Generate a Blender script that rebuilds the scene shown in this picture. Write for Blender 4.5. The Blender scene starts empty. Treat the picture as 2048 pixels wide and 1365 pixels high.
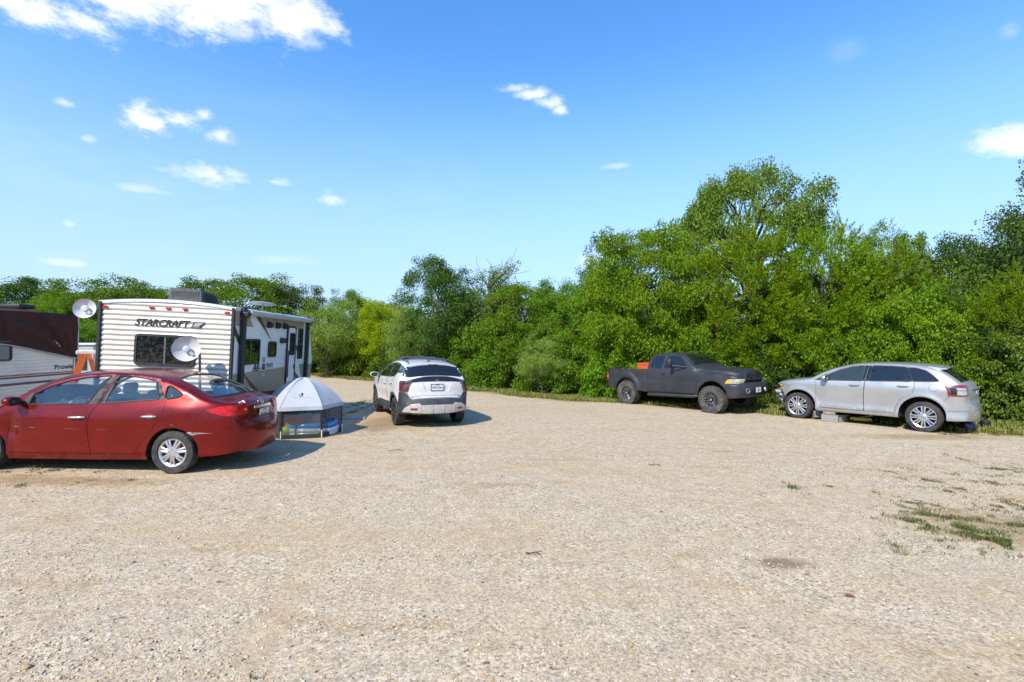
import bpy, bmesh, math, random
import numpy as np
from mathutils import Vector, Matrix, geometry, noise
R = math.radians
scn = bpy.context.scene
col = scn.collection

# ------------------------------------------------------------------ camera, sky, sun
cam = bpy.data.cameras.new('camera')
cam.lens = 17.58
cam.sensor_width = 36.0
cam.clip_end = 4000
camo = bpy.data.objects.new('camera', cam)
col.objects.link(camo)
camo.location = (0, 0, 1.97)
camo.rotation_euler = (R(90), 0, 0)
scn.camera = camo
scn.view_settings.view_transform = 'Standard'
scn.view_settings.look = 'None'
scn.view_settings.gamma = 1
scn.view_settings.use_curve_mapping = False
scn.view_settings.exposure = 0.75
SUN_EL = R(44)
SUN_TRAVEL = Vector((0.53, 0.85)).normalized()          # where the light goes, on the ground
sd = Vector((SUN_TRAVEL.x * math.cos(SUN_EL), SUN_TRAVEL.y * math.cos(SUN_EL), -math.sin(SUN_EL)))
sl = bpy.data.lights.new('sun', 'SUN')
sl.energy = 3.75
sl.angle = R(0.53)
sl.color = (1.0, 0.92, 0.80)
so = bpy.data.objects.new('sun', sl)
so.rotation_euler = sd.to_track_quat('-Z', 'Y').to_euler()
so.location = (-20, -20, 30)
col.objects.link(so)


class NT:
    """small helper for writing node trees"""
    def __init__(s, tree):
        s.t = tree; s.n = tree.nodes; s.l = tree.links

    def new(s, typ, **kw):
        nd = s.n.new(typ)
        for k, v in kw.items():
            if hasattr(nd, k) and not isinstance(getattr(nd, k), bpy.types.bpy_prop_collection):
                setattr(nd, k, v)
        return nd

    def set(s, nd, i, v):
        if isinstance(v, bpy.types.NodeSocket):
            s.l.new(v, nd.inputs[i])
        elif isinstance(v, (tuple, list)) and len(v) == 3 and nd.inputs[i].type == 'RGBA':
            nd.inputs[i].default_value = (*v, 1)
        else:
            nd.inputs[i].default_value = v

    def math(s, op, a, b=None, c=None, clamp=False):
        nd = s.n.new('ShaderNodeMath'); nd.operation = op; nd.use_clamp = clamp
        s.set(nd, 0, a)
        if b is not None: s.set(nd, 1, b)
        if c is not None: s.set(nd, 2, c)
        return nd.outputs[0]

    def mix(s, f, a, b, mode='MIX'):
        nd = s.n.new('ShaderNodeMix'); nd.data_type = 'RGBA'; nd.blend_type = mode
        s.set(nd, 0, f); s.set(nd, 6, a); s.set(nd, 7, b)
        return nd.outputs[2]

    def noise(s, vec, scale, detail=4, rough=.55, dist=0, dim='3D'):
        nd = s.n.new('ShaderNodeTexNoise'); nd.noise_dimensions = dim
        if vec is not None: s.set(nd, 'Vector', vec)
        s.set(nd, 'Scale', scale); s.set(nd, 'Detail', detail); s.set(nd, 'Roughness', rough); s.set(nd, 'Distortion', dist)
        return nd.outputs[0]

    def ramp(s, f, a, b):           # smooth 0..1 between a and b
        nd = s.n.new('ShaderNodeMapRange'); nd.interpolation_type = 'SMOOTHSTEP'
        s.set(nd, 0, f); s.set(nd, 1, a); s.set(nd, 2, b)
        return nd.outputs[0]

    def mapping(s, vec, scale=(1, 1, 1), rot=(0, 0, 0), loc=(0, 0, 0)):
        nd = s.n.new('ShaderNodeMapping')
        s.set(nd, 0, vec); nd.inputs['Scale'].default_value = scale
        nd.inputs['Rotation'].default_value = rot; nd.inputs['Location'].default_value = loc
        return nd.outputs[0]


def make_world():
    w = bpy.data.worlds.new('World'); scn.world = w; w.use_nodes = True
    w.node_tree.nodes.clear()
    N = NT(w.node_tree)
    sky = N.new('ShaderNodeTexSky'); sky.sky_type = 'NISHITA'; sky.sun_disc = False
    sky.sun_elevation = SUN_EL
    sky.sun_rotation = math.atan2(-SUN_TRAVEL.x, -SUN_TRAVEL.y)
    sky.altitude = 200; sky.air_density = 1.0; sky.dust_density = 0.6; sky.ozone_density = 2.5
    hs = N.new('ShaderNodeMix'); hs.data_type = 'RGBA'; hs.blend_type = 'MULTIPLY'
    N.set(hs, 0, 1.0); N.set(hs, 6, sky.outputs[0]); N.set(hs, 7, (.68, 1.27, 1.70))
    tc = N.new('ShaderNodeTexCoord')
    d = tc.outputs['Generated']
    sx = N.new('ShaderNodeSeparateXYZ'); N.set(sx, 0, d)
    x, y, z = sx.outputs
    az = N.math('ARCTAN2', x, y)
    el = N.math('ARCSINE', z)
    # the air is paler and brighter on the sun's side of the sky and low down
    low = N.ramp(el, 0.56, -0.02)
    skyc = N.mix(N.math('MULTIPLY', low, 0.90), hs.outputs[2], (3.35, 4.35, 5.75))
    n1 = N.noise(N.mapping(d, (1, 1, 1.9)), 17, 9, .70)
    n2 = N.noise(N.mapping(d, (1, 1, 1.6)), 5.5, 4, .5)
    nz = N.math('ADD', N.math('MULTIPLY', N.math('SUBTRACT', n1, .5), 1.7), N.math('MULTIPLY', N.math('SUBTRACT', n2, .5), .9))
    # cumulus: (px centre, py centre, half width, half height, density) of the photograph turned into bearings
    clouds = [(150, -60, 460, 120, 1.15), (430, -5, 230, 92, 1.0), (565, 40, 120, 72, .8), (30, 10, 240, 58, .95), (250, 0, 240, 78, .95), (475, 66, 70, 34, .5), (620, 85, 50, 34, .45),
              (300, 250, 66, 44, 1.05), (365, 243, 66, 34, 1.0), (408, 232, 26, 20, .7), (441, 272, 40, 24, .8), (428, 355, 96, 40, 1.05), (480, 362, 40, 18, .6), (553, 366, 36, 16, .55),
              (655, 400, 32, 20, .55), (1028, 178, 40, 13, .6), (1064, 190, 42, 17, .8), (1098, 206, 36, 18, .8), (1122, 222, 20, 14, .7), (2010, 292, 105, 48, .95), (2050, 300, 70, 30, .7),
              (128, 206, 30, 15, .5), (290, 380, 60, 14, .42), (130, 526, 70, 12, .5), (570, 520, 60, 14, .4),
              (1183, 522, 34, 22, .6), (2020, 66, 30, 26, .22), (1690, 105, 50, 40, .10), (1232, 334, 40, 9, .4), (178, 280, 22, 11, .4), (138, 449, 16, 9, .45)]
    total = None
    for (px, py, hw, hh, den) in clouds:
        k = (px - 1024) / 1000; v = (682.5 - py) / 1000
        a0 = math.atan(k); e0 = math.atan(v / math.hypot(1, k))
        ra = abs(math.atan((px + hw - 1024) / 1000) - math.atan((px - hw - 1024) / 1000)) / 2
        re = hh / 1000 / math.hypot(1, k) * math.cos(e0) ** 2
        da = N.math('DIVIDE', N.math('SUBTRACT', az, a0), ra)
        de = N.math('DIVIDE', N.math('SUBTRACT', el, e0), re)
        # flatter below than above
        de = N.math('MULTIPLY', de, N.math('ADD', 1.0, N.math('MULTIPLY', N.math('LESS_THAN', de, 0.0), .35)))
        r = N.math('SQRT', N.math('ADD', N.math('MULTIPLY', da, da), N.math('MULTIPLY', de, de)))
        m = N.math('ADD', N.math('SUBTRACT', 0.98, r), N.math('MULTIPLY', nz, 1.55))
        m = N.math('MULTIPLY', N.ramp(m, -0.12, 0.92), den, clamp=True)
        total = m if total is None else N.math('MAXIMUM', total, m)
    # thin veil of high haze in the upper left part of the sky
    veil = N.math('MULTIPLY', N.ramp(N.noise(N.mapping(d, (1, 1, 3)), 3.2, 6, .6), .48, .85), .22)
    total = N.math('MAXIMUM', total, N.math('MULTIPLY', veil, N.ramp(az, .3, -.9)))
    cc = N.mix(N.ramp(N.math('ADD', n2, N.math('MULTIPLY', total, .22)), .72, .46), (6.6, 6.65, 6.75), (5.5, 5.8, 6.4))
    fin = N.mix(total, skyc, cc)
    bg = N.new('ShaderNodeBackground'); N.set(bg, 0, fin); N.set(bg, 1, 0.112)
    out = N.new('ShaderNodeOutputWorld'); N.l.new(bg.outputs[0], out.inputs[0])


make_world()


# ------------------------------------------------------------------ materials
def newmat(name):
    m = bpy.data.materials.new(name); m.use_nodes = True
    N = NT(m.node_tree); N.n.clear()
    out = N.new('ShaderNodeOutputMaterial')
    return m, N, out


def pm(name, c, rough=.5, metal=0., var=.12, scale=14, coat=0., bump=0., bscale=80, spec=.5, dirt=None, dirtf=0., trans=0.):
    """principled material with procedural variation of tone, dust and relief"""
    m, N, out = newmat(name)
    p = N.new('ShaderNodeBsdfPrincipled')
    tc = N.new('ShaderNodeTexCoord').outputs['Object']
    nz = N.noise(tc, scale, 5)
    lo = tuple(max(0, v * (1 - var)) for v in c); hi = tuple(min(1, v * (1 + var)) for v in c)
    base = N.mix(N.ramp(nz, .3, .7), lo, hi)
    rr = N.math('ADD', rough, N.math('MULTIPLY', N.math('SUBTRACT', nz, .5), .25 * min(1, rough * 2)), clamp=True)
    if dirt:
        dn = N.math('MULTIPLY', N.ramp(N.noise(tc, scale * .4, 6, .65), .45, .8), dirtf)
        base = N.mix(dn, base, dirt)
        rr = N.math('MAXIMUM', rr, N.math('MULTIPLY', dn, .9))
    N.set(p, 'Base Color', base); N.set(p, 'Roughness', rr); N.set(p, 'Metallic', metal)
    N.set(p, 'Specular IOR Level', spec)
    N.set(p, 'Coat Weight', coat); N.set(p, 'Coat Roughness', .06)
    if bump:
        b = N.new('ShaderNodeBump'); N.set(b, 'Strength', bump); N.set(b, 'Distance', .01)
        N.set(b, 'Height', N.noise(tc, bscale, 4)); N.set(p, 'Normal', b.outputs[0])
    sh = p.outputs[0]
    if trans:
        t = N.new('ShaderNodeBsdfTranslucent'); N.set(t, 0, base)
        mx = N.new('ShaderNodeMixShader'); N.set(mx, 0, trans); N.l.new(sh, mx.inputs[1]); N.l.new(t.outputs[0], mx.inputs[2])
        sh = mx.outputs[0]
    N.l.new(sh, out.inputs[0])
    return m


def glassmat(name, tint=(.8, .86, .88), seethru=.8, body=(.02, .025, .03)):
    """thin window glass: a tinted clear film with a mirror-like surface"""
    m, N, out = newmat(name)
    tr = N.new('ShaderNodeBsdfTransparent'); N.set(tr, 0, tint)
    di = N.new('ShaderNodeBsdfDiffuse'); N.set(di, 0, body)
    tc = N.new('ShaderNodeTexCoord').outputs['Object']
    mx = N.new('ShaderNodeMixShader')
    N.set(mx, 0, N.math('ADD', 1 - seethru, N.math('MULTIPLY', N.ramp(N.noise(tc, 3, 5), .4, .8), .06)))
    N.l.new(tr.outputs[0], mx.inputs[1]); N.l.new(di.outputs[0], mx.inputs[2])
    gl = N.new('ShaderNodeBsdfGlossy'); N.set(gl, 'Roughness', .02); N.set(gl, 0, (.95, .97, 1))
    geo = N.new('ShaderNodeNewGeometry'); fr = N.new('ShaderNodeFresnel')
    N.set(fr, 0, N.math('ADD', 1.55, N.math('MULTIPLY', geo.outputs['Backfacing'], 1 / 1.55 - 1.55)))
    m2 = N.new('ShaderNodeMixShader'); N.set(m2, 0, N.math('MULTIPLY', fr.outputs[0], 1.5, clamp=True))
    N.l.new(mx.outputs[0], m2.inputs[1]); N.l.new(gl.outputs[0], m2.inputs[2])
    N.l.new(m2.outputs[0], out.inputs[0])
    return m


def leafmat(name, a, b, c, transl=.3):
    m, N, out = newmat(name)
    g = N.new('ShaderNodeNewGeometry')
    rnd = g.outputs['Random Per Island']
    oi = N.new('ShaderNodeObjectInfo')
    tc = N.new('ShaderNodeTexCoord').outputs['Object']
    big = N.noise(tc, .9, 3)
    base = N.mix(N.ramp(rnd, 0, 1), a, b)
    base = N.mix(N.math('MULTIPLY', N.ramp(big, .45, .7), .65), base, c)
    hs = N.new('ShaderNodeHueSaturation')
    N.set(hs, 'Hue', N.math('ADD', .487, N.math('MULTIPLY', oi.outputs['Random'], .024)))
    N.set(hs, 'Value', N.math('ADD', .86, N.math('MULTIPLY', oi.outputs['Random'], .28)))
    N.set(hs, 'Color', base)
    p = N.new('ShaderNodeBsdfPrincipled')
    N.set(p, 'Base Color', hs.outputs[0]); N.set(p, 'Roughness', .55); N.set(p, 'Specular IOR Level', .16)
    t = N.new('ShaderNodeBsdfTranslucent')
    tcx = N.mix(1.0, hs.outputs[0], (1.25, 1.2, .6), 'MULTIPLY')
    N.set(t, 0, tcx)
    mx = N.new('ShaderNodeMixShader'); N.set(mx, 0, transl)
    N.l.new(p.outputs[0], mx.inputs[1]); N.l.new(t.outputs[0], mx.inputs[2])
    N.l.new(mx.outputs[0], out.inputs[0])
    return m


# ------------------------------------------------------------------ object helpers
def tag(o, label, cat, group=None, kind=None):
    if label: o['label'] = label
    if cat: o['category'] = cat
    if group: o['group'] = group
    if kind: o['kind'] = kind
    return o


def empty(name, mw=None):
    o = bpy.data.objects.new(name, None); col.objects.link(o)
    o.empty_display_size = .3
    if mw is not None: o.matrix_world = mw
    return o


def link(name, me, m, parent=None):
    o = bpy.data.objects.new(name, me); col.objects.link(o)
    if m is not None and not me.materials: me.materials.append(m)
    if parent is not None: o.parent = parent
    return o


def mkmesh(name, V, F, smooth=True, angle=None):
    me = bpy.data.meshes.new(name)
    me.from_pydata([tuple(map(float, v)) for v in V], [], [tuple(map(int, f)) for f in F])
    me.update()
    if smooth:
        me.polygons.foreach_set('use_smooth', [True] * len(me.polygons))
        if angle: me.set_sharp_from_angle(angle=R(angle))
    return me


class MB:
    """collects shapes and links them as one mesh object"""
    def __init__(s): s.V = []; s.F = []

    def add(s, V, F):
        k = len(s.V); s.V += [tuple(v) for v in V]; s.F += [tuple(i + k for i in f) for f in F]
        return s

    def box(s, c, size, rot=None, bev=0., seg=1):
        bm = bmesh.new(); bmesh.ops.create_cube(bm, size=1)
        for v in bm.verts: v.co = Vector((v.co.x * size[0], v.co.y * size[1], v.co.z * size[2]))
        if bev: bmesh.ops.bevel(bm, geom=list(bm.edges), offset=bev, segments=seg, affect='EDGES', profile=.5)
        M = Matrix.Translation(c) @ (rot.to_4x4() if rot else Matrix())
        bm.verts.index_update()
        s.add([M @ v.co for v in bm.verts], [[v.index for v in f.verts] for f in bm.faces]); bm.free()
        return s

    def tube(s, pts, r, n=8, cap=True):
        pts = [Vector(p) for p in pts]
        rs = r if isinstance(r, (list, tuple)) else [r] * len(pts)
        V = []; F = []; prev = None
        for i, p in enumerate(pts):
            t = (pts[min(i + 1, len(pts) - 1)] - pts[max(i - 1, 0)]).normalized()
            ref = prev if prev is not None else (Vector((0, 0, 1)) if abs(t.z) < .9 else Vector((1, 0, 0)))
            a = (ref - t * ref.dot(t)).normalized(); b = t.cross(a); prev = a
            for k in range(n):
                th = 2 * math.pi * k / n
                V.append(p + (a * math.cos(th) + b * math.sin(th)) * rs[i])
        for i in range(len(pts) - 1):
            for k in range(n):
                F.append((i * n + k, i * n + (k + 1) % n, (i + 1) * n + (k + 1) % n, (i + 1) * n + k))
        if cap:
            F.append(tuple(range(n))[::-1]); F.append(tuple(range((len(pts) - 1) * n, len(pts) * n)))
        return s.add(V, F)

    def lathe(s, prof, n=48, M=None, closed=False):
        """prof: (radius, height) turned about local z, then moved by M"""
        M = M or Matrix()
        V = []; F = []; m = len(prof)
        for k in range(n):
            th = 2 * math.pi * k / n
            for (r, h) in prof: V.append(M @ Vector((r * math.cos(th), r * math.sin(th), h)))
        for k in range(n):
            k2 = (k + 1) % n
            for i in range(m - 1 + (1 if closed else 0)):
                j = (i + 1) % m
                F.append((k * m + i, k2 * m + i, k2 * m + j, k * m + j))
        return s.add(V, F)

    def prism(s, poly, fn, t0, t1):
        """2-D polygon put in space by fn(u,v,t), between t0 and t1"""
        n = len(poly)
        V = [fn(u, v, t0) for u, v in poly] + [fn(u, v, t1) for u, v in poly]
        F = [tuple(range(n))[::-1], tuple(range(n, 2 * n))]
        F += [(i, (i + 1) % n, n + (i + 1) % n, n + i) for i in range(n)]
        return s.add(V, F)

    def build(s, name, m, parent=None, smooth=True, angle=35):
        me = mkmesh(name, s.V, s.F, smooth, angle)
        bm = bmesh.new(); bm.from_mesh(me)
        bmesh.ops.recalc_face_normals(bm, faces=list(bm.faces)); bm.to_mesh(me); bm.free()
        if smooth and angle: me.set_sharp_from_angle(angle=R(angle))
        return link(name, me, m, parent)


# ------------------------------------------------------------------ surfaces cut from outlines
def pip(P, poly):
    x, y = P[:, 0], P[:, 1]; ins = np.zeros(len(P), bool)
    n = len(poly)
    for i in range(n):
        x1, y1 = poly[i]; x2, y2 = poly[(i + 1) % n]
        if y1 == y2: continue
        c = ((y1 > y) != (y2 > y)) & (x < (x2 - x1) * (y - y1) / (y2 - y1) + x1)
        ins ^= c
    return ins


def segdist(P, A, B):
    """distance of points to segments: min distance, index, parameter"""
    best = np.full(len(P), 1e9); bi = np.zeros(len(P), int); bt = np.zeros(len(P))
    D = B - A; L = np.maximum((D * D).sum(1), 1e-12)
    for s in range(0, len(P), 4000):
        p = P[s:s + 4000]
        W = p[:, None, :] - A[None]
        t = np.clip((W * D[None]).sum(2) / L[None], 0, 1)
        q = W - t[..., None] * D[None]
        d = np.sqrt((q * q).sum(2)); k = d.argmin(1); r = np.arange(len(p))
        best[s:s + 4000] = d[r, k]; bi[s:s + 4000] = k; bt[s:s + 4000] = t[r, k]
    return best, bi, bt


def densify(poly, sp, closed=True):
    out = []; n = len(poly)
    for i in range(n if closed else n - 1):
        a = np.array(poly[i], float); b = np.array(poly[(i + 1) % n], float)
        k = max(1, int(math.ceil(np.linalg.norm(b - a) / sp)))
        for j in range(k): out.append(a + (b - a) * j / k)
    if not closed: out.append(np.array(poly[-1], float))
    return np.array(out)


def rounded(poly, r, n=4):
    """polygon with its corners rounded"""
    P = [np.array(p, float) for p in poly]; out = []
    for i in range(len(P)):
        a, b, c = P[i - 1], P[i], P[(i + 1) % len(P)]
        ra = min(r, np.linalg.norm(a - b) * .45); rc = min(r, np.linalg.norm(c - b) * .45)
        p0 = b + (a - b) / np.linalg.norm(a - b) * ra; p1 = b + (c - b) / np.linalg.norm(c - b) * rc
        for k in range(n + 1):
            t = k / n; out.append((1 - t) ** 2 * p0 + 2 * t * (1 - t) * b + t * t * p1)
    return np.array(out)


def inset(poly, d):
    """move a polygon inwards by d"""
    P = np.array(poly, float); n = len(P)
    ar = sum(P[i - 1][0] * P[i][1] - P[i][0] * P[i - 1][1] for i in range(n))
    sg = 1 if ar > 0 else -1
    out = []
    for i in range(n):
        e1 = P[i] - P[i - 1]; e2 = P[(i + 1) % n] - P[i]
        e1 /= max(np.linalg.norm(e1), 1e-9); e2 /= max(np.linalg.norm(e2), 1e-9)
        n1 = np.array((-e1[1], e1[0])) * sg; n2 = np.array((-e2[1], e2[0])) * sg
        m = n1 + n2; m /= max(np.linalg.norm(m), 1e-6)
        out.append(P[i] + m * d / max(.5, m.dot(n1)))
    return np.array(out)


def fill(poly, holes=(), sp=.06, rows=()):
    poly = densify(poly, sp); hs = [densify(h, sp) for h in holes]
    B = [poly] + hs
    A = np.concatenate(B); C = np.concatenate([np.roll(b, -1, 0) for b in B])
    lo, hi = poly.min(0), poly.max(0)
    gx = np.arange(lo[0] + sp * .37, hi[0], sp); gy = np.arange(lo[1] + sp * .41, hi[1], sp)
    G = np.array(np.meshgrid(gx, gy)).reshape(2, -1).T if len(gx) and len(gy) else np.zeros((0, 2))
    ins = []
    if len(G):
        k = pip(G, poly)
        for h in hs: k &= ~pip(G, h)
        G = G[k]
        if len(G):
            d = segdist(G, A, C)[0]; G = G[d > max(sp * .45, (max(rows) + .35 * sp) if rows else 0)]
            ins.append(G)
    for r in rows:
        Q = inset(poly, r)
        k = pip(Q, poly)
        for h in hs: k &= ~pip(Q, h)
        Q = Q[k]
        if len(Q): Q = Q[segdist(Q, A, C)[0] > r * .8]
        if len(Q): ins.append(Q)
    pts = np.concatenate([np.concatenate(B)] + ins)
    edges = []; k = 0
    for b in B:
        n = len(b); edges += [(k + i, k + (i + 1) % n) for i in range(n)]; k += n
    v, e, f, *_ = geometry.delaunay_2d_cdt([Vector(p) for p in pts], edges, [], 0, 1e-5)
    P = np.array([(a.x, a.y) for a in v]); T = np.array([t for t in f if len(t) == 3])
    cen = P[T].mean(1); k = pip(cen, poly)
    for h in hs: k &= ~pip(cen, h)
    return P, T[k]


def fnormal(fn, U, out):
    e = .004
    a = fn(U + (e, 0)) - fn(U - (e, 0)); b = fn(U + (0, e)) - fn(U - (0, e))
    n = np.cross(a, b); n /= np.maximum(np.linalg.norm(n, axis=1, keepdims=True), 1e-9)
    X = fn(U)
    s = np.sign(((X - out) * n).sum(1).mean()) or 1
    return n * s


def patch(poly, fn, holes=(), sp=.06, off=0., rim=0., rows=(), out=(1.2, 0, .75)):
    P, T = fill(poly, holes, sp, rows)
    N = fnormal(fn, P, np.array(out)); X = fn(P) + N * off
    tn = np.cross(X[T[:, 1]] - X[T[:, 0]], X[T[:, 2]] - X[T[:, 0]])
    fl = (tn * N[T[:, 0]]).sum(1) < 0
    T = T.copy(); T[fl] = T[fl][:, ::-1]
    V = list(X); F = [tuple(t) for t in T]
    if rim:
        cnt = {}
        for t in F:
            for i in range(3):
                a, b = t[i], t[(i + 1) % 3]
                if (b, a) in cnt: cnt[(b, a)] = None
                else: cnt[(a, b)] = 1
        be = [k for k, v in cnt.items() if v]
        mp = {}
        def dup(i, dd):
            if (i, dd) not in mp: mp[(i, dd)] = len(V); V.append(X[i] - N[i] * dd)
            return mp[(i, dd)]
        for a, b in be: F.append((dup(b, 0), dup(a, 0), dup(a, rim), dup(b, rim)))
    return V, F


def patch_obj(name, m, parent, poly, fn, **kw):
    V, F = patch(poly, fn, **kw)
    return link(name, mkmesh(name, V, F), m, parent)


def text_geo(s, size, ext=.001, shear=0., off=0., sx=1., align='CENTER', spacing=1.):
    cu = bpy.data.curves.new('lettering', 'FONT'); cu.body = s; cu.size = size; cu.extrude = ext
    cu.shear = shear; cu.offset = off; cu.align_x = align; cu.align_y = 'CENTER'; cu.resolution_u = 3
    cu.space_character = spacing
    o = bpy.data.objects.new('lettering', cu); col.objects.link(o)
    me = bpy.data.meshes.new_from_object(o.evaluated_get(bpy.context.evaluated_depsgraph_get()))
    V = np.array([v.co[:] for v in me.vertices]); V[:, 0] *= sx
    F = [tuple(p.vertices) for p in me.polygons]
    bpy.data.objects.remove(o); bpy.data.meshes.remove(me); bpy.data.curves.remove(cu)
    return V, F


def text_on(name, m, parent, s, size, fn, at, dirx=1, off=.003, out=(1.2, 0, .75), **kw):
    """lettering laid on a surface fn(u,v) with its middle at (u,v)"""
    V, F = text_geo(s, size, **kw)
    U = np.stack([at[0] + dirx * V[:, 0], at[1] + V[:, 1]], 1)
    N = fnormal(fn, U, np.array(out))
    X = fn(U) + N * (off + V[:, 2:3])
    return link(name, mkmesh(name, X, F, False), m, parent)


def plane_fn(P, T, U):
    P, T, U = (np.array(a, float) for a in (P, T, U))
    return lambda W: P + W[:, :1] * T + W[:, 1:] * U


# ------------------------------------------------------------------ lie of the land
def sstep(a, b, x):
    t = np.clip((x - a) / (b - a), 0, 1); return t * t * (3 - 2 * t)


def gz(x, y):
    x = np.asarray(x, float); y = np.asarray(y, float)
    xc = 30 * np.tanh(x / 30); yc = np.where(y > 0, 34 * np.tanh(y / 34), y * .0)
    z = .021 - .0152 * xc - .0139 * yc
    dip = .03 * np.log1p(np.exp((y - 16.4) * 1.6)) / 1.6
    dip = np.minimum(dip, .35) * sstep(-2, 3, x)
    return z - dip


def gzf(x, y): return float(gz(x, y))


def ground_matrix(x, y, fwd):
    """frame standing on the ground at x,y with local +x along fwd"""
    f = Vector((fwd[0], fwd[1])).normalized(); l = Vector((-f.y, f.x))
    def pt(a, b): q = Vector((x, y)) + f * a + l * b; return Vector((q.x, q.y, gzf(q.x, q.y)))
    ax = (pt(1.4, 0) - pt(-1.4, 0)).normalized(); ay = (pt(0, .8) - pt(0, -.8)).normalized()
    az = ax.cross(ay).normalized(); ay = az.cross(ax)
    M = Matrix((ax, ay, az)).transposed().to_4x4(); M.translation = (x, y, gzf(x, y))
    return M
# ------------------------------------------------------------------ ground
def ground_mat():
    m, N, out = newmat('pale crushed limestone gravel')
    tc = N.new('ShaderNodeTexCoord').outputs['Object']
    sx = N.new('ShaderNodeSeparateXYZ'); N.set(sx, 0, tc)
    x, y, z = sx.outputs
    def vor(scale, vec=tc, feat='F1', rnd=1.):
        v = N.new('ShaderNodeTexVoronoi'); v.feature = feat; v.voronoi_dimensions = '2D'
        N.set(v, 'Vector', vec); N.set(v, 'Scale', scale); N.set(v, 'Randomness', rnd); return v
    warp = N.new('ShaderNodeVectorMath'); warp.operation = 'MULTIPLY_ADD'
    wn = N.new('ShaderNodeTexNoise'); N.set(wn, 'Vector', tc); N.set(wn, 'Scale', 40); N.set(wn, 'Detail', 2)
    N.l.new(wn.outputs['Color'], warp.inputs[0]); warp.inputs[1].default_value = (.012, .012, 0); N.l.new(tc, warp.inputs[2])
    w = warp.outputs[0]
    v1 = vor(95, w); v2 = vor(42, w); v3 = vor(20, w)
    def stonecol(v, bright):
        s = N.new('ShaderNodeSeparateColor'); N.set(s, 0, v.outputs['Color'])
        r = N.new('ShaderNodeValToRGB'); N.set(r, 0, s.outputs[0])
        cr = r.color_ramp; cr.interpolation = 'CONSTANT'
        cols = [(0, (.62, .555, .46)), (.2, (.70, .65, .57)), (.36, (.52, .46, .385)), (.48, (.76, .72, .66)), (.62, (.58, .505, .40)),
                (.72, (.49, .48, .465)), (.80, (.68, .60, .50)), (.88, (.42, .35, .27)), (.92, (.50, .35, .20)), (.955, (.20, .185, .17))]
        while len(cr.elements) < len(cols): cr.elements.new(.5)
        for e, (p, c) in zip(cr.elements, cols): e.position = p; e.color = (*[q * bright for q in c], 1)
        return r.outputs[0], s
    c1, s1 = stonecol(v1, .80); c2, s2 = stonecol(v2, .84); c3, s3 = stonecol(v3, .88)
    big1 = N.noise(tc, .55, 5, .6); big2 = N.noise(tc, 2.3, 4, .6)
    # coarse where tyres have not ground it fine
    coarse = N.ramp(N.math('ADD', big1, N.math('MULTIPLY', big2, .5)), .66, .86)
    pick2 = N.math('MULTIPLY', N.math('LESS_THAN', s2.outputs[1], .55), N.math('ADD', .35, N.math('MULTIPLY', coarse, .65)))
    cb = N.mix(pick2, c1, c2)
    pick3 = N.math('MULTIPLY', N.math('LESS_THAN', s3.outputs[1], .13), N.math('LESS_THAN', v3.outputs['Distance'], .42))
    pick3 = N.math('MULTIPLY', pick3, N.math('ADD', .25, N.math('MULTIPLY', coarse, .75)))
    cb = N.mix(pick3, cb, c3)
    # tyre tracks: ground finer and paler where wheels have run
    trk = None
    for (cx, cy, r0) in ((-19.0, 3.0, 17.3), (-19.0, 3.0, 18.9), (14.0, 30.0, 24.6), (14.0, 30.0, 26.2), (2.0, -12.0, 20.4), (2.0, -12.0, 22.0), (-9.0, -6.0, 13.2), (-9.0, -6.0, 14.8)):
        dx = N.math('SUBTRACT', x, cx); dy = N.math('SUBTRACT', y, cy)
        dd = N.math('ABSOLUTE', N.math('SUBTRACT', N.math('ADD', N.math('SQRT', N.math('ADD', N.math('MULTIPLY', dx, dx), N.math('MULTIPLY', dy, dy))), N.math('MULTIPLY', N.noise(tc, .5, 2), .5)), r0 + .25))
        k = N.ramp(dd, .24, .05); trk = k if trk is None else N.math('MAXIMUM', trk, k)
    trk = N.math('MULTIPLY', trk, N.ramp(N.noise(tc, .7, 4, .6), .36, .66))
    # fine dust, in bands along the tracks
    st = N.noise(N.mapping(tc, (.16, 1.1, 1), (0, 0, R(-12))), 1.0, 5, .6)
    dustm = N.math('MULTIPLY', N.ramp(N.math('ADD', N.math('MULTIPLY', st, .75), N.math('MULTIPLY', N.noise(tc, 1.3, 6, .7), .35)), .5, .70), .75)
    fine = N.noise(tc, 160, 3, .7)
    dustm = N.math('MAXIMUM', dustm, N.math('MULTIPLY', trk, .80))
    dustc = N.mix(N.ramp(fine, .25, .75), (.40, .325, .235), (.53, .445, .34))
    cb = N.mix(dustm, cb, dustc)
    # ochre stains
    och = N.math('MULTIPLY', N.ramp(N.noise(N.mapping(tc, (.5, 1.4, 1), (0, 0, R(-14))), 1.15, 6, .68), .54, .74), .68)
    cb = N.mix(och, cb, (.42, .29, .165))
    # two dark damp stains
    def spot(px, py, rx, ry, rot, amt, c, cb):
        q = N.mapping(tc, (1 / rx, 1 / ry, 1), (0, 0, 0), (-px / rx, -py / ry, 0))
        s = N.new('ShaderNodeSeparateXYZ'); N.set(s, 0, q)
        d = N.math('SQRT', N.math('ADD', N.math('MULTIPLY', s.outputs[0], s.outputs[0]), N.math('MULTIPLY', s.outputs[1], s.outputs[1])))
        d = N.math('ADD', d, N.math('MULTIPLY', N.math('SUBTRACT', N.noise(tc, 5, 5, .7), .5), 1.6))
        return N.mix(N.math('MULTIPLY', N.ramp(d, 1., .25), amt), cb, c)
    cb = spot(2.47, 4.62, .42, .17, 0, .75, (.20, .15, .095), cb)
    cb = spot(4.05, 9.7, .40, .10, 0, .7, (.25, .185, .11), cb)
    cb = spot(-.25, 7.1, .8, .22, 0, .45, (.30, .235, .165), cb)
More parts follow.
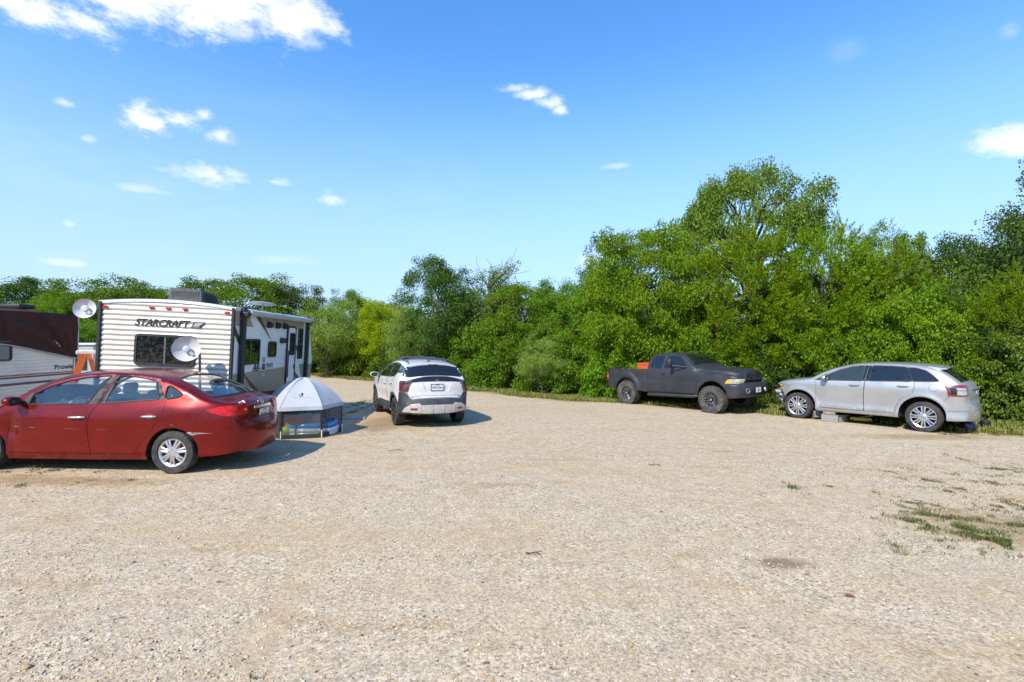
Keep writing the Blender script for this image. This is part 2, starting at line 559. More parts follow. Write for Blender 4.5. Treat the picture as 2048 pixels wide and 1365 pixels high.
    cb = spot(.7, 8.8, 1.1, .2, 0, .35, (.36, .28, .2), cb)
    # wood edge: leaf litter, dry earth and thin grass
    t = N.math('ADD', N.math('MULTIPLY', x, .63), N.math('MULTIPLY', y, .776))
    t = N.math('ADD', t, N.math('MULTIPLY', N.math('SUBTRACT', N.noise(tc, .9, 6, .7), .5), 1.7))
    t = N.math('SUBTRACT', t, N.math('MULTIPLY', N.ramp(x, 1.5, 4.5), 1.1))
    gm = N.ramp(t, 15.5, 16.3)
    lit = N.mix(N.ramp(N.noise(tc, 14, 5, .7), .3, .7), (.20, .155, .075), (.25, .235, .085))
    cb = N.mix(gm, cb, lit)
    # earth showing among the weeds at the right and by the red car and the tent
    def earth(px, py, rx, ry, cb, amt=.8):
        return spot(px, py, rx, ry, 0, amt, (.30, .235, .145), cb)
    cb = earth(5.5, 5.7, 1.2, 1.0, cb, .7); cb = earth(-6.3, 7.0, 2.2, .35, cb, .75); cb = earth(-3.2, 12.6, .9, 2.2, cb, .85)
    cb = earth(9.6, 11.7, 2.2, .5, cb, .7)
    sp = N.math('ADD', .68, N.math('MULTIPLY', N.ramp(N.noise(tc, 150, 3, .75), .28, .68), .48))
    sp = N.math('MULTIPLY', sp, N.math('ADD', .74, N.math('MULTIPLY', N.ramp(N.noise(tc, 34, 3, .7), .30, .66), .40)))
    sp = N.math('MULTIPLY', sp, N.math('ADD', .86, N.math('MULTIPLY', N.ramp(N.noise(tc, 6, 6, .7), .3, .7), .22)))
    cm = N.new('ShaderNodeCombineColor')
    for q in range(3): N.set(cm, q, sp)
    cb = N.mix(1.0, cb, cm.outputs[0], 'MULTIPLY')
    cb = N.mix(1.0, cb, (1.02, .892, .710), 'MULTIPLY')
    p = N.new('ShaderNodeBsdfPrincipled'); N.set(p, 'Base Color', cb); N.set(p, 'Roughness', .93); N.set(p, 'Specular IOR Level', .2)
    h = N.math('MULTIPLY', N.math('SUBTRACT', 1, v1.outputs['Distance']), .0040)
    h = N.math('ADD', h, N.math('MULTIPLY', N.math('MULTIPLY', pick2, N.math('SUBTRACT', 1, v2.outputs['Distance'])), .0062))
    h = N.math('ADD', h, N.math('MULTIPLY', N.math('MULTIPLY', pick3, N.math('SUBTRACT', 1, v3.outputs['Distance'])), .010))
    h = N.math('ADD', h, N.math('MULTIPLY', big2, .02))
    h = N.math('MULTIPLY', h, N.math('SUBTRACT', 1, N.math('MULTIPLY', dustm, .6)))
    b = N.new('ShaderNodeBump'); N.set(b, 'Strength', .70); N.set(b, 'Distance', 1.0); N.set(b, 'Height', h)
    N.set(p, 'Normal', b.outputs[0])
    N.l.new(p.outputs[0], out.inputs[0])
    return m


def make_ground():
    xs = np.unique(np.concatenate([np.linspace(-400, -30, 10), np.linspace(-30, 26, 150), np.linspace(26, 400, 10)]))
    ys = np.unique(np.concatenate([np.linspace(-300, -6, 8), np.linspace(-6, 40, 125), np.linspace(40, 900, 14)]))
    X, Y = np.meshgrid(xs, ys)
    Z = gz(X, Y)
    und = np.vectorize(lambda a, b: noise.noise(Vector((a * .35, b * .35, 3.1))) * .02 + noise.noise(Vector((a * 1.3, b * 1.3, 7.7))) * .008)
    Z = Z + und(X, Y) * (np.hypot(X, Y) < 60)
    V = np.stack([X, Y, Z], -1).reshape(-1, 3)
    n = len(xs)
    F = [(j * n + i, j * n + i + 1, (j + 1) * n + i + 1, (j + 1) * n + i) for j in range(len(ys) - 1) for i in range(n - 1)]
    o = link('ground', mkmesh('ground', V, F), ground_mat())
    tag(o, None, None, kind='structure')


make_ground()


def fast_mesh(name, V, F):
    """quads or triangles from arrays"""
    me = bpy.data.meshes.new(name)
    V = np.asarray(V, np.float32); F = np.asarray(F, np.int32)
    k = F.shape[1]
    me.vertices.add(len(V)); me.vertices.foreach_set('co', V.ravel())
    me.loops.add(F.size); me.loops.foreach_set('vertex_index', F.ravel())
    me.polygons.add(len(F)); me.polygons.foreach_set('loop_start', np.arange(0, F.size, k, dtype=np.int32))
    me.update(calc_edges=True); me.validate()
    return me


def stones():
    rng = np.random.default_rng(11)
    t = (1 + 5 ** .5) / 2
    ico = np.array([(-1, t, 0), (1, t, 0), (-1, -t, 0), (1, -t, 0), (0, -1, t), (0, 1, t), (0, -1, -t), (0, 1, -t), (t, 0, -1), (t, 0, 1), (-t, 0, -1), (-t, 0, 1)]) / 1.9
    fc = np.array([(0, 11, 5), (0, 5, 1), (0, 1, 7), (0, 7, 10), (0, 10, 11), (1, 5, 9), (5, 11, 4), (11, 10, 2), (10, 7, 6), (7, 1, 8), (3, 9, 4), (3, 4, 2), (3, 2, 6), (3, 6, 8), (3, 8, 9), (4, 9, 5), (2, 4, 11), (6, 2, 10), (8, 6, 7), (9, 8, 1)])
    n = 27000
    Yd = 2.6 + 9.5 * rng.random(n) ** 1.7
    Xd = (rng.random(n) * 2 - 1) * (Yd * 1.08 + .4)
    # gravel lies thicker in some places
    keep = np.array([noise.noise(Vector((a * .8, b * .8, 1.3))) + .6 * noise.noise(Vector((a * 2.7, b * 2.7, 5.))) > rng.random() * .7 - .45 for a, b in zip(Xd, Yd)])
    keep &= ~((Xd < -3.7) & (Yd > 7.0))
    Xd, Yd = Xd[keep], Yd[keep]; n = len(Xd)
    s = .004 + .0095 * rng.random(n) ** 3.2 + .013 * (rng.random(n) > .992) * rng.random(n)
    a = rng.random(n) * 6.283
    sc = np.stack([s * (.8 + .7 * rng.random(n)), s * (.7 + .4 * rng.random(n)), s * (.4 + .3 * rng.random(n))], 1)
    P = ico[None] * (1 + .25 * (rng.random((n, 12, 1)) - .5)) * sc[:, None]
    c, q = np.cos(a)[:, None], np.sin(a)[:, None]
    V = np.stack([P[..., 0] * c - P[..., 1] * q + Xd[:, None], P[..., 0] * q + P[..., 1] * c + Yd[:, None], P[..., 2] + (gz(Xd, Yd) + s * .22)[:, None]], -1)
    und = np.array([noise.noise(Vector((a * .35, b * .35, 3.1))) * .02 + noise.noise(Vector((a * 1.3, b * 1.3, 7.7))) * .008 for a, b in zip(Xd, Yd)])
    V[..., 2] += und[:, None]
    F = (fc[None] + 12 * np.arange(n)[:, None, None]).reshape(-1, 3)
    m, N, out = newmat('loose limestone chips')
    g = N.new('ShaderNodeNewGeometry')
    r = N.new('ShaderNodeValToRGB'); N.set(r, 0, g.outputs['Random Per Island']); cr = r.color_ramp; cr.interpolation = 'CONSTANT'
    cols = [(0, (.64, .58, .49)), (.22, (.74, .70, .63)), (.42, (.55, .50, .43)), (.58, (.50, .50, .49)), (.70, (.62, .53, .41)), (.83, (.40, .37, .34)), (.9, (.50, .36, .21)), (.955, (.36, .20, .10)), (.975, (.10, .10, .105))]
    while len(cr.elements) < len(cols): cr.elements.new(.5)
    for e, (p, cc) in zip(cr.elements, cols): e.position = p; e.color = (*cc, 1)
    p = N.new('ShaderNodeBsdfPrincipled'); N.set(p, 'Base Color', N.mix(1.0, r.outputs[0], (.80, .715, .59), 'MULTIPLY')); N.set(p, 'Roughness', .9); N.set(p, 'Specular IOR Level', .2)
    N.l.new(p.outputs[0], out.inputs[0])
    o = link('gravel', fast_mesh('gravel', V.reshape(-1, 3), F), m)
    tag(o, 'loose pale limestone chips strewn over the parking area', 'gravel', kind='stuff')


stones()
# ------------------------------------------------------------------ vehicle bodies
class Body:
    """A car body: the side outline (front to rear over the top), how far the flank bulges at each height and
    length, and how much the strip across the car bows outwards."""
    def __init__(s, top, bottom, zl, plan, sp=.05, extra=None, pw=2.4, mid=(1.2, 0, .75)):
        s.mid = mid; s.extra = extra; s.pw = pw
        T = np.array([(a[0], a[1], a[2], a[3]) for a in top], float)
        cor = [len(a) > 4 and a[4] for a in top]
        out = []
        n = len(T)
        for i in range(n - 1):
            p1, p2 = T[i], T[i + 1]
            p0 = T[i - 1] if i > 0 and not cor[i] else p1 - (p2 - p1)
            p3 = T[i + 2] if i + 2 < n and not cor[i + 1] else p2 + (p2 - p1)
            k = max(1, int(math.ceil(np.linalg.norm((p2 - p1)[:2]) / sp)))
            # centripetal tangents
            d0 = max(np.linalg.norm((p1 - p0)[:2]), 1e-6) ** .5; d1 = max(np.linalg.norm((p2 - p1)[:2]), 1e-6) ** .5; d2 = max(np.linalg.norm((p3 - p2)[:2]), 1e-6) ** .5
            m1 = (p2 - p1) + d1 * ((p1 - p0) / d0 - (p2 - p0) / (d0 + d1)); m2 = (p2 - p1) + d1 * ((p3 - p2) / d2 - (p3 - p1) / (d1 + d2))
            for j in range(k):
                t = j / k
                q = (2 * t ** 3 - 3 * t * t + 1) * p1 + (t ** 3 - 2 * t * t + t) * m1 + (-2 * t ** 3 + 3 * t * t) * p2 + (t ** 3 - t * t) * m2
                out.append(q)
        out.append(T[-1])
        s.T = np.array(out); s.P = s.T[:, :2]; s.bottom = densify(bottom, .06, False)
        s.A, s.C = s.P[:-1], s.P[1:]
        L = np.linalg.norm(s.C - s.A, axis=1); s.s = np.concatenate([[0], np.cumsum(L)])
        t = (s.C - s.A) / L[:, None]; nn = np.stack([t[:, 1], -t[:, 0]], 1)
        vn = np.concatenate([nn[:1], (nn[:-1] + nn[1:]) / 2, nn[-1:]])
        for _ in range(2): vn[1:-1] = .25 * vn[:-2] + .5 * vn[1:-1] + .25 * vn[2:]
        s.n = vn / np.linalg.norm(vn, axis=1, keepdims=True)
        def smooth(lst, sg, lo, hi):
            lst = sorted(lst); g = np.arange(lo, hi, .005); v = np.interp(g, [a for a, b in lst], [b for a, b in lst])
            k = np.exp(-.5 * (np.arange(-int(3 * sg / .005), int(3 * sg / .005) + 1) * .005 / sg) ** 2); k /= k.sum()
            h = len(k) // 2; return g, np.convolve(np.pad(v, h, mode='edge'), k, 'valid')
        s.zg, s.zv = smooth(zl, .022, 0, 2.4); s.xg, s.xv = smooth(plan, .05, -3, 6)
        s.We = s.W(s.P[:, 0], s.P[:, 1])
        im = int(s.P[:, 1].argmax()); s.im = im
        s.poly = np.concatenate([s.P, s.bottom[1:-1]]) if np.linalg.norm(s.bottom[0] - s.P[-1]) < 1e-3 else np.concatenate([s.P, s.bottom])

    def W(s, x, z):
        y = np.interp(x, s.xg, s.xv) + np.interp(z, s.zg, s.zv)
        if s.extra is not None: y = y + s.extra(x, z)
        d, i, t = segdist(np.stack([x, z], 1), s.A, s.C)
        r = s.T[i, 3] * (1 - t) + s.T[np.minimum(i + 1, len(s.T) - 1), 3] * t
        q = np.clip(1 - d / np.maximum(r, 1e-4), 0, 1)
        return y - r * (1 - np.sqrt(np.maximum(0, 1 - q * q)))

    def side(s, sg, off=0.):
        return lambda U: np.stack([U[:, 0], sg * (s.W(U[:, 0], U[:, 1]) + off), U[:, 1]], 1)

    def strip(s):
        def fn(U):
            u = np.clip(U[:, 0], 0, s.s[-1]); v = U[:, 1] / .75
            px = np.interp(u, s.s, s.T[:, 0]); pz = np.interp(u, s.s, s.T[:, 1]); c = np.interp(u, s.s, s.T[:, 2])
            nx = np.interp(u, s.s, s.n[:, 0]); nz = np.interp(u, s.s, s.n[:, 1]); w = np.interp(u, s.s, s.We)
            o = c * (1 - np.minimum(np.abs(v), 1.) ** s.pw)
            return np.stack([px + nx * o, v * w, pz + nz * o], 1)
        return fn

    def S(s, x, z):
        d, i, t = segdist(np.array([(x, z)], float), s.A, s.C)
        return float(s.s[i[0]] + t[0] * (s.s[i[0] + 1] - s.s[i[0]]))

    def end(s, rear=True):
        """surface by (y, z) on the rear or front face, wrapping round the corners on to the flanks"""
        sel = np.arange(s.im, len(s.s)) if rear else np.arange(0, s.im + 1)
        z = s.T[sel, 1]; ss = s.s[sel]
        o = np.argsort(z); z = z[o]; ss = ss[o]
        st = s.strip(); sgx = 1 if rear else -1
        def fn(U):
            u = np.interp(U[:, 1], z, ss); w = np.interp(u, s.s, s.We); v = U[:, 0] / np.maximum(w, 1e-3)
            X = st(np.stack([u, np.clip(v, -1, 1) * .75], 1))
            ov = np.abs(U[:, 0]) - w
            if (ov > 0).any():
                k = ov > 0
                px = np.interp(u[k], s.s, s.T[:, 0]) + sgx * ov[k]
                X[k] = np.stack([px, np.sign(U[k, 0]) * s.W(px, U[k, 1]), U[k, 1]], 1)
            return X
        return fn

    def shell(s, name, m, parent, side_holes=(), strip_holes=(), strip_range=None, sp=.06, sides=(1, -1), rim=.0, closed=True):
        V = []; F = []
        def put(v, f):
            k = len(V); V.extend(v); F.extend([tuple(i + k for i in t) for t in f])
        rr = float(np.median(s.T[:, 3]))
        for sg in sides:
            put(*patch(s.poly, s.side(sg), holes=side_holes, sp=sp, rows=(.012, .03, .06), out=s.mid, rim=rim))
        n = len(s.s); a, b = strip_range or (0, n - 1)
        e = [(s.s[i], -.75) for i in range(a, b + 1)]; t = [(s.s[i], .75) for i in range(b, a - 1, -1)]
        k = np.linspace(-.75, .75, 17)[1:-1]
        poly = e + [(s.s[b], q) for q in k] + t + [(s.s[a], q) for q in k[::-1]]
        put(*patch(poly, s.strip(), holes=strip_holes, sp=.07, out=s.mid))
        bm = bmesh.new(); me = mkmesh(name, V, F); bm.from_mesh(me)
        bmesh.ops.remove_doubles(bm, verts=list(bm.verts), dist=.0006); bm.to_mesh(me); bm.free()
        me.polygons.foreach_set('use_smooth', [True] * len(me.polygons)); me.set_sharp_from_angle(angle=R(50))
        return link(name, me, m, parent)

    def under(s, name, m, parent, dz=.012):
        mb = MB(); B = s.bottom
        w = s.W(B[:, 0], B[:, 1] + .03) - .015
        V = []; F = []
        for i, (x, z) in enumerate(B): V += [(x, -w[i], z + dz), (x, w[i], z + dz)]
        for i in range(len(B) - 1): F.append((2 * i, 2 * i + 1, 2 * i + 3, 2 * i + 2))
        # engine, tunnel and tank between the wheel wells
        x0, x1 = B[:, 0].min() + .25, B[:, 0].max() - .2; z0 = np.percentile(B[:, 1], 30) + .02; zt = B[:, 1].max() + .04
        k = len(V); v, f = cubeVF((x1 - x0, 1.06, zt - z0), Matrix.Translation(((x0 + x1) / 2, 0, (z0 + zt) / 2)))
        V += [tuple(q) for q in v]; F += [tuple(i + k for i in t) for t in f]
        return link(name, mkmesh(name, V, F, False), m, parent)


def arch(cx, cz, r, a0, a1, n=16):
    """wheel arch from angle a0 to a1 (degrees, seen with the front to the right)"""
    return [(cx + r * math.cos(R(a0 + (a1 - a0) * i / n)), cz + r * math.sin(R(a0 + (a1 - a0) * i / n))) for i in range(n + 1)]


M_ = {}
def setup_materials():
    M_['black'] = pm('black plastic trim', (.022, .022, .024), .55, var=.25, scale=9)
    M_['blackgloss'] = pm('gloss black', (.012, .012, .014), .12, coat=.6)
    M_['under'] = pm('dark underside', (.012, .011, .010), .9, var=.4)
    M_['tyre'] = pm('dusty tyre rubber', (.028, .027, .026), .82, var=.3, scale=18, dirt=(.16, .135, .11), dirtf=.5, bump=.2, bscale=60)
    M_['tyredusty'] = pm('mud caked tyre rubber', (.060, .055, .050), .9, var=.35, scale=12, dirt=(.17, .15, .125), dirtf=.8, bump=.4, bscale=45)
    M_['silverplastic'] = pm('silver painted wheel cover', (.55, .55, .56), .32, .75, var=.1)
    M_['chrome'] = pm('chrome', (.78, .78, .78), .24, 1., var=.05)
    M_['dull'] = pm('dull aluminium', (.45, .45, .45), .45, .8, var=.2)
    M_['red_lens'] = pm('red lamp lens', (.50, .010, .006), .22, coat=.25, spec=.3, var=.25, scale=22)
    M_['darkred_lens'] = pm('smoked red lens', (.20, .012, .012), .12, coat=1., var=.2)
    M_['white_lens'] = pm('clear lamp lens', (.32, .33, .33), .12, coat=1., var=.18, scale=40)
    M_['amber'] = pm('amber lens', (.85, .33, .01), .15, coat=1., var=.1)
    M_['yellowed'] = pm('yellowed headlamp lens', (.66, .63, .42), .22, coat=.5, var=.15, scale=20)
    M_['plate'] = pm('white number plate', (.62, .63, .64), .4, var=.04)
    M_['ink'] = pm('black lettering', (.012, .012, .014), .5, var=.1)
    M_['rust'] = pm('rusty brake drum', (.16, .055, .03), .85, var=.5, scale=30)
    M_['greyint'] = pm('grey cloth seats', (.17, .175, .185), .9, var=.15, scale=40)
    M_['greyint2'] = pm('light grey cabin plastic', (.33, .335, .34), .75, var=.1)
    M_['darkint'] = pm('dark cabin plastic', (.045, .05, .055), .7, var=.2)
    M_['clearglass'] = glassmat('clear car glass', (.93, .96, .96), .93, (.12, .14, .15))
    M_['tint'] = glassmat('dark tinted glass', (.1, .1, .1), .0, (.008, .009, .010))
    M_['tint2'] = glassmat('half tinted glass', (.1, .1, .1), .0, (.022, .030, .028))
    M_['white'] = pm('white paint on metal', (.58, .58, .58), .4, var=.05)


setup_materials()


def spokes(mb, n, r0, r1, w0, w1, dep0, dep1, th, ang=0, twin=0., taper=None):
    """spokes of a wheel lying in its own xy plane, outside face towards +z"""
    for k in range(n):
        a = ang + 2 * math.pi * k / n
        for o in ((-1, 1) if twin else (0,)):
            c, q = math.cos(a), math.sin(a)
            V = []
            for (r, w, d, of) in ((r0, w0, dep0, o * twin * .55), ((r0 + r1) / 2, (w0 + w1) / 2, (dep0 + dep1) / 2 + .012, o * twin * .8), (r1, w1, dep1, o * twin * 1.15)):
                for (sy, sz) in ((-1, -1), (-1, .55), (-.6, 1), (.6, 1), (1, .55), (1, -1)):
                    x, y = r, of + sy * w / 2
                    V.append((x * c - y * q, x * q + y * c, d + (sz - 1) * th / 2))
            F = []
            for i in range(2):
                for j in range(6): F.append((i * 6 + j, i * 6 + (j + 1) % 6, i * 6 + 6 + (j + 1) % 6, i * 6 + 6 + j))
            F += [tuple(range(6)), tuple(range(12, 18))[::-1]]
            mb.add(V, F)


def wheel(root, x, sg, yface, Rr, w, rimr, style, z=None):
    """a wheel whose outer face lies at |y| = yface; sg = +1 left side"""
    z = Rr if z is None else z
    M = Matrix.Translation((x, sg * (yface - w / 2), z)) @ Matrix.Rotation(R(-90 * sg), 4, 'X')
    # local +z now points outwards
    h = w / 2
    t = MB(); b = .78
    prof = [(rimr - .005, -h * .80), (rimr + .012, -h * .97), (rimr + (Rr - rimr) * .45, -h * 1.0), (Rr * .965, -h * .90), (Rr, -h * .70)]
    for g in (-.36, 0, .36):
        prof += [(Rr, h * (g - .07)), (Rr - .009, h * (g - .05)), (Rr - .009, h * (g + .05)), (Rr, h * (g + .07))]
    prof += [(Rr, h * .70), (Rr * .965, h * .90), (rimr + (Rr - rimr) * .45, h * 1.0), (rimr + .012, h * .97), (rimr - .005, h * .80)]
    t.lathe(prof, 56, M)
    if style == 'truck':
        rng = random.Random(3)
        for k in range(30):
            a = 2 * math.pi * k / 30
            for row, (oz, rr) in enumerate(((.78, -.006), (.28, .0), (-.28, .0), (-.78, -.006))):
                aa = a + (.1 if row % 2 else 0)
                q = Matrix.Rotation(aa, 4, 'Z') @ Matrix.Translation((Rr + rr, 0, oz * h)) @ Matrix.Rotation(R(18 if row < 2 else -18), 4, 'X')
                qq = M @ q
                t.box((0, 0, 0), (.04, .062, h * .42), bev=.006) if False else t.add(*cubeVF((.036, .060, h * .46), qq))
    ty = t.build('wheel', M_['tyredusty'] if style == 'truck' else M_['tyre'], root, angle=40)
    d = MB()
    # barrel and lip
    d.lathe([(rimr - .002, -h * .8), (rimr - .03, -h * .5), (rimr - .035, h * .2), (rimr - .022, h * .74), (rimr + .006, h * .86), (rimr + .010, h * .80), (rimr, h * .72)], 48, M)
    if style == 'red':
        s = MB(); spokes(s, 7, .05, rimr - .014, .034, .030, h * .84, h * .74, .02, R(90), .024)
        s.lathe([(.001, h * .90), (.045, h * .90), (.075, h * .86), (.082, h * .78)], 32)
        d.add([M @ Vector(v) for v in s.V], s.F)
        d.lathe([(rimr - .035, h * .62), (rimr - .012, h * .76), (rimr + .006, h * .86)], 48, M)
        mrim = M_['silverplastic']
    elif style == 'edge':
        s = MB(); spokes(s, 8, .055, rimr - .014, .036, .040, h * .80, h * .80, .03, R(90), .030)
        s.lathe([(.001, h * .90), (.05, h * .90), (.07, h * .82), (.075, h * .7)], 32)
        d.add([M @ Vector(v) for v in s.V], s.F); mrim = M_['chrome']
    elif style == 'truck':
        s = MB(); spokes(s, 8, .06, rimr - .02, .020, .026, h * .66, h * .84, .05, R(90), .026)
        s.lathe([(.001, h * .84), (.05, h * .84), (.062, h * .74), (.07, h * .5)], 32)
        d.add([M @ Vector(v) for v in s.V], s.F); mrim = M_['blackgloss']
    else:
        s = MB(); spokes(s, 5, .05, rimr - .014, .085, .050, h * .72, h * .82, .03, R(90), 0)
        spokes(s, 5, .10, rimr - .014, .02, .022, h * .66, h * .80, .03, R(90 + 36), .02)
        s.lathe([(.001, h * .82), (.03, h * .82), (.06, h * .76), (.065, h * .5)], 32)
        d.add([M @ Vector(v) for v in s.V], s.F); mrim = M_['blackgloss']
    rim = d.build('rim', mrim, ty, angle=30)
    k = MB(); k.lathe([(.0, h * .1), (rimr - .05, h * .1), (rimr - .05, h * -.2)], 32, M)
    k.build('brake', M_['rust'] if style in ('red',) else M_['under'], ty)
    if style == 'red':
        for i in range(5):
            n = MB(); a = R(90 + 72 * i + 36); n.lathe([(0, h * .95), (.009, h * .95), (.012, h * .8)], 10, M @ Matrix.Translation((.054 * math.cos(a), .054 * math.sin(a), 0)))
            n.build('lug_nut', M_['dull'], ty)
    if style == 'truck':
        n = MB()
        for i in range(8):            # milled edges on the black spokes, bolts round the lip
            a = R(90 + 45 * i)
            for o in (-1, 1):
                c, q = math.cos(a), math.sin(a)
                p0 = (.085, o * .022); p1 = (rimr - .03, o * .038)
                n.tube([M @ Vector((p0[0] * c - p0[1] * q, p0[0] * q + p0[1] * c, h * .72)), M @ Vector((p1[0] * c - p1[1] * q, p1[0] * q + p1[1] * c, h * .87))], .0075, 6)
        for i in range(24):
            a = R(15 * i); n.lathe([(0, h * .95), (.007, h * .95), (.007, h * .84)], 8, M @ Matrix.Translation(((rimr - .012) * math.cos(a), (rimr - .012) * math.sin(a), 0)))
        n.lathe([(0, h * .90), (.035, h * .90), (.04, h * .84)], 20, M)
        n.build('rim_accent', M_['chrome'], ty)
    if style == 'edge':
        n = MB()
        for i in range(8):
            a = R(90 + 45 * i); c, q = math.cos(a), math.sin(a)
            p0 = .09; p1 = rimr - .03
            n.add(*cubeVF(((p1 - p0), .010, .006), M @ Matrix.Rotation(a, 4, 'Z') @ Matrix.Translation(((p0 + p1) / 2, 0, h * .83))))
        n.build('rim_accent', M_['ink'], ty)
        n = MB(); n.lathe([(0, h * .93), (.03, h * .93), (.034, h * .88)], 24, M); n.build('hub_cap', M_['dull'], ty)
    return ty


def cubeVF(size, M):
    x, y, z = [q / 2 for q in size]
    V = [M @ Vector(v) for v in ((-x, -y, -z), (x, -y, -z), (x, y, -z), (-x, y, -z), (-x, -y, z), (x, -y, z), (x, y, z), (-x, y, z))]
    return V, [(0, 3, 2, 1), (4, 5, 6, 7), (0, 1, 5, 4), (1, 2, 6, 5), (2, 3, 7, 6), (3, 0, 4, 7)]


def plate(parent, c, T, U, rows, w=.305, h=.155, dark=False):
    """number plate: a board with its lettering; T points right, U up as one reads it"""
    T = Vector(T).normalized(); U = Vector(U).normalized(); n = T.cross(U)
    Rm = Matrix((T, U, n)).transposed()
    mb = MB(); mb.box(Vector(c), (w, h, .006), Rm, .003)
    p = mb.build('number_plate', M_['plate'], parent)
    if dark:
        f = MB()
        for (a, b, sx, sy) in ((0, h / 2, w + .016, .014), (0, -h / 2, w + .016, .014), (w / 2, 0, .012, h), (-w / 2, 0, .012, h)):
            f.box(Vector(c) + T * a + U * b + n * .003, (sx, sy, .008), Rm)
        f.build('plate_frame', M_['black'], p)
    for (s, v, size, sx) in rows:
        fn = plane_fn(Vector(c) + n * .003, T, U)
        text_on('lettering', M_['ink'], p, s, size, fn, (0, v), 1, .002, tuple(Vector(c) - n), sx=sx, off=.0) if False else \
            lettering(p, s, size, c + n * .0045, T, U, (0, v), sx)
    return p


def lettering(parent, s, size, c, T, U, at=(0, 0), sx=1., m=None, shear=0., off=0., name='lettering', spacing=1.):
    V, F = text_geo(s, size, ext=.0008, shear=shear, off=off, sx=sx, spacing=spacing)
    n = Vector(T).cross(Vector(U)); c = Vector(c)
    X = [c + Vector(T) * (at[0] + v[0]) + Vector(U) * (at[1] + v[1]) + n * v[2] for v in V]
    return link(name, mkmesh(name, X, F, False), m or M_['ink'], parent)


def ring_pts(c, a, b, r, n=24):
    return [Vector(c) + Vector(a) * math.cos(2 * math.pi * i / n) * r + Vector(b) * math.sin(2 * math.pi * i / n) * r for i in range(n + 1)]


def handle(parent, B, sg, x0, x1, z0, z1, m, cup=None, name='handle'):
    """a pull handle standing off the flank, with the dished cup behind it"""
    fn = B.side(sg)
    if cup:
        xc, zc = (x0 + x1) / 2, (z0 + z1) / 2
        poly = [(xc + .068 * math.cos(t), zc - .002 + .042 * math.sin(t)) for t in np.linspace(0, 2 * math.pi, 24, endpoint=False)]
        patch_obj('handle_cup', cup, parent, poly, fn, sp=.03, off=.0015, out=B.mid)
    pts = []
    for t in np.linspace(0, 1, 9):
        u = np.array([[x0 + (x1 - x0) * t, z0 + (z1 - z0) * t]])
        p = fn(u)[0]; lift = .012 + .026 * min(1, 5 * min(t, 1 - t))
        pts.append((p[0], p[1] + sg * lift, p[2]))
    mb = MB(); mb.tube(pts, [.010] + [.0145] * 7 + [.010], 10)
    return mb.build(name, m, parent)


def dents(lst):
    def f(x, z):
        y = np.zeros_like(x)
        for (cx, cz, rx, rz, a) in lst: y += a * np.exp(-((x - cx) / rx) ** 2 - ((z - cz) / rz) ** 2)
        return y
    return f


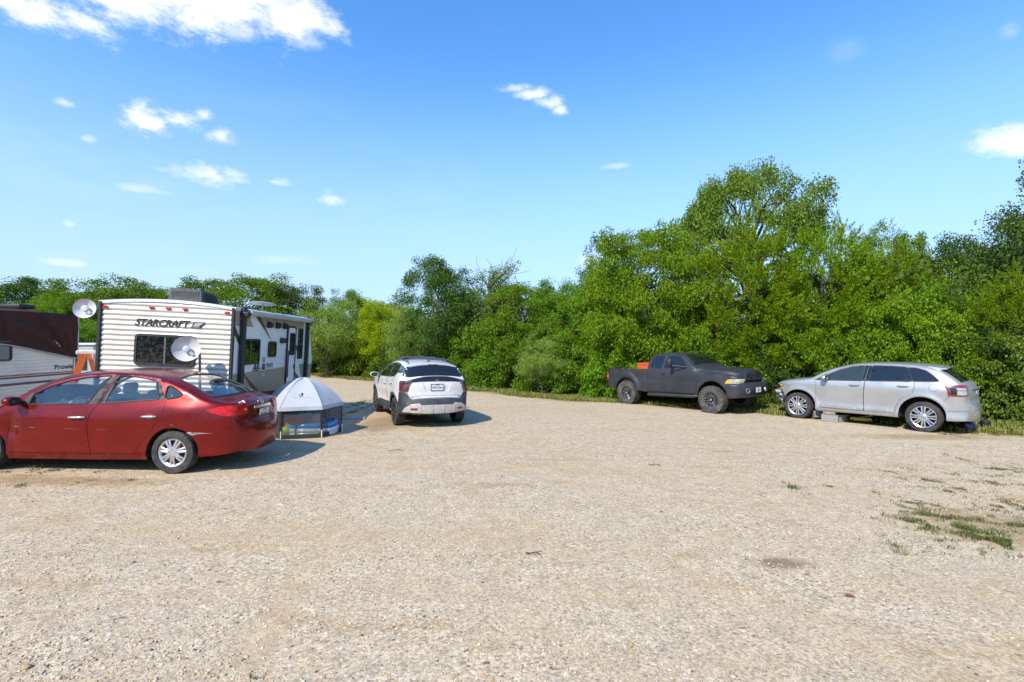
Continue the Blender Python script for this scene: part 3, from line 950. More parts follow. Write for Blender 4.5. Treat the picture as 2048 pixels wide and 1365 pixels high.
# ------------------------------------------------------------------ red saloon
def red_car():
    root = empty('parked_car', ground_matrix(-5.04, 7.41 + .875, (-1, .0)))
    tag(root, 'dusty red four door saloon with dented scraped flank', 'car')
    paint = pm('dusty red metallic paint', (.20, .006, .005), .27, .6, var=.10, scale=3.2, coat=.30, dirt=(.22, .05, .035), dirtf=.16)
    top = [(3.46, .20, .15, .03), (3.56, .38, .17, .05), (3.56, .56, .17, .06), (3.48, .70, .12, .06), (3.15, .82, .05, .07), (2.80, .91, .04, .08), (2.56, 1.02, .05, .05),
           (2.40, 1.115, .10, .03), (2.16, 1.255, .09, .03), (1.888, 1.372, .06, .03), (1.663, 1.432, .045, .035), (1.393, 1.468, .04, .04), (1.156, 1.480, .04, .04), (.807, 1.470, .045, .04),
           (.50, 1.435, .055, .04), (.198, 1.362, .07, .04), (-.095, 1.252, .075, .045), (-.38, 1.118, .06, .05), (-.58, 1.058, .04, .05), (-.76, 1.030, .04, .035, 1),
           (-.80, 1.000, .06, .03), (-.81, .90, .08, .04), (-.825, .76, .09, .05), (-.865, .67, .11, .06), (-.885, .58, .13, .06), (-.88, .46, .13, .06), (-.84, .30, .13, .04)]
    bot = [(-.84, .30), (-.60, .265), (-.362, .255)] + arch(.015, .30, .385, 187, -7) + [(.40, .20), (1.2, .185), (2.48, .185)] + arch(2.86, .30, .375, 197, -5) + [(3.26, .20), (3.46, .20)]
    zl = [(.18, -.085), (.255, -.030), (.28, -.022), (.40, -.030), (.60, -.020), (.765, 0), (.80, -.004), (.92, -.030), (1.0, -.056), (1.1, -.088), (1.2, -.128), (1.3, -.178), (1.4, -.228), (1.48, -.272)]
    plan = [(3.62, .58), (3.54, .68), (3.40, .77), (3.1, .84), (2.6, .872), (2.0, .882), (1.2, .887), (.2, .887), (-.25, .878), (-.5, .845), (-.65, .80), (-.78, .735), (-.86, .655), (-.90, .60)]
    dn = dents([(2.44, .64, .10, .16, -.05), (2.1, .62, .34, .05, -.012), (2.2, .80, .24, .05, .006), (1.75, .92, .16, .035, -.007), (1.55, .93, .05, .03, -.008), (-.15, .70, .10, .05, -.008), (2.0, .73, .16, .03, -.006)])
    def extra(x, z):
        fl = .012 * np.exp(-((np.hypot(x - .015, z - .30) - .40) / .035) ** 2) + .012 * np.exp(-((np.hypot(x - 2.86, z - .30) - .40) / .035) ** 2)
        quarter = .02 * np.exp(-((z - .95) / .10) ** 2) * np.exp(-((x + .1) / .4) ** 2)
        return dn(x, z) + fl + quarter
    B = Body(top, bot, zl, plan, extra=extra)
    fw = rounded([(2.20, .998), (2.165, 1.15), (1.952, 1.268), (1.709, 1.352), (1.444, 1.405), (1.105, 1.432), (1.32, 1.018)], .03)
    rw = rounded([(1.142, 1.026), (.985, 1.428), (.781, 1.424), (.538, 1.390), (.375, 1.355), (.262, 1.098)], .03)
    qw = rounded([(.205, 1.305), (.10, 1.270), (-.055, 1.185), (-.045, 1.150), (.03, 1.118), (.19, 1.106)], .05)
    fd = [(2.455, .80), (2.50, .66), (2.495, .47), (2.455, .285), (1.228, .287), (1.268, .469), (1.290, .686), (1.25, .88), (1.165, 1.012), (1.02, 1.446), (1.10, 1.452), (1.45, 1.432), (1.72, 1.385), (1.975, 1.298), (2.20, 1.175), (2.31, 1.085), (2.36, 1.0), (2.42, .92)]
    rd = [(1.222, .287), (.594, .289), (.464, .469), (.335, .62), (.190, .838), (.155, .98), (.155, 1.09), (.262, 1.30), (.345, 1.385), (.53, 1.420), (.785, 1.447), (1.014, 1.446), (1.158, 1.012), (1.245, .88), (1.284, .686), (1.262, .469)]
    lid_s0 = B.S(-.52, 1.07)
    ws = [B.S(2.42, 1.10), B.S(1.70, 1.425)]; rg = [B.S(.20, 1.36), B.S(-.44, 1.095)]
    wsp = rounded([(ws[0] + .05, -.66), (ws[1], -.58), (ws[1], .58), (ws[0] + .05, .66)], .06)
    rgp = rounded([(rg[0] + .03, -.60), (rg[1] - .0, -.63), (rg[1] + .04, -.3), (rg[1] + .04, .3), (rg[1] - .0, .63), (rg[0] + .03, .60), (rg[0], .3), (rg[0], -.3)], .07)
    B.shell('body', paint, root, side_holes=[fd, rd, qw], strip_holes=[wsp, rgp], sp=.05)
    B.under('underbody', M_['under'], root)
    trimm = pm('faded black door trim', (.028, .025, .022), .6, var=.3, scale=20)
    for sg in (1, -1):
        for nm, poly, win, h in (('front', fd, fw, (1.553, 1.304, .822, .826)), ('rear', rd, rw, (.47, .243, .848, .852))):
            d = patch_obj('door', paint, root, inset(poly, .004), B.side(sg), holes=[win], sp=.05, rim=.03, rows=(.012,), out=B.mid)
            d['label'] = ('creased red front door' if nm == 'front' else 'red rear door') + (' on the near side' if sg == 1 else ' on the far side')
            patch_obj('window', M_['clearglass'], d, win, B.side(sg), sp=.08, off=-.006, out=B.mid)
            fr = MB()
            pts = densify(win, .05); pts3 = B.side(sg)(pts); pts3 = [tuple(p) for p in pts3] + [tuple(pts3[0])]
            fr.tube(pts3, .009, 6, cap=False); fr.build('window_seal', M_['black'], d)
            handle(d, B, sg, h[0], h[1], h[2], h[3], M_['silverplastic'], cup=pm('red door cup', (.12, .01, .01), .4, .3) if sg == 1 and nm == 'front' else M_['darkred_lens'])
            if nm == 'front':
                patch_obj('door_pillar', trimm, d, [(1.305, 1.012), (1.09, 1.436), (1.028, 1.440), (1.172, 1.012)], B.side(sg), sp=.06, off=.003, out=B.mid)
                patch_obj('mirror_base', M_['black'], d, [(2.35, .999), (2.20, .997), (2.163, 1.150), (2.20, 1.165)], B.side(sg), sp=.06, off=.004, out=B.mid)
            else:
                patch_obj('door_pillar', trimm, d, [(1.150, 1.020), (1.008, 1.440), (.99, 1.430), (1.06, 1.02)][::1], B.side(sg), sp=.06, off=.003, out=B.mid)
                patch_obj('door_pillar', trimm, d, [(.262, 1.092), (.375, 1.352), (.345, 1.375), (.166, 1.09)], B.side(sg), sp=.06, off=.003, out=B.mid)
        patch_obj('quarter_window', M_['clearglass'], root, qw, B.side(sg), sp=.08, off=-.006, out=B.mid)
        fr = MB(); pts3 = [tuple(p) for p in B.side(sg)(densify(qw, .05))]; fr.tube(pts3 + pts3[:1], .013, 6, cap=False); fr.build('window_seal', M_['black'], root)
        # mirror
        mm = MB(); y0 = float(B.W(np.array([2.30]), np.array([1.03]))[0])
        q = Matrix.Translation((2.33, sg * (y0 + .14), 1.055)) @ Matrix.Diagonal((.085, .125, .075, 1))
        sph = [];
        mm.lathe([(.001, 1), (.5, .86), (.87, .5), (1, 0), (.97, -.3), (.80, -.62), (.80, -.56), (.001, -.56)], 24, q @ Matrix.Rotation(R(90), 4, 'Y'))
        mir = mm.build('wing_mirror', paint, root, angle=50)
        g = MB(); g.lathe([(0, -.60), (.78, -.60), (.84, -.52)], 24, q @ Matrix.Rotation(R(90), 4, 'Y')); g.build('mirror_glass', M_['blackgloss'], mir)
        a = MB(); a.box((2.32, sg * (y0 + .02), 1.01), (.07, .10, .03), bev=.01); a.build('mirror_arm', M_['black'], mir)
        # tail lamp wrapping round the corner
        E = B.end(True)
        lamp = [(sg * y, z) for y, z in ((.40, .985), (.52, 1.0), (.66, 1.005), (.80, .992), (.93, .965), (.985, .945), (.93, .905), (.80, .862), (.66, .842), (.50, .845), (.42, .862))]
        tl = patch_obj('tail_lamp', M_['red_lens'], root, rounded(lamp, .02), E, sp=.04, off=.010, rim=.012, out=B.mid)
        patch_obj('lamp_lens', M_['white_lens'], tl, [(sg * .44, .905), (sg * .50, .905), (sg * .505, .935), (sg * .445, .938)], E, sp=.03, off=.013, out=B.mid)
        # fuel flap outline
    fl = MB(); c = [(-.248 + .088 * math.cos(t), .822 + .088 * math.sin(t)) for t in np.linspace(0, 2 * math.pi, 33)]
    fl.tube([tuple(p) for p in B.side(1, .0)(np.array(c))], .0035, 6, cap=False); fl.build('fuel_flap', M_['ink'], root)
    gm = M_['clearglass']
    patch_obj('windscreen', gm, root, wsp, B.strip(), sp=.1, off=-.004, out=B.mid)
    rgl = patch_obj('rear_window', gm, root, rgp, B.strip(), sp=.1, off=-.004, out=B.mid)
    for P in (wsp, rgp):
        pts3 = [tuple(p) for p in B.strip()(densify(P, .05))]
        s = MB(); s.tube(pts3 + pts3[:1], .012, 6, cap=False); s.build('window_seal', M_['black'], root)
    # boot lid panel lines, chrome strip, badge, plate, lettering
    E = B.end(True)
    def line(pts, r=.004, m='ink', name='panel_gap'):
        s = MB(); s.tube([tuple(p) for p in E(densify(pts, .03, False))], r, 6); return s.build(name, M_[m], root)
    line([(.52, 1.0), (.40, .96), (.40, .84), (.36, .71), (.30, .69), (-.30, .69), (-.36, .71), (-.40, .84), (-.40, .96), (-.52, 1.0)])
    line([(.86, .665), (.6, .675), (.36, .70)], .003); line([(-.86, .665), (-.6, .675), (-.36, .70)], .003)
    patch_obj('chrome_strip', M_['chrome'], root, rounded([(-.27, .905), (.27, .905), (.25, .945), (-.25, .945)], .015), E, sp=.04, off=.016, rim=.016, out=B.mid)
    c = E(np.array([[0., .82]]))[0]
    plate(root, Vector((c[0] - .012, 0, .815)), (0, -1, 0), (-.10, 0, 1), [('TEXAS', .055, .035, 1.1), ('NBJ-2026', -.018, .078, .75)])
    # badge: slanted H in an oval
    fnE = E
    o = [( .048 * math.cos(t), .985 + .028 * math.sin(t)) for t in np.linspace(0, 2 * math.pi, 29)]
    s = MB(); X = E(np.array(o)); N_ = fnormal(E, np.array(o), np.array(B.mid)); s.tube([tuple(p) for p in X + N_ * .006], .005, 6, cap=False)
    for p in ([(.022, .967), (.012, 1.003)], [(-.012, .967), (-.022, 1.003)], [(.016, .984), (-.016, .986)]):
        q = np.array(p); s.tube([tuple(v) for v in E(q) + fnormal(E, q, np.array(B.mid)) * .006], .005, 6)
    s.build('badge', M_['chrome'], root)
    text_on('lettering', M_['chrome'], root, 'ELANTRA', .034, lambda U: E(U * np.array([-1, 1])), (-.47, 1.015 - .0), 1, .003, B.mid, shear=.2)
    # scrape on the rear arch and along the doors
    sc = pm('bare scraped metal', (.33, .25, .25), .5, .3, var=.3, scale=60)
    fn = B.side(1)
    patch_obj('scrape_mark', sc, root, [(-.19, .618), (-.26, .624), (-.42, .612), (-.56, .600), (-.44, .598), (-.33, .590), (-.30, .575), (-.25, .578), (-.24, .596), (-.20, .604)], fn, sp=.03, off=.0015, out=B.mid)
    for poly in ([(2.47, .668), (2.40, .672), (2.27, .664), (2.40, .660)], [(2.16, .662), (2.11, .668), (2.04, .660), (2.11, .655)], [(1.6, .652), (1.3, .645), (1.6, .648)], [(1.15, .648), (.95, .646), (1.1, .643)], [(.05, .745), (-.02, .712), (-.04, .70), (.02, .735)]):
        patch_obj('scrape_mark', sc, root, poly, fn, sp=.03, off=.0015, out=B.mid)
    # cabin
    fl_ = MB(); fl_.box((1.1, 0, .33), (2.6, 1.5, .04)); fl_.box((-.28, 0, .93), (.5, 1.15, .03)); fl_.build('cabin_floor', M_['darkint'], root)
    for sg in (.37, -.37):
        s = MB(); s.box((1.45, sg, .55), (.50, .50, .16), bev=.05, seg=3)
        s.box((1.14, sg, .86), (.13, .48, .58), Matrix.Rotation(R(-14), 3, 'Y'), .05, 3)
        st = s.build('seat', M_['greyint'], root)
        h = MB(); h.box((1.03, sg, 1.225), (.10, .26, .17), Matrix.Rotation(R(-10), 3, 'Y'), .045, 3)
        h.tube([(1.06, sg - .06, 1.1), (1.04, sg - .06, 1.2)], .006, 6); h.tube([(1.06, sg + .06, 1.1), (1.04, sg + .06, 1.2)], .006, 6)
        h.build('headrest', M_['greyint'], st)
    s = MB(); s.box((.55, 0, .55), (.5, 1.3, .18), bev=.05, seg=3); s.box((.20, 0, .82), (.14, 1.28, .52), Matrix.Rotation(R(-20), 3, 'Y'), .05, 3)
    st = s.build('seat', M_['greyint'], root)
    for y in (.40, -.40):
        h = MB(); h.box((.06, y, 1.135), (.10, .26, .15), Matrix.Rotation(R(-12), 3, 'Y'), .04, 3); h.build('headrest', M_['greyint'], st)
    s = MB(); s.box((2.22, 0, .86), (.5, 1.42, .22), bev=.07, seg=3); s.build('dashboard', M_['darkint'], root)
    s = MB(); c = Vector((1.88, .37, .90)); ax = Vector((-.42, 0, .9)).normalized(); sd_ = Vector((.9, 0, .42)).normalized()
    s.tube(ring_pts(c, (0, 1, 0), ax, .185, 28), .016, 8, cap=False); s.box(c + sd_ * .02, (.04, .16, .12), bev=.02); s.tube([c, c + sd_ * .25], .03, 8)
    s.build('steering_wheel', M_['greyint2'], root)
    st = B.strip()
    hd = [(B.S(1.62, 1.44), -.60), (B.S(.25, 1.375), -.60), (B.S(.25, 1.375), .60), (B.S(1.62, 1.44), .60)]
    patch_obj('headlining', M_['greyint2'], root, hd, st, sp=.12, off=-.03, out=B.mid)
    # head lamps at the front (out of the picture, still part of the car)
    for sg in (1, -1):
        patch_obj('headlamp', M_['white_lens'], root, rounded([(sg * .40, .62), (sg * .70, .64), (sg * .92, .72), (sg * .70, .72), (sg * .45, .70)], .02), B.end(False), sp=.05, off=.006, rim=.008, out=B.mid)
    ant = MB(); ant.box((.28, 0, 1.44), (.16, .045, .03), bev=.012); ant.build('aerial', M_['black'], root)
    for x in (0.015, 2.86):
        for sg in (1, -1): wheel(root, x, sg, .872, .316, .205, .212, 'red')


red_car()
# ------------------------------------------------------------------ shared by the other vehicles
def door_set(B, paint, root, sg, poly, win, wm, hz, hm, label=None, cup=None, sp=.06):
    d = patch_obj('door', paint, root, inset(poly, .005), B.side(sg), sp=sp, off=.001, rim=.02, rows=(.012,), out=B.mid)
    if label: d['label'] = label
    g = MB(); pp = densify(poly, .04); g.tube([tuple(q) for q in B.side(sg)(np.concatenate([pp, pp[:1]]))], .0042, 5, cap=False); g.build('panel_gap', M_['ink'], d)
    if win is not None: window(B, d, sg, win, wm)
    if hz: handle(d, B, sg, *hz, hm, cup=cup)
    return d


def window(B, parent, sg, win, wm, name='window', trim=.018):
    w = patch_obj(name, wm, parent, win, B.side(sg), sp=.09, off=.007, rim=.004, out=B.mid)
    patch_obj('window_seal', M_['black'], w, inset(win, -trim), B.side(sg), holes=[win], sp=.09, off=.004, rim=.004, out=B.mid)
    return w


def gaps(B, parent, sg, lines, name='panel_gap', r=.004):
    s = MB()
    for L in lines: s.tube([tuple(p) for p in B.side(sg)(densify(L, .04, False))], r, 6)
    return s.build(name, M_['ink'], parent)


def mirror(root, p, sg, size, shell_m, arm):
    """wing mirror on its arm; p is the middle of the housing, glass to the rear"""
    mb = MB(); q = Matrix.Translation(p) @ Matrix.Diagonal((*size, 1)) @ Matrix.Rotation(R(90), 4, 'Y')
    mb.lathe([(.001, 1), (.5, .88), (.85, .55), (1, .1), (1, -.4), (.9, -.8), (.82, -.8), (.80, -.7), (.001, -.7)], 20, q)
    o = mb.build('wing_mirror', shell_m, root, angle=50)
    g = MB(); g.lathe([(0, -.74), (.80, -.74), (.82, -.69)], 20, q); g.build('mirror_glass', M_['blackgloss'], o)
    a = MB(); a.tube(arm, .022, 8); a.build('mirror_arm', M_['black'], o)
    return o


# ------------------------------------------------------------------ white crossover
def white_suv():
    a = R(25); f = Vector((-math.sin(a), math.cos(a)))
    l = Vector((-f.y, f.x)); c = Vector((-2.93, 12.3)) - l * .88
    root = empty('parked_car', ground_matrix(c.x, c.y, f))
    tag(root, 'white compact crossover with black roof bars seen from behind', 'car')
    paint = pm('pearl white paint', (.58, .57, .55), .28, var=.03, coat=.6, dirt=(.6, .54, .45), dirtf=.12)
    clad = pm('grey black cladding', (.040, .042, .046), .55, var=.2, scale=5)
    skid = pm('pale silver skid plate', (.44, .41, .375), .42, .15, var=.06)
    lampm = pm('smoked tail lamp lens', (.085, .035, .04), .10, coat=1., var=.6, scale=14)
    top = [(3.42, .27, .10, .04), (3.50, .45, .12, .05), (3.50, .72, .13, .06), (3.42, .95, .10, .07), (3.15, 1.03, .05, .07), (2.70, 1.075, .04, .07), (2.36, 1.13, .05, .04),
           (2.0, 1.32, .09, .03), (1.62, 1.475, .06, .035), (1.3, 1.535, .04, .04), (.9, 1.555, .04, .045), (.4, 1.545, .04, .045), (0, 1.51, .045, .045), (-.30, 1.462, .06, .04, 1),
           (-.345, 1.425, .07, .03), (-.44, 1.29, .08, .04), (-.535, 1.175, .08, .05, 1), (-.60, 1.150, .09, .04), (-.64, 1.11, .10, .04), (-.66, 1.02, .11, .05), (-.655, .86, .12, .055),
           (-.675, .70, .13, .06), (-.71, .62, .14, .06), (-.735, .52, .14, .06), (-.72, .36, .13, .05)]
    bot = [(-.72, .36), (-.44, .34)] + arch(0, .345, .415, 180, 0) + [(.44, .30), (2.22, .27)] + arch(2.66, .345, .41, 182, 0) + [(3.10, .28), (3.42, .27)]
    zl = [(.28, -.05), (.36, -.02), (.55, -.02), (.80, 0), (.95, -.008), (1.05, -.03), (1.14, -.062), (1.2, -.092), (1.3, -.145), (1.4, -.198), (1.5, -.25), (1.58, -.30)]
    plan = [(3.56, .55), (3.48, .68), (3.3, .78), (3.0, .845), (2.5, .87), (1.3, .862), (.4, .875), (0, .885), (-.3, .875), (-.48, .85), (-.6, .805), (-.68, .755), (-.76, .68)]
    def extra(x, z):
        return .018 * np.exp(-((np.hypot(x, z - .345) - .46) / .06) ** 2) + .018 * np.exp(-((np.hypot(x - 2.66, z - .345) - .46) / .06) ** 2) - .02 * np.exp(-((z - .62) / .12) ** 2) * sstep(.5, .9, x) * (1 - sstep(1.9, 2.2, x))
    B = Body(top, bot, zl, plan, extra=extra)
    E = B.end(True)
    B.shell('body', paint, root, sp=.055); B.under('underbody', M_['under'], root)
    fw = rounded([(2.22, 1.115), (1.86, 1.315), (1.5, 1.445), (1.15, 1.485), (1.08, 1.145)], .03)
    rw = rounded([(1.02, 1.150), (1.08, 1.487), (.70, 1.495), (.26, 1.462), (.20, 1.30), (.36, 1.19)], .03)
    qw = rounded([(.13, 1.30), (.19, 1.452), (-.10, 1.425), (-.335, 1.385), (-.40, 1.33), (-.2, 1.31)], .02)
    fd = [(2.26, .47), (2.27, .95), (2.30, 1.09), (1.88, 1.335), (1.5, 1.472), (1.12, 1.508), (1.03, 1.12), (1.03, .48)]
    rd = [(1.03, .48), (1.03, 1.12), (1.11, 1.508), (.70, 1.518), (.23, 1.482), (.165, 1.30), (.33, 1.14), (.40, .85), (.44, .62), (.47, .48)]
    for sg in (1, -1):
        door_set(B, paint, root, sg, fd, fw, M_['tint'], (1.36, 1.18, .965, .967), paint, sp=.06)
        door_set(B, paint, root, sg, rd, rw, M_['tint'], (.52, .34, 1.015, 1.02), paint, sp=.06)
        window(B, root, sg, qw, M_['blackgloss'], 'quarter_window')
        # black arch lips and sill
        for cx, n in ((0, 'wheel_arch_trim'), (2.66, 'wheel_arch_trim')):
            r0, r1 = .416, .485
            poly = arch(cx, .345, r1, 180 if cx else 172, 4) + arch(cx, .345, r0, 4, 180 if cx else 172)
            patch_obj('wheel_arch_trim', clad, root, poly, B.side(sg), sp=.06, off=.012, rim=.012, out=B.mid)
        patch_obj('sill_trim', clad, root, [(.47, .308), (2.19, .278), (2.17, .44), (1.9, .49), (1.2, .50), (.62, .53), (.49, .44)], B.side(sg), sp=.07, off=.010, rim=.01, out=B.mid)
        y0 = float(B.W(np.array([2.1]), np.array([1.1]))[0])
        mirror(root, (2.12, sg * (y0 + .17), 1.135), sg, (.07, .12, .075), paint, [(2.16, sg * (y0 - .02), 1.07), (2.13, sg * (y0 + .09), 1.09)])
        # tail lamp
        lamp = [(sg * y, z) for y, z in ((.585, 1.085), (.60, 1.128), (.70, 1.125), (.85, 1.115), (.93, 1.09), (.90, 1.0), (.885, .885), (.78, .872), (.675, .872), (.62, .99))]
        tl = patch_obj('tail_lamp', lampm, root, rounded(lamp, .015), E, sp=.05, off=.016, rim=.02, out=B.mid)
        patch_obj('lamp_lens', M_['darkred_lens'], tl, [(sg * y, z) for y, z in ((.83, 1.09), (.905, 1.07), (.87, .90), (.80, .89))], E, sp=.05, off=.020, out=B.mid)
        patch_obj('lamp_lens', M_['tint'], tl, [(sg * y, z) for y, z in ((.66, 1.085), (.78, 1.08), (.77, 1.055), (.66, 1.06))], E, sp=.05, off=.020, out=B.mid)
        patch_obj('lamp_lens', M_['darkred_lens'], tl, [(sg * y, z) for y, z in ((.69, 1.0), (.78, 1.005), (.77, .975), (.68, .97))], E, sp=.05, off=.020, out=B.mid)
    gaps(B, root, 1, [[(2.3, 1.09), (2.9, 1.04), (3.3, .98)]])
    # glass at the back with its black frame
    gl = rounded([(.585, 1.20), (.505, 1.425), (-.505, 1.425), (-.585, 1.20), (-.3, 1.185), (.3, 1.185)], .03)
    fr = rounded([(.80, 1.245), (.62, 1.448), (.3, 1.455), (-.3, 1.455), (-.62, 1.448), (-.80, 1.245), (-.62, 1.185), (-.3, 1.172), (.3, 1.172), (.62, 1.185)], .02)
    f_ = patch_obj('rear_window_frame', M_['blackgloss'], root, fr, E, sp=.06, off=.006, rim=.006, out=B.mid)
    g = patch_obj('rear_window', M_['tint'], root, gl, E, sp=.07, off=.011, rim=.004, out=B.mid)
    w = MB(); pts = np.array([(.02, 1.195), (-.2, 1.225), (-.44, 1.235)]); w.tube([tuple(p) for p in E(pts) + fnormal(E, pts, np.array(B.mid)) * .022], [.014, .012, .006], 8)
    w.build('rear_wiper', M_['black'], root)
    spl = MB()
    sp_pts = [(y, z) for y, z in ((-.60, 1.462), (-.4, 1.475), (0, 1.48), (.4, 1.475), (.60, 1.462))]
    ww = [E(np.array([p]))[0] for p in ((-.60, 1.455), (-.3, 1.46), (0, 1.462), (.3, 1.46), (.60, 1.455))]
    for i in range(4):
        a0, a1 = ww[i], ww[i + 1]
        V = []
        for q in (a0, a1): V += [(q[0] + .10, q[1], q[2] + .008), (q[0] - .045, q[1], q[2] - .006), (q[0] - .045, q[1], q[2] - .020), (q[0] + .05, q[1], q[2] - .016)]
        spl.add(V, [(0, 1, 5, 4), (1, 2, 6, 5), (2, 3, 7, 6), (3, 0, 4, 7)] + ([(0, 3, 2, 1)] if i == 0 else []) + ([(4, 5, 6, 7)] if i == 3 else []))
    sp_ = spl.build('spoiler', paint, root)
    s3 = MB(); s3.box((ww[2][0] - .047, 0, ww[2][2] - .012), (.006, .26, .008)); s3.build('brake_light', M_['red_lens'], sp_)
    patch_obj('lamp_bar', M_['blackgloss'], root, rounded([(.66, 1.078), (.60, 1.130), (.3, 1.148), (-.3, 1.148), (-.60, 1.130), (-.66, 1.078), (-.3, 1.082), (.3, 1.082)], .01), E, sp=.05, off=.014, rim=.014, out=B.mid)
    # tailgate outline, number plate recess
    def eline(pts, r=.004, m='ink', name='panel_gap', lift=0.):
        P = densify(pts, .04, False); s = MB(); s.tube([tuple(p) for p in E(P) + fnormal(E, P, np.array(B.mid)) * lift], r, 6); return s.build(name, M_[m], root)
    gate = [(.64, 1.05), (.70, .86), (.66, .75), (.56, .672), (-.56, .672), (-.66, .75), (-.70, .86), (-.64, 1.05)]
    eline(gate, .005)
    shade = pm('white paint of the plate recess', (.70, .69, .67), .3, coat=.5, var=.03)
    rec = MB()
    cc = E(np.array([[0, .97]]))[0]
    xb = cc[0]
    V = [(xb - .006, .36, 1.075), (xb - .006, -.36, 1.075), (xb - .006, -.27, .865), (xb - .006, .27, .865), (xb + .05, .30, 1.075), (xb + .05, -.30, 1.075), (xb + .03, -.235, .89), (xb + .03, .235, .89)]
    # raised ledges either side and below, leaving the middle hollow
    led = pm('white tailgate ledge', (.57, .56, .54), .28, coat=.6, var=.03)
    patch_obj('tailgate_skin', led, root, [(.585, 1.068), (.35, 1.072), (.27, .872), (-.27, .872), (-.35, 1.072), (-.585, 1.068), (-.635, 1.0), (-.672, .86), (-.64, .765), (.64, .765), (.672, .86), (.635, 1.0)], E, sp=.05, off=.022, rim=.03, rows=(.015,), out=B.mid)
    patch_obj('tailgate_skin', led, root, [(.63, .755), (.545, .688), (-.545, .688), (-.63, .755)], E, sp=.05, off=.014, rim=.02, out=B.mid)
    plate(root, Vector((cc[0] - .014, 0, .972)), (0, -1, 0), (-.06, 0, 1), [('TEXAS', .057, .030, 1.15), ('WPS\u00b75064', -.008, .076, .80)], dark=True)
    bx = E(np.array([[0, 1.113]]))[0]
    b = MB(); b.tube(ring_pts((bx[0] - .020, 0, 1.113), (0, 1, 0), (-.1, 0, 1), .040), .006, 8, cap=False); b.box((bx[0] - .020, 0, 1.113), (.008, .098, .014), bev=.002)
    b.build('badge', M_['chrome'], root)
    Em = lambda U: E(U * np.array([-1, 1]))
    text_on('lettering', M_['ink'], root, 'KICKS', .042, Em, (-.50, .725), 1, .016, B.mid, sx=1.35, spacing=1.15)
    text_on('lettering', M_['ink'], root, 'SV', .038, Em, (.54, .735), 1, .016, B.mid, sx=1.2)
    # bumper: black lower half with the pale skid plate
    bl = [(1.02, .345), (.98, .50), (.93, .66), (.90, .80), (.885, .868), (.80, .862), (.72, .862), (.69, .80), (.645, .72), (.565, .662), (0, .656), (-.565, .662), (-.645, .72), (-.69, .80), (-.72, .862), (-.80, .862), (-.885, .868), (-.90, .80), (-.93, .66), (-.98, .50), (-1.02, .345), (-.5, .365), (.5, .365)]
    bp = patch_obj('bumper', clad, root, bl, E, sp=.05, off=.012, rim=.014, rows=(.015,), out=B.mid)
    sk = [(.76, .40), (.70, .49), (.61, .575), (.44, .582), (.385, .545), (-.385, .545), (-.44, .582), (-.61, .575), (-.70, .49), (-.76, .40), (-.3, .385), (.3, .385)]
    k = patch_obj('skid_plate', skid, bp, sk, E, sp=.04, off=.034, rim=.025, rows=(.012,), out=B.mid)
    for y in (.40, .135, -.135, -.40): patch_obj('skid_rib', skid, k, [(y - .008, .395), (y - .008, .545), (y + .008, .545), (y + .008, .395)], E, sp=.05, off=.043, rim=.01, out=B.mid)
    for sg in (1, -1): patch_obj('reflector', M_['darkred_lens'], bp, [(sg * y, z) for y, z in ((.63, .452), (.61, .495), (.465, .495), (.49, .452))], E, sp=.05, off=.040, rim=.006, out=B.mid)
    ex = MB(); ex.tube([(-.50, .40, .345), (-.70, .42, .335)], .032, 12); ex.box((-.42, .38, .36), (.25, .35, .12), bev=.04); ex.build('exhaust', pm('stained exhaust', (.20, .16, .11), .7, .4, var=.4), root)
    patch_obj('windscreen', M_['tint'], root, rounded([(B.S(2.32, 1.15), -.66), (B.S(1.66, 1.465), -.62), (B.S(1.66, 1.465), .62), (B.S(2.32, 1.15), .66)], .06), B.strip(), sp=.1, off=.005, rim=.004, out=B.mid)
    rb = pm('blue grey roof bar', (.085, .10, .125), .4, .3, var=.1)
    st = B.strip()
    for x in (.20, 1.02):
        i = B.S(x, 1.54); m = MB()
        feet = [st(np.array([[i, v * .75]]))[0] for v in (-.90, .90)]
        a, b = feet; h = .085
        pts = [(a[0], a[1], a[2] - .01), (a[0], a[1] + .015, a[2] + h * .7), (a[0], a[1] + .06, a[2] + h), (a[0], 0, a[2] + h + .012), (b[0], b[1] - .06, b[2] + h), (b[0], b[1] - .015, b[2] + h * .7), (b[0], b[1], b[2] - .01)]
        m.tube(pts, [.030, .024, .020, .020, .020, .024, .030], 10)
        m.build('roof_bar', rb, root)
    for sg in (1, -1):
        m = MB(); P = [tuple(st(np.array([[B.S(x, 1.54), sg * .90 * .75]]))[0] + np.array((0, 0, .012))) for x in np.linspace(-.15, 1.4, 9)]; m.tube(P, .014, 8); m.build('roof_rail', rb, root)
    an = MB(); p = st(np.array([[B.S(.05, 1.52), .0]]))[0]; an.lathe([(.001, .05), (.018, .045), (.04, 0)], 12, Matrix.Translation(p)); an.build('aerial', M_['black'], root)
    for sg in (1, -1):
        patch_obj('headlamp', M_['white_lens'], root, rounded([(sg * .42, .86), (sg * .75, .88), (sg * .9, .94), (sg * .75, .94), (sg * .45, .92)], .02), B.end(False), sp=.05, off=.006, rim=.008, out=B.mid)
    for x in (0, 2.66):
        for sg in (1, -1): wheel(root, x, sg, .872, .348, .225, .242, 'suv')


white_suv()


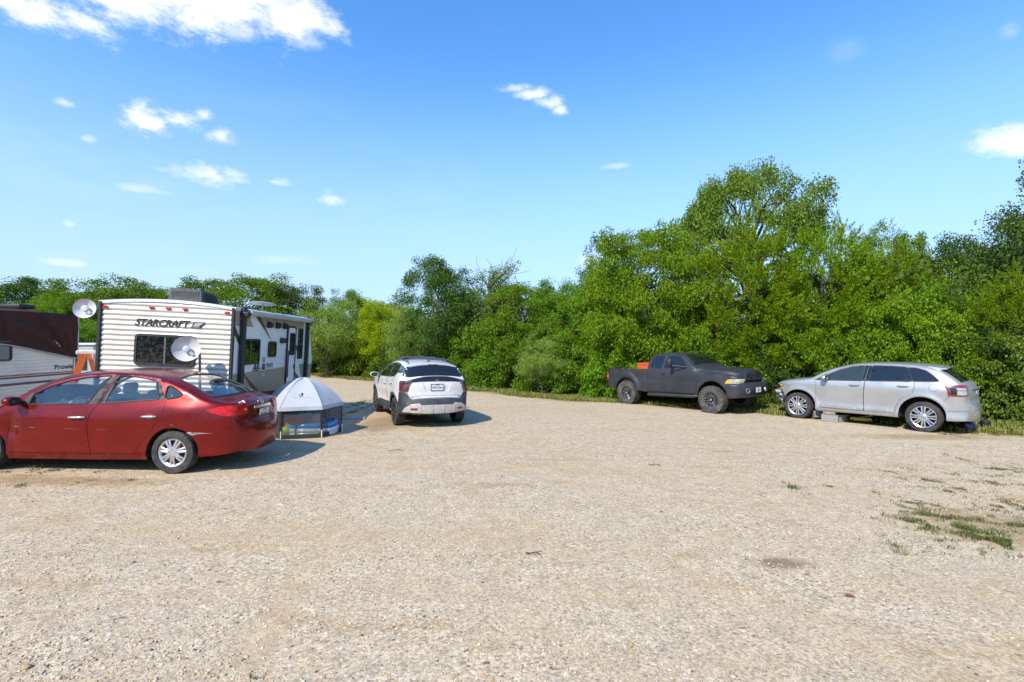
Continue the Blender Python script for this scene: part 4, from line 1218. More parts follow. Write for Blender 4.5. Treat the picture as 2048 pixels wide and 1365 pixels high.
# ------------------------------------------------------------------ silver crossover on blocks
def silver_suv():
    f = Vector((8.37 - 10.22, 14.66 - 12.41)).normalized(); l = Vector((-f.y, f.x)); c = Vector((10.22, 12.41)) - l * .95
    M = ground_matrix(c.x, c.y, f)
    root = empty('parked_car', M)
    tag(root, 'silver crossover with missing front bumper propped beside a concrete block', 'car')
    paint = pm('silver metallic paint', (.39, .385, .375), .34, .5, var=.05, scale=3, coat=.6, dirt=(.40, .37, .32), dirtf=.18)
    gate = pm('darker grey tailgate silver', (.25, .26, .25), .5, .4, var=.08)  # tailgate and its strip: a darker, rougher grey than the body paint
    top = [(3.40, .80, .06, .02, 1), (3.56, .79, .10, .03), (3.64, .84, .13, .04), (3.60, .95, .10, .05), (3.45, 1.035, .06, .06), (3.09, 1.115, .05, .07), (2.75, 1.165, .04, .07), (2.56, 1.21, .05, .04),
           (2.397, 1.315, .09, .03), (2.097, 1.465, .07, .035), (1.807, 1.565, .05, .04), (1.526, 1.632, .04, .045), (1.227, 1.662, .04, .05), (.783, 1.674, .04, .05), (.435, 1.668, .04, .05),
           (.1, 1.638, .045, .05), (-.177, 1.575, .05, .05), (-.34, 1.49, .06, .05), (-.50, 1.375, .07, .05), (-.645, 1.25, .07, .05), (-.70, 1.195, .08, .05), (-.725, 1.10, .09, .05), (-.745, .95, .10, .055), (-.75, .82, .10, .055),
           (-.765, .73, .11, .06), (-.79, .64, .12, .06), (-.80, .50, .12, .05), (-.78, .345, .11, .04)]
    bot = [(-.78, .345), (-.44, .325)] + arch(.05, .40, .475, 187, -10) + [(.53, .31), (2.42, .285)] + arch(2.90, .395, .455, 190, 30, 18) + [(3.36, .74), (3.40, .80)]
    zl = [(.28, -.05), (.33, -.012), (.38, 0), (.42, -.006), (.50, -.022), (.56, -.024), (.8, -.012), (1.0, 0), (1.08, -.006), (1.16, -.035), (1.24, -.070), (1.3, -.098), (1.4, -.145), (1.5, -.192), (1.6, -.24), (1.68, -.285)]
    plan = [(3.70, .60), (3.60, .72), (3.45, .82), (3.2, .90), (2.9, .93), (2.4, .935), (1.2, .935), (.3, .945), (-.2, .945), (-.45, .915), (-.6, .87), (-.72, .81), (-.80, .75), (-.90, .66)]
    def extra(x, z):
        fl = .022 * np.exp(-((np.hypot(x - .05, z - .40) - .50) / .05) ** 2) + .022 * np.exp(-((np.hypot(x - 2.90, z - .395) - .48) / .05) ** 2)
        return fl + .012 * np.exp(-((z - .46) / .02) ** 2) * sstep(.6, .7, x) * (1 - sstep(2.3, 2.4, x))
    B = Body(top, bot, zl, plan, extra=extra)
    E = B.end(True)
    B.shell('body', paint, root, sp=.06); B.under('underbody', M_['under'], root)
    fw = rounded([(2.36, 1.165), (2.10, 1.345), (1.875, 1.462), (1.593, 1.552), (1.31, 1.590), (1.335, 1.20)], .03)
    rw = rounded([(1.17, 1.207), (1.13, 1.590), (.75, 1.597), (.42, 1.585), (.285, 1.245)], .03)
    qw = rounded([(.36, 1.582), (.19, 1.572), (0, 1.515), (-.159, 1.39), (-.275, 1.275), (.225, 1.250)], .035)
    fd = [(2.485, 1.155), (2.44, 1.03), (2.445, .62), (2.415, .46), (2.354, .385), (1.278, .385), (1.292, .72), (1.265, 1.20), (1.225, 1.612), (1.55, 1.592), (1.86, 1.505), (2.13, 1.375), (2.36, 1.22)]
    rd = [(1.27, .385), (.60, .40), (.585, .55), (.49, .76), (.235, .935), (.195, 1.09), (.205, 1.25), (.365, 1.605), (.75, 1.618), (1.217, 1.613), (1.258, 1.20), (1.284, .72)]
    for sg in (1, -1):
        d = door_set(B, paint, root, sg, fd, fw, M_['tint2'], (1.613, 1.37, 1.068, 1.076), paint, cup=paint)
        patch_obj('door_pillar', M_['blackgloss'], d, [(1.318, 1.205), (1.29, 1.597), (1.228, 1.602), (1.268, 1.205)], B.side(sg), sp=.06, off=.009, out=B.mid)
        patch_obj('mirror_base', M_['black'], d, [(2.47, 1.160), (2.35, 1.165), (2.16, 1.345), (2.20, 1.340)], B.side(sg), sp=.06, off=.009, out=B.mid)
        patch_obj('belt_trim', M_['black'], d, [(2.46, 1.152), (1.272, 1.195), (1.272, 1.212), (2.44, 1.168)], B.side(sg), sp=.08, off=.010, rim=.006, out=B.mid)
        patch_obj('sill_moulding', paint, d, [(2.36, .47), (1.285, .455), (1.285, .41), (2.33, .40)], B.side(sg), sp=.07, off=.014, rim=.012, out=B.mid)
        d = door_set(B, paint, root, sg, rd, rw, M_['tint'], (.55, .305, 1.113, 1.119), paint, cup=paint)
        patch_obj('door_pillar', M_['blackgloss'], d, [(1.25, 1.212), (1.212, 1.602), (1.145, 1.595), (1.185, 1.21)], B.side(sg), sp=.06, off=.009, out=B.mid)
        patch_obj('door_pillar', M_['blackgloss'], d, [(.60, 1.238), (.565, 1.585), (.545, 1.585), (.575, 1.238)], B.side(sg), sp=.06, off=.010, out=B.mid)
        patch_obj('door_pillar', M_['blackgloss'], d, [(.285, 1.248), (.42, 1.588), (.372, 1.588), (.232, 1.252)], B.side(sg), sp=.06, off=.010, out=B.mid)
        patch_obj('belt_trim', M_['black'], d, [(1.262, 1.195), (.21, 1.243), (.215, 1.256), (1.262, 1.212)], B.side(sg), sp=.08, off=.010, rim=.006, out=B.mid)
        patch_obj('sill_moulding', paint, d, [(1.26, .455), (.66, .46), (.64, .425), (1.26, .41)], B.side(sg), sp=.07, off=.014, rim=.012, out=B.mid)
        window(B, root, sg, qw, M_['tint'], 'quarter_window')
        y0 = float(B.W(np.array([2.25]), np.array([1.2]))[0])
        mirror(root, (2.20, sg * (y0 + .16), 1.235), sg, (.075, .125, .08), paint, [(2.30, sg * (y0 - .03), 1.17), (2.23, sg * (y0 + .08), 1.175)])
        lamp = [(sg * y, z) for y, z in ((.60, 1.19), (.72, 1.205), (.86, 1.20), (1.02, 1.185), (1.06, 1.165), (1.04, 1.05), (1.03, .935), (.88, .93), (.70, .935), (.63, .96))]
        tl = patch_obj('tail_lamp', M_['darkred_lens'], root, rounded(lamp, .02), E, sp=.05, off=.012, rim=.014, out=B.mid)
        patch_obj('lamp_lens', M_['white_lens'], tl, [(sg * y, z) for y, z in ((.70, 1.06), (.86, 1.06), (.87, .965), (.71, .965))], E, sp=.05, off=.016, out=B.mid)
        patch_obj('lamp_lens', M_['tint'], tl, [(sg * y, z) for y, z in ((.88, 1.13), (.98, 1.12), (.98, .97), (.88, .965))], E, sp=.05, off=.016, out=B.mid)
        patch_obj('lamp_lens', M_['white_lens'], tl, [(sg * y, z) for y, z in ((.70, 1.13), (.86, 1.13), (.86, 1.075), (.70, 1.075))], E, sp=.05, off=.016, out=B.mid)
        # head lamp, cracked and loose
        hl = patch_obj('headlamp', M_['tint2'], root, rounded([(sg * .50, .85), (sg * .60, .93), (sg * .80, .97), (sg * .93, .985), (sg * .90, .93), (sg * .76, .84)], .02), B.end(False), sp=.05, off=.010, rim=.012, out=B.mid)
        patch_obj('lamp_lens', M_['amber'] if sg == 1 else M_['amber'], hl, [(sg * .82, .915), (sg * .90, .94), (sg * .91, .975), (sg * .80, .955)], B.end(False), sp=.04, off=.014, out=B.mid)
    gaps(B, root, 1, [[(-.10, 1.275), (-.10, 1.276)], [(-.47, 1.16), (-.48, .93), (-.36, .78)], [(-.79, .575), (-.45, .565)]])
    cf = MB(); cir = [(-.171 + .085 * math.cos(t), 1.104 + .088 * math.sin(t)) for t in np.linspace(0, 2 * math.pi, 29)]
    cf.tube([tuple(p) for p in B.side(1)(np.array(cir))], .0032, 6, cap=False); cf.build('fuel_flap', M_['ink'], root)
    st = B.strip()
    patch_obj('windscreen', M_['tint2'], root, rounded([(B.S(2.52, 1.24), -.66), (B.S(1.72, 1.59), -.62), (B.S(1.72, 1.59), .62), (B.S(2.52, 1.24), .66)], .06), st, sp=.1, off=.005, rim=.004, out=B.mid)
    patch_obj('rear_window', M_['tint'], root, rounded([(B.S(-.22, 1.555), -.66), (B.S(-.65, 1.245), -.69), (B.S(-.65, 1.245), .69), (B.S(-.22, 1.555), .66)], .05), st, sp=.08, off=.006, rim=.006, out=B.mid)
    patch_obj('tailgate', gate, root, rounded([(.60, 1.215), (-.60, 1.215), (-.62, .95), (-.50, .72), (.50, .72), (.62, .95)], .04), E, sp=.06, off=.008, rim=.012, rows=(.015,), out=B.mid)
    gp = E(np.array([[0, 1.03]]))[0]
    patch_obj('chrome_strip', gate, root, rounded([(.40, 1.08), (-.40, 1.08), (-.40, 1.12), (.40, 1.12)], .01), E, sp=.05, off=.04, rim=.035, out=B.mid)
    plate(root, Vector((gp[0] - .016, 0, .985)), (0, -1, 0), (-.15, 0, 1), [('TEXAS', .055, .03, 1.1), ('KLM 4127', -.015, .07, .8)] if False else [('TEXAS', .055, .03, 1.1)])
    # roof spoiler
    s = MB(); a = [st(np.array([[B.S(.02, 1.62), v * .75]]))[0] for v in (-1, -.5, 0, .5, 1)]
    for i in range(4):
        V = []
        for q in (a[i], a[i + 1]): V += [(q[0], q[1], q[2] + .012), (q[0] - .40, q[1] * .97, q[2] - .035), (q[0] - .41, q[1] * .97, q[2] - .055), (q[0] - .22, q[1], q[2] - .075)]
        s.add(V, [(0, 1, 5, 4), (1, 2, 6, 5), (2, 3, 7, 6), (3, 0, 4, 7)] + ([(0, 3, 2, 1)] if i == 0 else []) + ([(4, 5, 6, 7)] if i == 3 else []))
    s.build('spoiler', paint, root)
    # lower rear bumper scuffs, sensors
    patch_obj('scrape_mark', pm('bared bumper plastic', (.30, .25, .20), .8, var=.6, scale=50), root, [(.62, .40), (.45, .55), (.2, .57), (.1, .42), (.3, .36)], E, sp=.04, off=.003, out=B.mid)
    for y in (.60, .25): 
        m = MB(); p = E(np.array([[y, .66]]))[0]; m.lathe([(0, .006), (.012, .006), (.013, -.004)], 12, Matrix.Translation(p) @ Matrix.Rotation(R(-90), 4, 'Y')); m.build('parking_sensor', M_['ink'], root)
    # what the missing bumper lays bare
    raw = pm('broken bumper bracket', (.34, .34, .35), .6, .3, var=.45, scale=30); blk = M_['black']
    m = MB(); m.box((3.52, 0, .52), (.12, 1.25, .14), bev=.02); m.box((3.46, .50, .40), (.16, .10, .16), bev=.02); m.box((3.46, -.50, .40), (.16, .10, .16), bev=.02)
    m.build('crash_beam', raw, root)
    m = MB(); m.box((3.40, 0, .60), (.08, 1.3, .36), bev=.02); m.box((3.42, 0, .34), (.12, 1.1, .08)); m.build('radiator', blk, root)
    rng = random.Random(5)
    for sg in (1, -1):
        m = MB()
        for i in range(9):
            m.box((3.40 + rng.uniform(-.06, .22), sg * rng.uniform(.58, .80), rng.uniform(.48, .80)), (rng.uniform(.05, .16), rng.uniform(.04, .12), rng.uniform(.02, .08)), Matrix.Rotation(rng.uniform(-.8, .8), 3, 'X') @ Matrix.Rotation(rng.uniform(-.8, .8), 3, 'Z'), .006)
        m.build('broken_bracket', raw, root)
        m = MB(); m.tube([(3.42, sg * .84, .80), (3.34, sg * .86, .70), (3.30, sg * .84, .56), (3.38, sg * .80, .46)], .018, 6); m.tube([(3.55, sg * .70, .78), (3.60, sg * .66, .66), (3.52, sg * .62, .50)], .012, 6); m.build('wing_liner', blk, root)
    for x in (.02, 2.93):
        for sg in (1, -1): wheel(root, x, sg, .935, .375, .245, .268, 'edge')
    return M


M_silver = silver_suv()


# ------------------------------------------------------------------ lifted pickup
def pickup():
    p0 = Vector((4.19, 18.3)); p1 = Vector((6.21, 15.6)); f = (p1 - p0).normalized(); l = Vector((-f.y, f.x))
    c = p0 + l * .98
    z0, z1 = gzf(p0.x, p0.y), gzf(p1.x, p1.y)
    ax = Vector((f.x, f.y, (z1 - z0) / 3.37)).normalized(); ay = Vector((l.x, l.y, 0)); az = ax.cross(ay).normalized(); ay = az.cross(ax)
    M = Matrix((ax, ay, az)).transposed().to_4x4(); M.translation = (c.x, c.y, z0)
    root = empty('pickup_truck', M)
    tag(root, 'matte charcoal lifted extended cab pickup on chunky off road tyres', 'pickup truck')
    paint = pm('matte charcoal paint', (.024, .0255, .030), .52, var=.10, scale=2.5, dirt=(.10, .09, .075), dirtf=.25, spec=.45)
    mid = (1.6, 0, .95)
    # cab, bonnet and wings
    top = [(4.06, .78, .02, .02, 1), (4.10, .90, .05, .03), (4.16, 1.02, .08, .03), (4.17, 1.16, .10, .04), (4.11, 1.255, .10, .06), (3.9, 1.310, .07, .06), (3.4, 1.352, .05, .06), (2.95, 1.380, .045, .06), (2.78, 1.405, .05, .04),
           (2.70, 1.44, .08, .03), (2.505, 1.595, .09, .03), (2.302, 1.745, .08, .035), (2.14, 1.800, .05, .04), (1.95, 1.825, .04, .05), (1.6, 1.838, .04, .05), (1.25, 1.825, .04, .05), (1.06, 1.785, .04, .05), (.965, 1.69, .04, .05), (.925, 1.50, .03, .04), (.91, 1.30, .02, .03), (.91, .49, .0, .01)]
    bot = [(.91, .49), (1.5, .50), (2.92, .56)] + arch(3.40, .50, .50, 172, 30) + [(3.87, .73), (4.06, .78)]
    zl = [(.48, -.06), (.56, -.015), (.8, 0), (.88, .004), (.90, -.012), (1.0, -.006), (1.15, -.008), (1.28, -.03), (1.36, -.055), (1.5, -.105), (1.65, -.165), (1.8, -.235), (1.86, -.27)]
    plan = [(4.30, .70), (4.2, .80), (4.05, .90), (3.8, .97), (3.4, .985), (2.8, .975), (.9, .975), (.5, .975)]
    def extra(x, z):
        zf = np.interp(x, [2.7, 3.4, 3.85, 4.2], [1.285, 1.245, 1.20, 1.165])
        k = sstep(2.70, 2.98, x)
        fl = .02 * np.exp(-((np.hypot(x - 3.40, z - .5) - .55) / .07) ** 2)
        return -k * .15 * sstep(zf - .03, zf + .025, z) + fl
    B = Body(top, bot, zl, plan, extra=extra, mid=mid)
    B.shell('body', paint, root, sp=.05); B.under('underbody', M_['under'], root)
    w1 = rounded([(1.04, 1.345), (1.115, 1.72), (1.19, 1.765), (1.555, 1.772), (1.49, 1.352)], .04)
    w2 = rounded([(1.60, 1.355), (1.685, 1.745), (1.75, 1.772), (2.155, 1.755), (2.315, 1.63), (2.50, 1.400)], .04)
    d1 = [(1.52, .53), (1.52, 1.33), (1.605, 1.80), (2.16, 1.785), (2.345, 1.655), (2.60, 1.40), (2.83, 1.36), (2.87, 1.0), (2.88, .60), (2.80, .555)]
    for sg in (-1, 1):
        d = door_set(B, paint, root, sg, d1, w2, M_['tint'], (1.68, 1.54, 1.175, 1.175), M_['black'], label=None)
        w = window(B, root, sg, w1, M_['tint'], 'cab_window')
        gaps(B, root, sg, [[(2.80, 1.285), (3.2, 1.268), (3.6, 1.235), (4.0, 1.19)], [(.955, .5), (.955, 1.34)]], r=.006)
        y0 = float(B.W(np.array([2.45]), np.array([1.38]))[0])
        mirror(root, (2.02 + .05, sg * (y0 + .30), 1.555), sg, (.06, .11, .15), paint, [(2.52, sg * (y0 - .04), 1.40), (2.35, sg * (y0 + .10), 1.43), (2.10, sg * (y0 + .24), 1.46)])
        F_ = B.end(False)
        hl = [(sg * y, z) for y, z in ((.53, .945), (.53, 1.085), (.80, 1.085), (.99, 1.075), (1.07, 1.04), (1.10, .945))]
        h = patch_obj('headlamp', M_['yellowed'], root, rounded(hl, .012), F_, sp=.05, off=.010, rim=.012, out=mid)
        patch_obj('lamp_lens', M_['white_lens'], h, [(sg * y, z) for y, z in ((.83, .95), (.83, 1.08), (.95, 1.076), (.95, .95))], F_, sp=.05, off=.013, out=mid)
        patch_obj('lamp_lens', M_['amber'], h, [(sg * y, z) for y, z in ((.955, .95), (.955, 1.076), (1.02, 1.06), (1.065, 1.035), (1.09, .95))], F_, sp=.05, off=.013, out=mid)
        s = MB(); s.tube([(1.0, sg * 1.0, .43), (2.75, sg * 1.0, .48), (2.88, sg * .93, .50)], .055, 12); s.tube([(1.3, sg * 1.0, .44), (1.3, sg * .8, .5)], .03, 8); s.tube([(2.4, sg * 1.0, .46), (2.4, sg * .8, .53)], .03, 8); s.build('side_step', M_['black'], root)
    st = B.strip()
    patch_obj('windscreen', M_['tint'], root, rounded([(B.S(2.68, 1.455), -.66), (B.S(2.22, 1.775), -.62), (B.S(2.22, 1.775), .62), (B.S(2.68, 1.455), .66)], .06), st, sp=.08, off=.005, rim=.005, out=mid)
    patch_obj('rear_window', M_['tint'], root, rounded([(B.S(.96, 1.68), -.55), (B.S(.915, 1.36), -.6), (B.S(.915, 1.36), .6), (B.S(.96, 1.68), .55)], .06), st, sp=.08, off=.005, rim=.005, out=mid)
    F_ = B.end(False)
    for sg in (1, -1):
        for (a, b) in ((.955, 1.06), (1.085, 1.19)):
            patch_obj('grille_opening', M_['blackgloss'], root, rounded([(sg * .06, a), (sg * .47, a + .01), (sg * .47, b), (sg * .06, b)], .02), F_, sp=.05, off=.004, out=mid)
            m = MB()
            for k in (.34, .68):
                P = np.array([(sg * y, a + (b - a) * k) for y in (.07, .2, .33, .46)]); m.tube([tuple(p) for p in F_(P) + fnormal(F_, P, np.array(mid)) * .008], .006, 6)
            m.build('grille_bar', M_['black'], root)
    m = MB(); P = np.array([(-.48, .94), (-.5, 1.07), (-.47, 1.20), (-.25, 1.225), (0, 1.23), (.25, 1.225), (.47, 1.20), (.5, 1.07), (.48, .94), (0, .935), (-.48, .94)]); m.tube([tuple(p) for p in F_(P) + fnormal(F_, P, np.array(mid)) * .012], .024, 8, cap=False)
    P = np.array([(0, .94), (0, 1.22)]); m.tube([tuple(p) for p in F_(P) + fnormal(F_, P, np.array(mid)) * .014], .028, 8)
    P = np.array([(-.48, 1.073), (0, 1.073), (.48, 1.073)]); m.tube([tuple(p) for p in F_(densify(P, .1, False)) + fnormal(F_, densify(P, .1, False), np.array(mid)) * .012], .020, 8)
    g = m.build('grille', paint, root)
    m = MB(); p = F_(np.array([[0, 1.235]]))[0]; m.lathe([(.001, .03), (.02, .024), (.032, 0), (.02, -.02)], 12, Matrix.Translation((p[0] + .02, 0, 1.245)) @ Matrix.Rotation(R(60), 4, 'Y'))
    m.build('badge', M_['chrome'], root)
    # front bumper
    bt = [(3.95, .50, .0, .01, 1), (4.16, .515, .03, .03), (4.24, .60, .09, .05), (4.25, .80, .10, .05), (4.22, .895, .09, .04), (4.05, .92, .04, .03, 1), (3.86, .92, .0, .01)]
    BB = Body(bt, [(3.86, .92), (3.90, .60), (3.95, .50)], [(.4, -.02), (.6, 0), (.95, 0)], [(4.4, .72), (4.28, .84), (4.18, .93), (4.0, .99), (3.8, 1.0)], mid=(3.9, 0, .7), sp=.04)
    bp = BB.shell('bumper', pm('satin charcoal bumper', (.030, .031, .036), .42, var=.12), root, sp=.05)
    Fb = BB.end(False)
    # (rear half of the little outline is its flat back; use the strip for what sits on the front)
    def bpt(y, z):
        sb = BB.strip(); return sb(np.array([[BB.S(4.25, z), np.clip(y / .80, -1, 1) * .75]]))[0]
    for sg in (1, -1):
        p = bpt(sg * .52, .72); n = Vector((1, sg * .28, 0)).normalized()
        m = MB(); q = Matrix.Translation(Vector(p) + n * .004) @ n.to_track_quat('Z', 'Y').to_matrix().to_4x4()
        m.lathe([(.062, .012), (.075, .010), (.078, -.01)], 20, q); m.lathe([(0, -.012), (.06, -.012), (.064, .008)], 20, q); fgl = m.build('fog_lamp', M_['dull'], bp)
        m = MB(); p = bpt(sg * .17, .73); m.box((p[0], sg * .20, .735), (.03, .22, .085), bev=.012); m.build('bumper_opening', M_['ink'], bp)
    p = bpt(0, .73)
    plate(root, Vector((p[0] + .02, .0, .735)), (0, 1, 0), (0, 0, 1), [('TEXAS', .056, .032, 1.1), ('03403', -.012, .085, .85)])
    # load bed
    bw = .965
    tb = [(.895, .50, 0, .005, 1), (.895, 1.275, 0, .03, 1), (.3, 1.272, 0, .03), (-.5, 1.262, 0, .03), (-.93, 1.258, 0, .03, 1), (-.955, 1.10, .01, .02), (-.965, .85, .01, .02), (-.955, .62, .01, .02), (-.93, .575, .01, .02)]
    bb = [(-.93, .575), (-.62, .55)] + arch(0, .50, .48, 175, 10) + [(.48, .53), (.895, .50)]
    def bex(x, z):
        d = np.hypot((x - .0) * .95, z - .62)
        return .030 * (1 - sstep(.50, .56, d)) + .02 * np.exp(-((d - .44) / .06) ** 2) + .004 * sstep(.885, .875, z)
    BD = Body(tb, bb, [(.4, -.04), (.56, -.012), (.86, 0), (.88, -.008), (1.1, -.004), (1.3, -.012)], [(.95, .955), (-.6, .955), (-.85, .935), (-1.0, .90)], mid=(0, 0, .9), sp=.06, extra=bex)
    # flanks and tailgate, the top left open
    i0 = int(np.argmin(np.hypot(BD.P[:, 0] + .93, BD.P[:, 1] - 1.258)))
    bed = BD.shell('load_bed', paint, root, sp=.05, strip_range=(i0, len(BD.s) - 1))
    m = MB()
    wt = .86
    m.box((-.02, wt, 1.03), (1.80, .02, .46)); m.box((-.02, -wt, 1.03), (1.80, .02, .46)); m.box((-.90, 0, 1.03), (.03, 1.72, .46)); m.box((.86, 0, 1.03), (.03, 1.72, .48)); m.box((-.02, 0, .80), (1.80, 1.72, .02))
    m.build('bed_liner', M_['black'], bed)
    m = MB()
    for sg in (1, -1): m.box((-.02, sg * .895, 1.268), (1.82, .085, .02), bev=.006)
    m.box((-.925, 0, 1.258), (.05, 1.8, .02), bev=.006); m.build('bed_rail', paint, bed)
    BD.under('underbody', M_['under'], root)
    for sg in (1, -1):
        m = MB(); m.box((-.945, sg * .875, .985), (.06, .09, .27), bev=.012); tl = m.build('tail_lamp', M_['red_lens'], root)
        m = MB(); m.box((-.945, sg * .878, .975), (.066, .094, .05), bev=.008); m.build('lamp_lens', M_['white_lens'], tl)
    m = MB(); m.box((-1.03, 0, .60), (.14, 1.86, .14), bev=.03, seg=2); m.build('rear_bumper', M_['blackgloss'], root)
    # chassis
    m = MB()
    for sg in (.42, -.42): m.box((1.6, sg, .62), (4.9, .09, .14))
    m.tube([(0, -.85, .415), (0, .85, .415)], .05, 10); m.tube([(3.37, -.85, .415), (3.37, .85, .415)], .045, 10)
    m.lathe([(.001, .16), (.12, .1), (.15, 0), (.12, -.1), (.001, -.16)], 14, Matrix.Translation((0, .0, .415)) @ Matrix.Rotation(R(90), 4, 'Y'))
    m.tube([(.1, 0, .45), (3.2, .1, .5)], .04, 8)
    m.build('chassis', M_['under'], root)
    for x in (0, 3.37):
        for sg in (1, -1): wheel(root, x, sg, 1.0, .415, .315, .232, 'truck')
    # red box on the bed rails
    t = empty('tool_box', M @ Matrix.Translation((.62, 0, 1.285)))
    tag(t, 'orange red steel tool box lying across the pickup bed', 'tool box')
    om = pm('orange red painted steel', (.50, .085, .025), .45, var=.12, dirt=(.25, .07, .03), dirtf=.3)
    m = MB(); m.box((0, 0, .075), (.50, 1.60, .15), bev=.008); m.build('box', om, t)
    m = MB(); m.box((0, 0, .185), (.53, 1.64, .07), bev=.012); m.box((-.255, 0, .165), (.02, 1.5, .03)); m.build('lid', om, t)
    return M


pickup()
# ------------------------------------------------------------------ travel trailers
def fbox(P, T, U, Nn):
    """fn(u,v,t) on a flat wall: T right, U up, Nn outwards"""
    P, T, U, Nn = Vector(P), Vector(T), Vector(U), Vector(Nn)
    return lambda u, v, t: P + T * u + U * v + Nn * t


def slab(name, m, parent, fn, poly, t0, t1):
    return MB().prism([tuple(p) for p in poly], fn, t0, t1).build(name, m, parent, smooth=False)


def rwindow(parent, fn, u0, u1, v0, v1, r=.07, bars=(), frame=.035, glass=None, t=.0, name='window'):
    """caravan window: thick black rubber frame with round corners, glass a little back"""
    out = rounded([(u0, v0), (u1, v0), (u1, v1), (u0, v1)], r, 6)
    inn = rounded([(u0 + frame, v0 + frame), (u1 - frame, v0 + frame), (u1 - frame, v1 - frame), (u0 + frame, v1 - frame)], r * .7, 6)
    w = slab(name, glass or M_['tint'], parent, fn, inn, t + .004, t + .010)
    n = len(out); V = [fn(a, b, tt) for tt in (t, t + .026) for a, b in out] + [fn(a, b, tt) for tt in (t, t + .026) for a, b in inn]
    F = []
    for i in range(n):
        j = (i + 1) % n
        F += [(n + i, n + j, 3 * n + j, 3 * n + i), (i, j, n + j, n + i), (2 * n + j, 2 * n + i, 3 * n + i, 3 * n + j)]
    MB().add(V, F).build('window_frame', M_['black'], w, angle=30)
    for (a, b, c, d) in bars: slab('window_bar', M_['dull'] if False else pm('grey window bar', (.10, .105, .11), .5), w, fn, [(a, b), (c, b), (c, d), (a, d)], t + .008, t + .018)
    return w


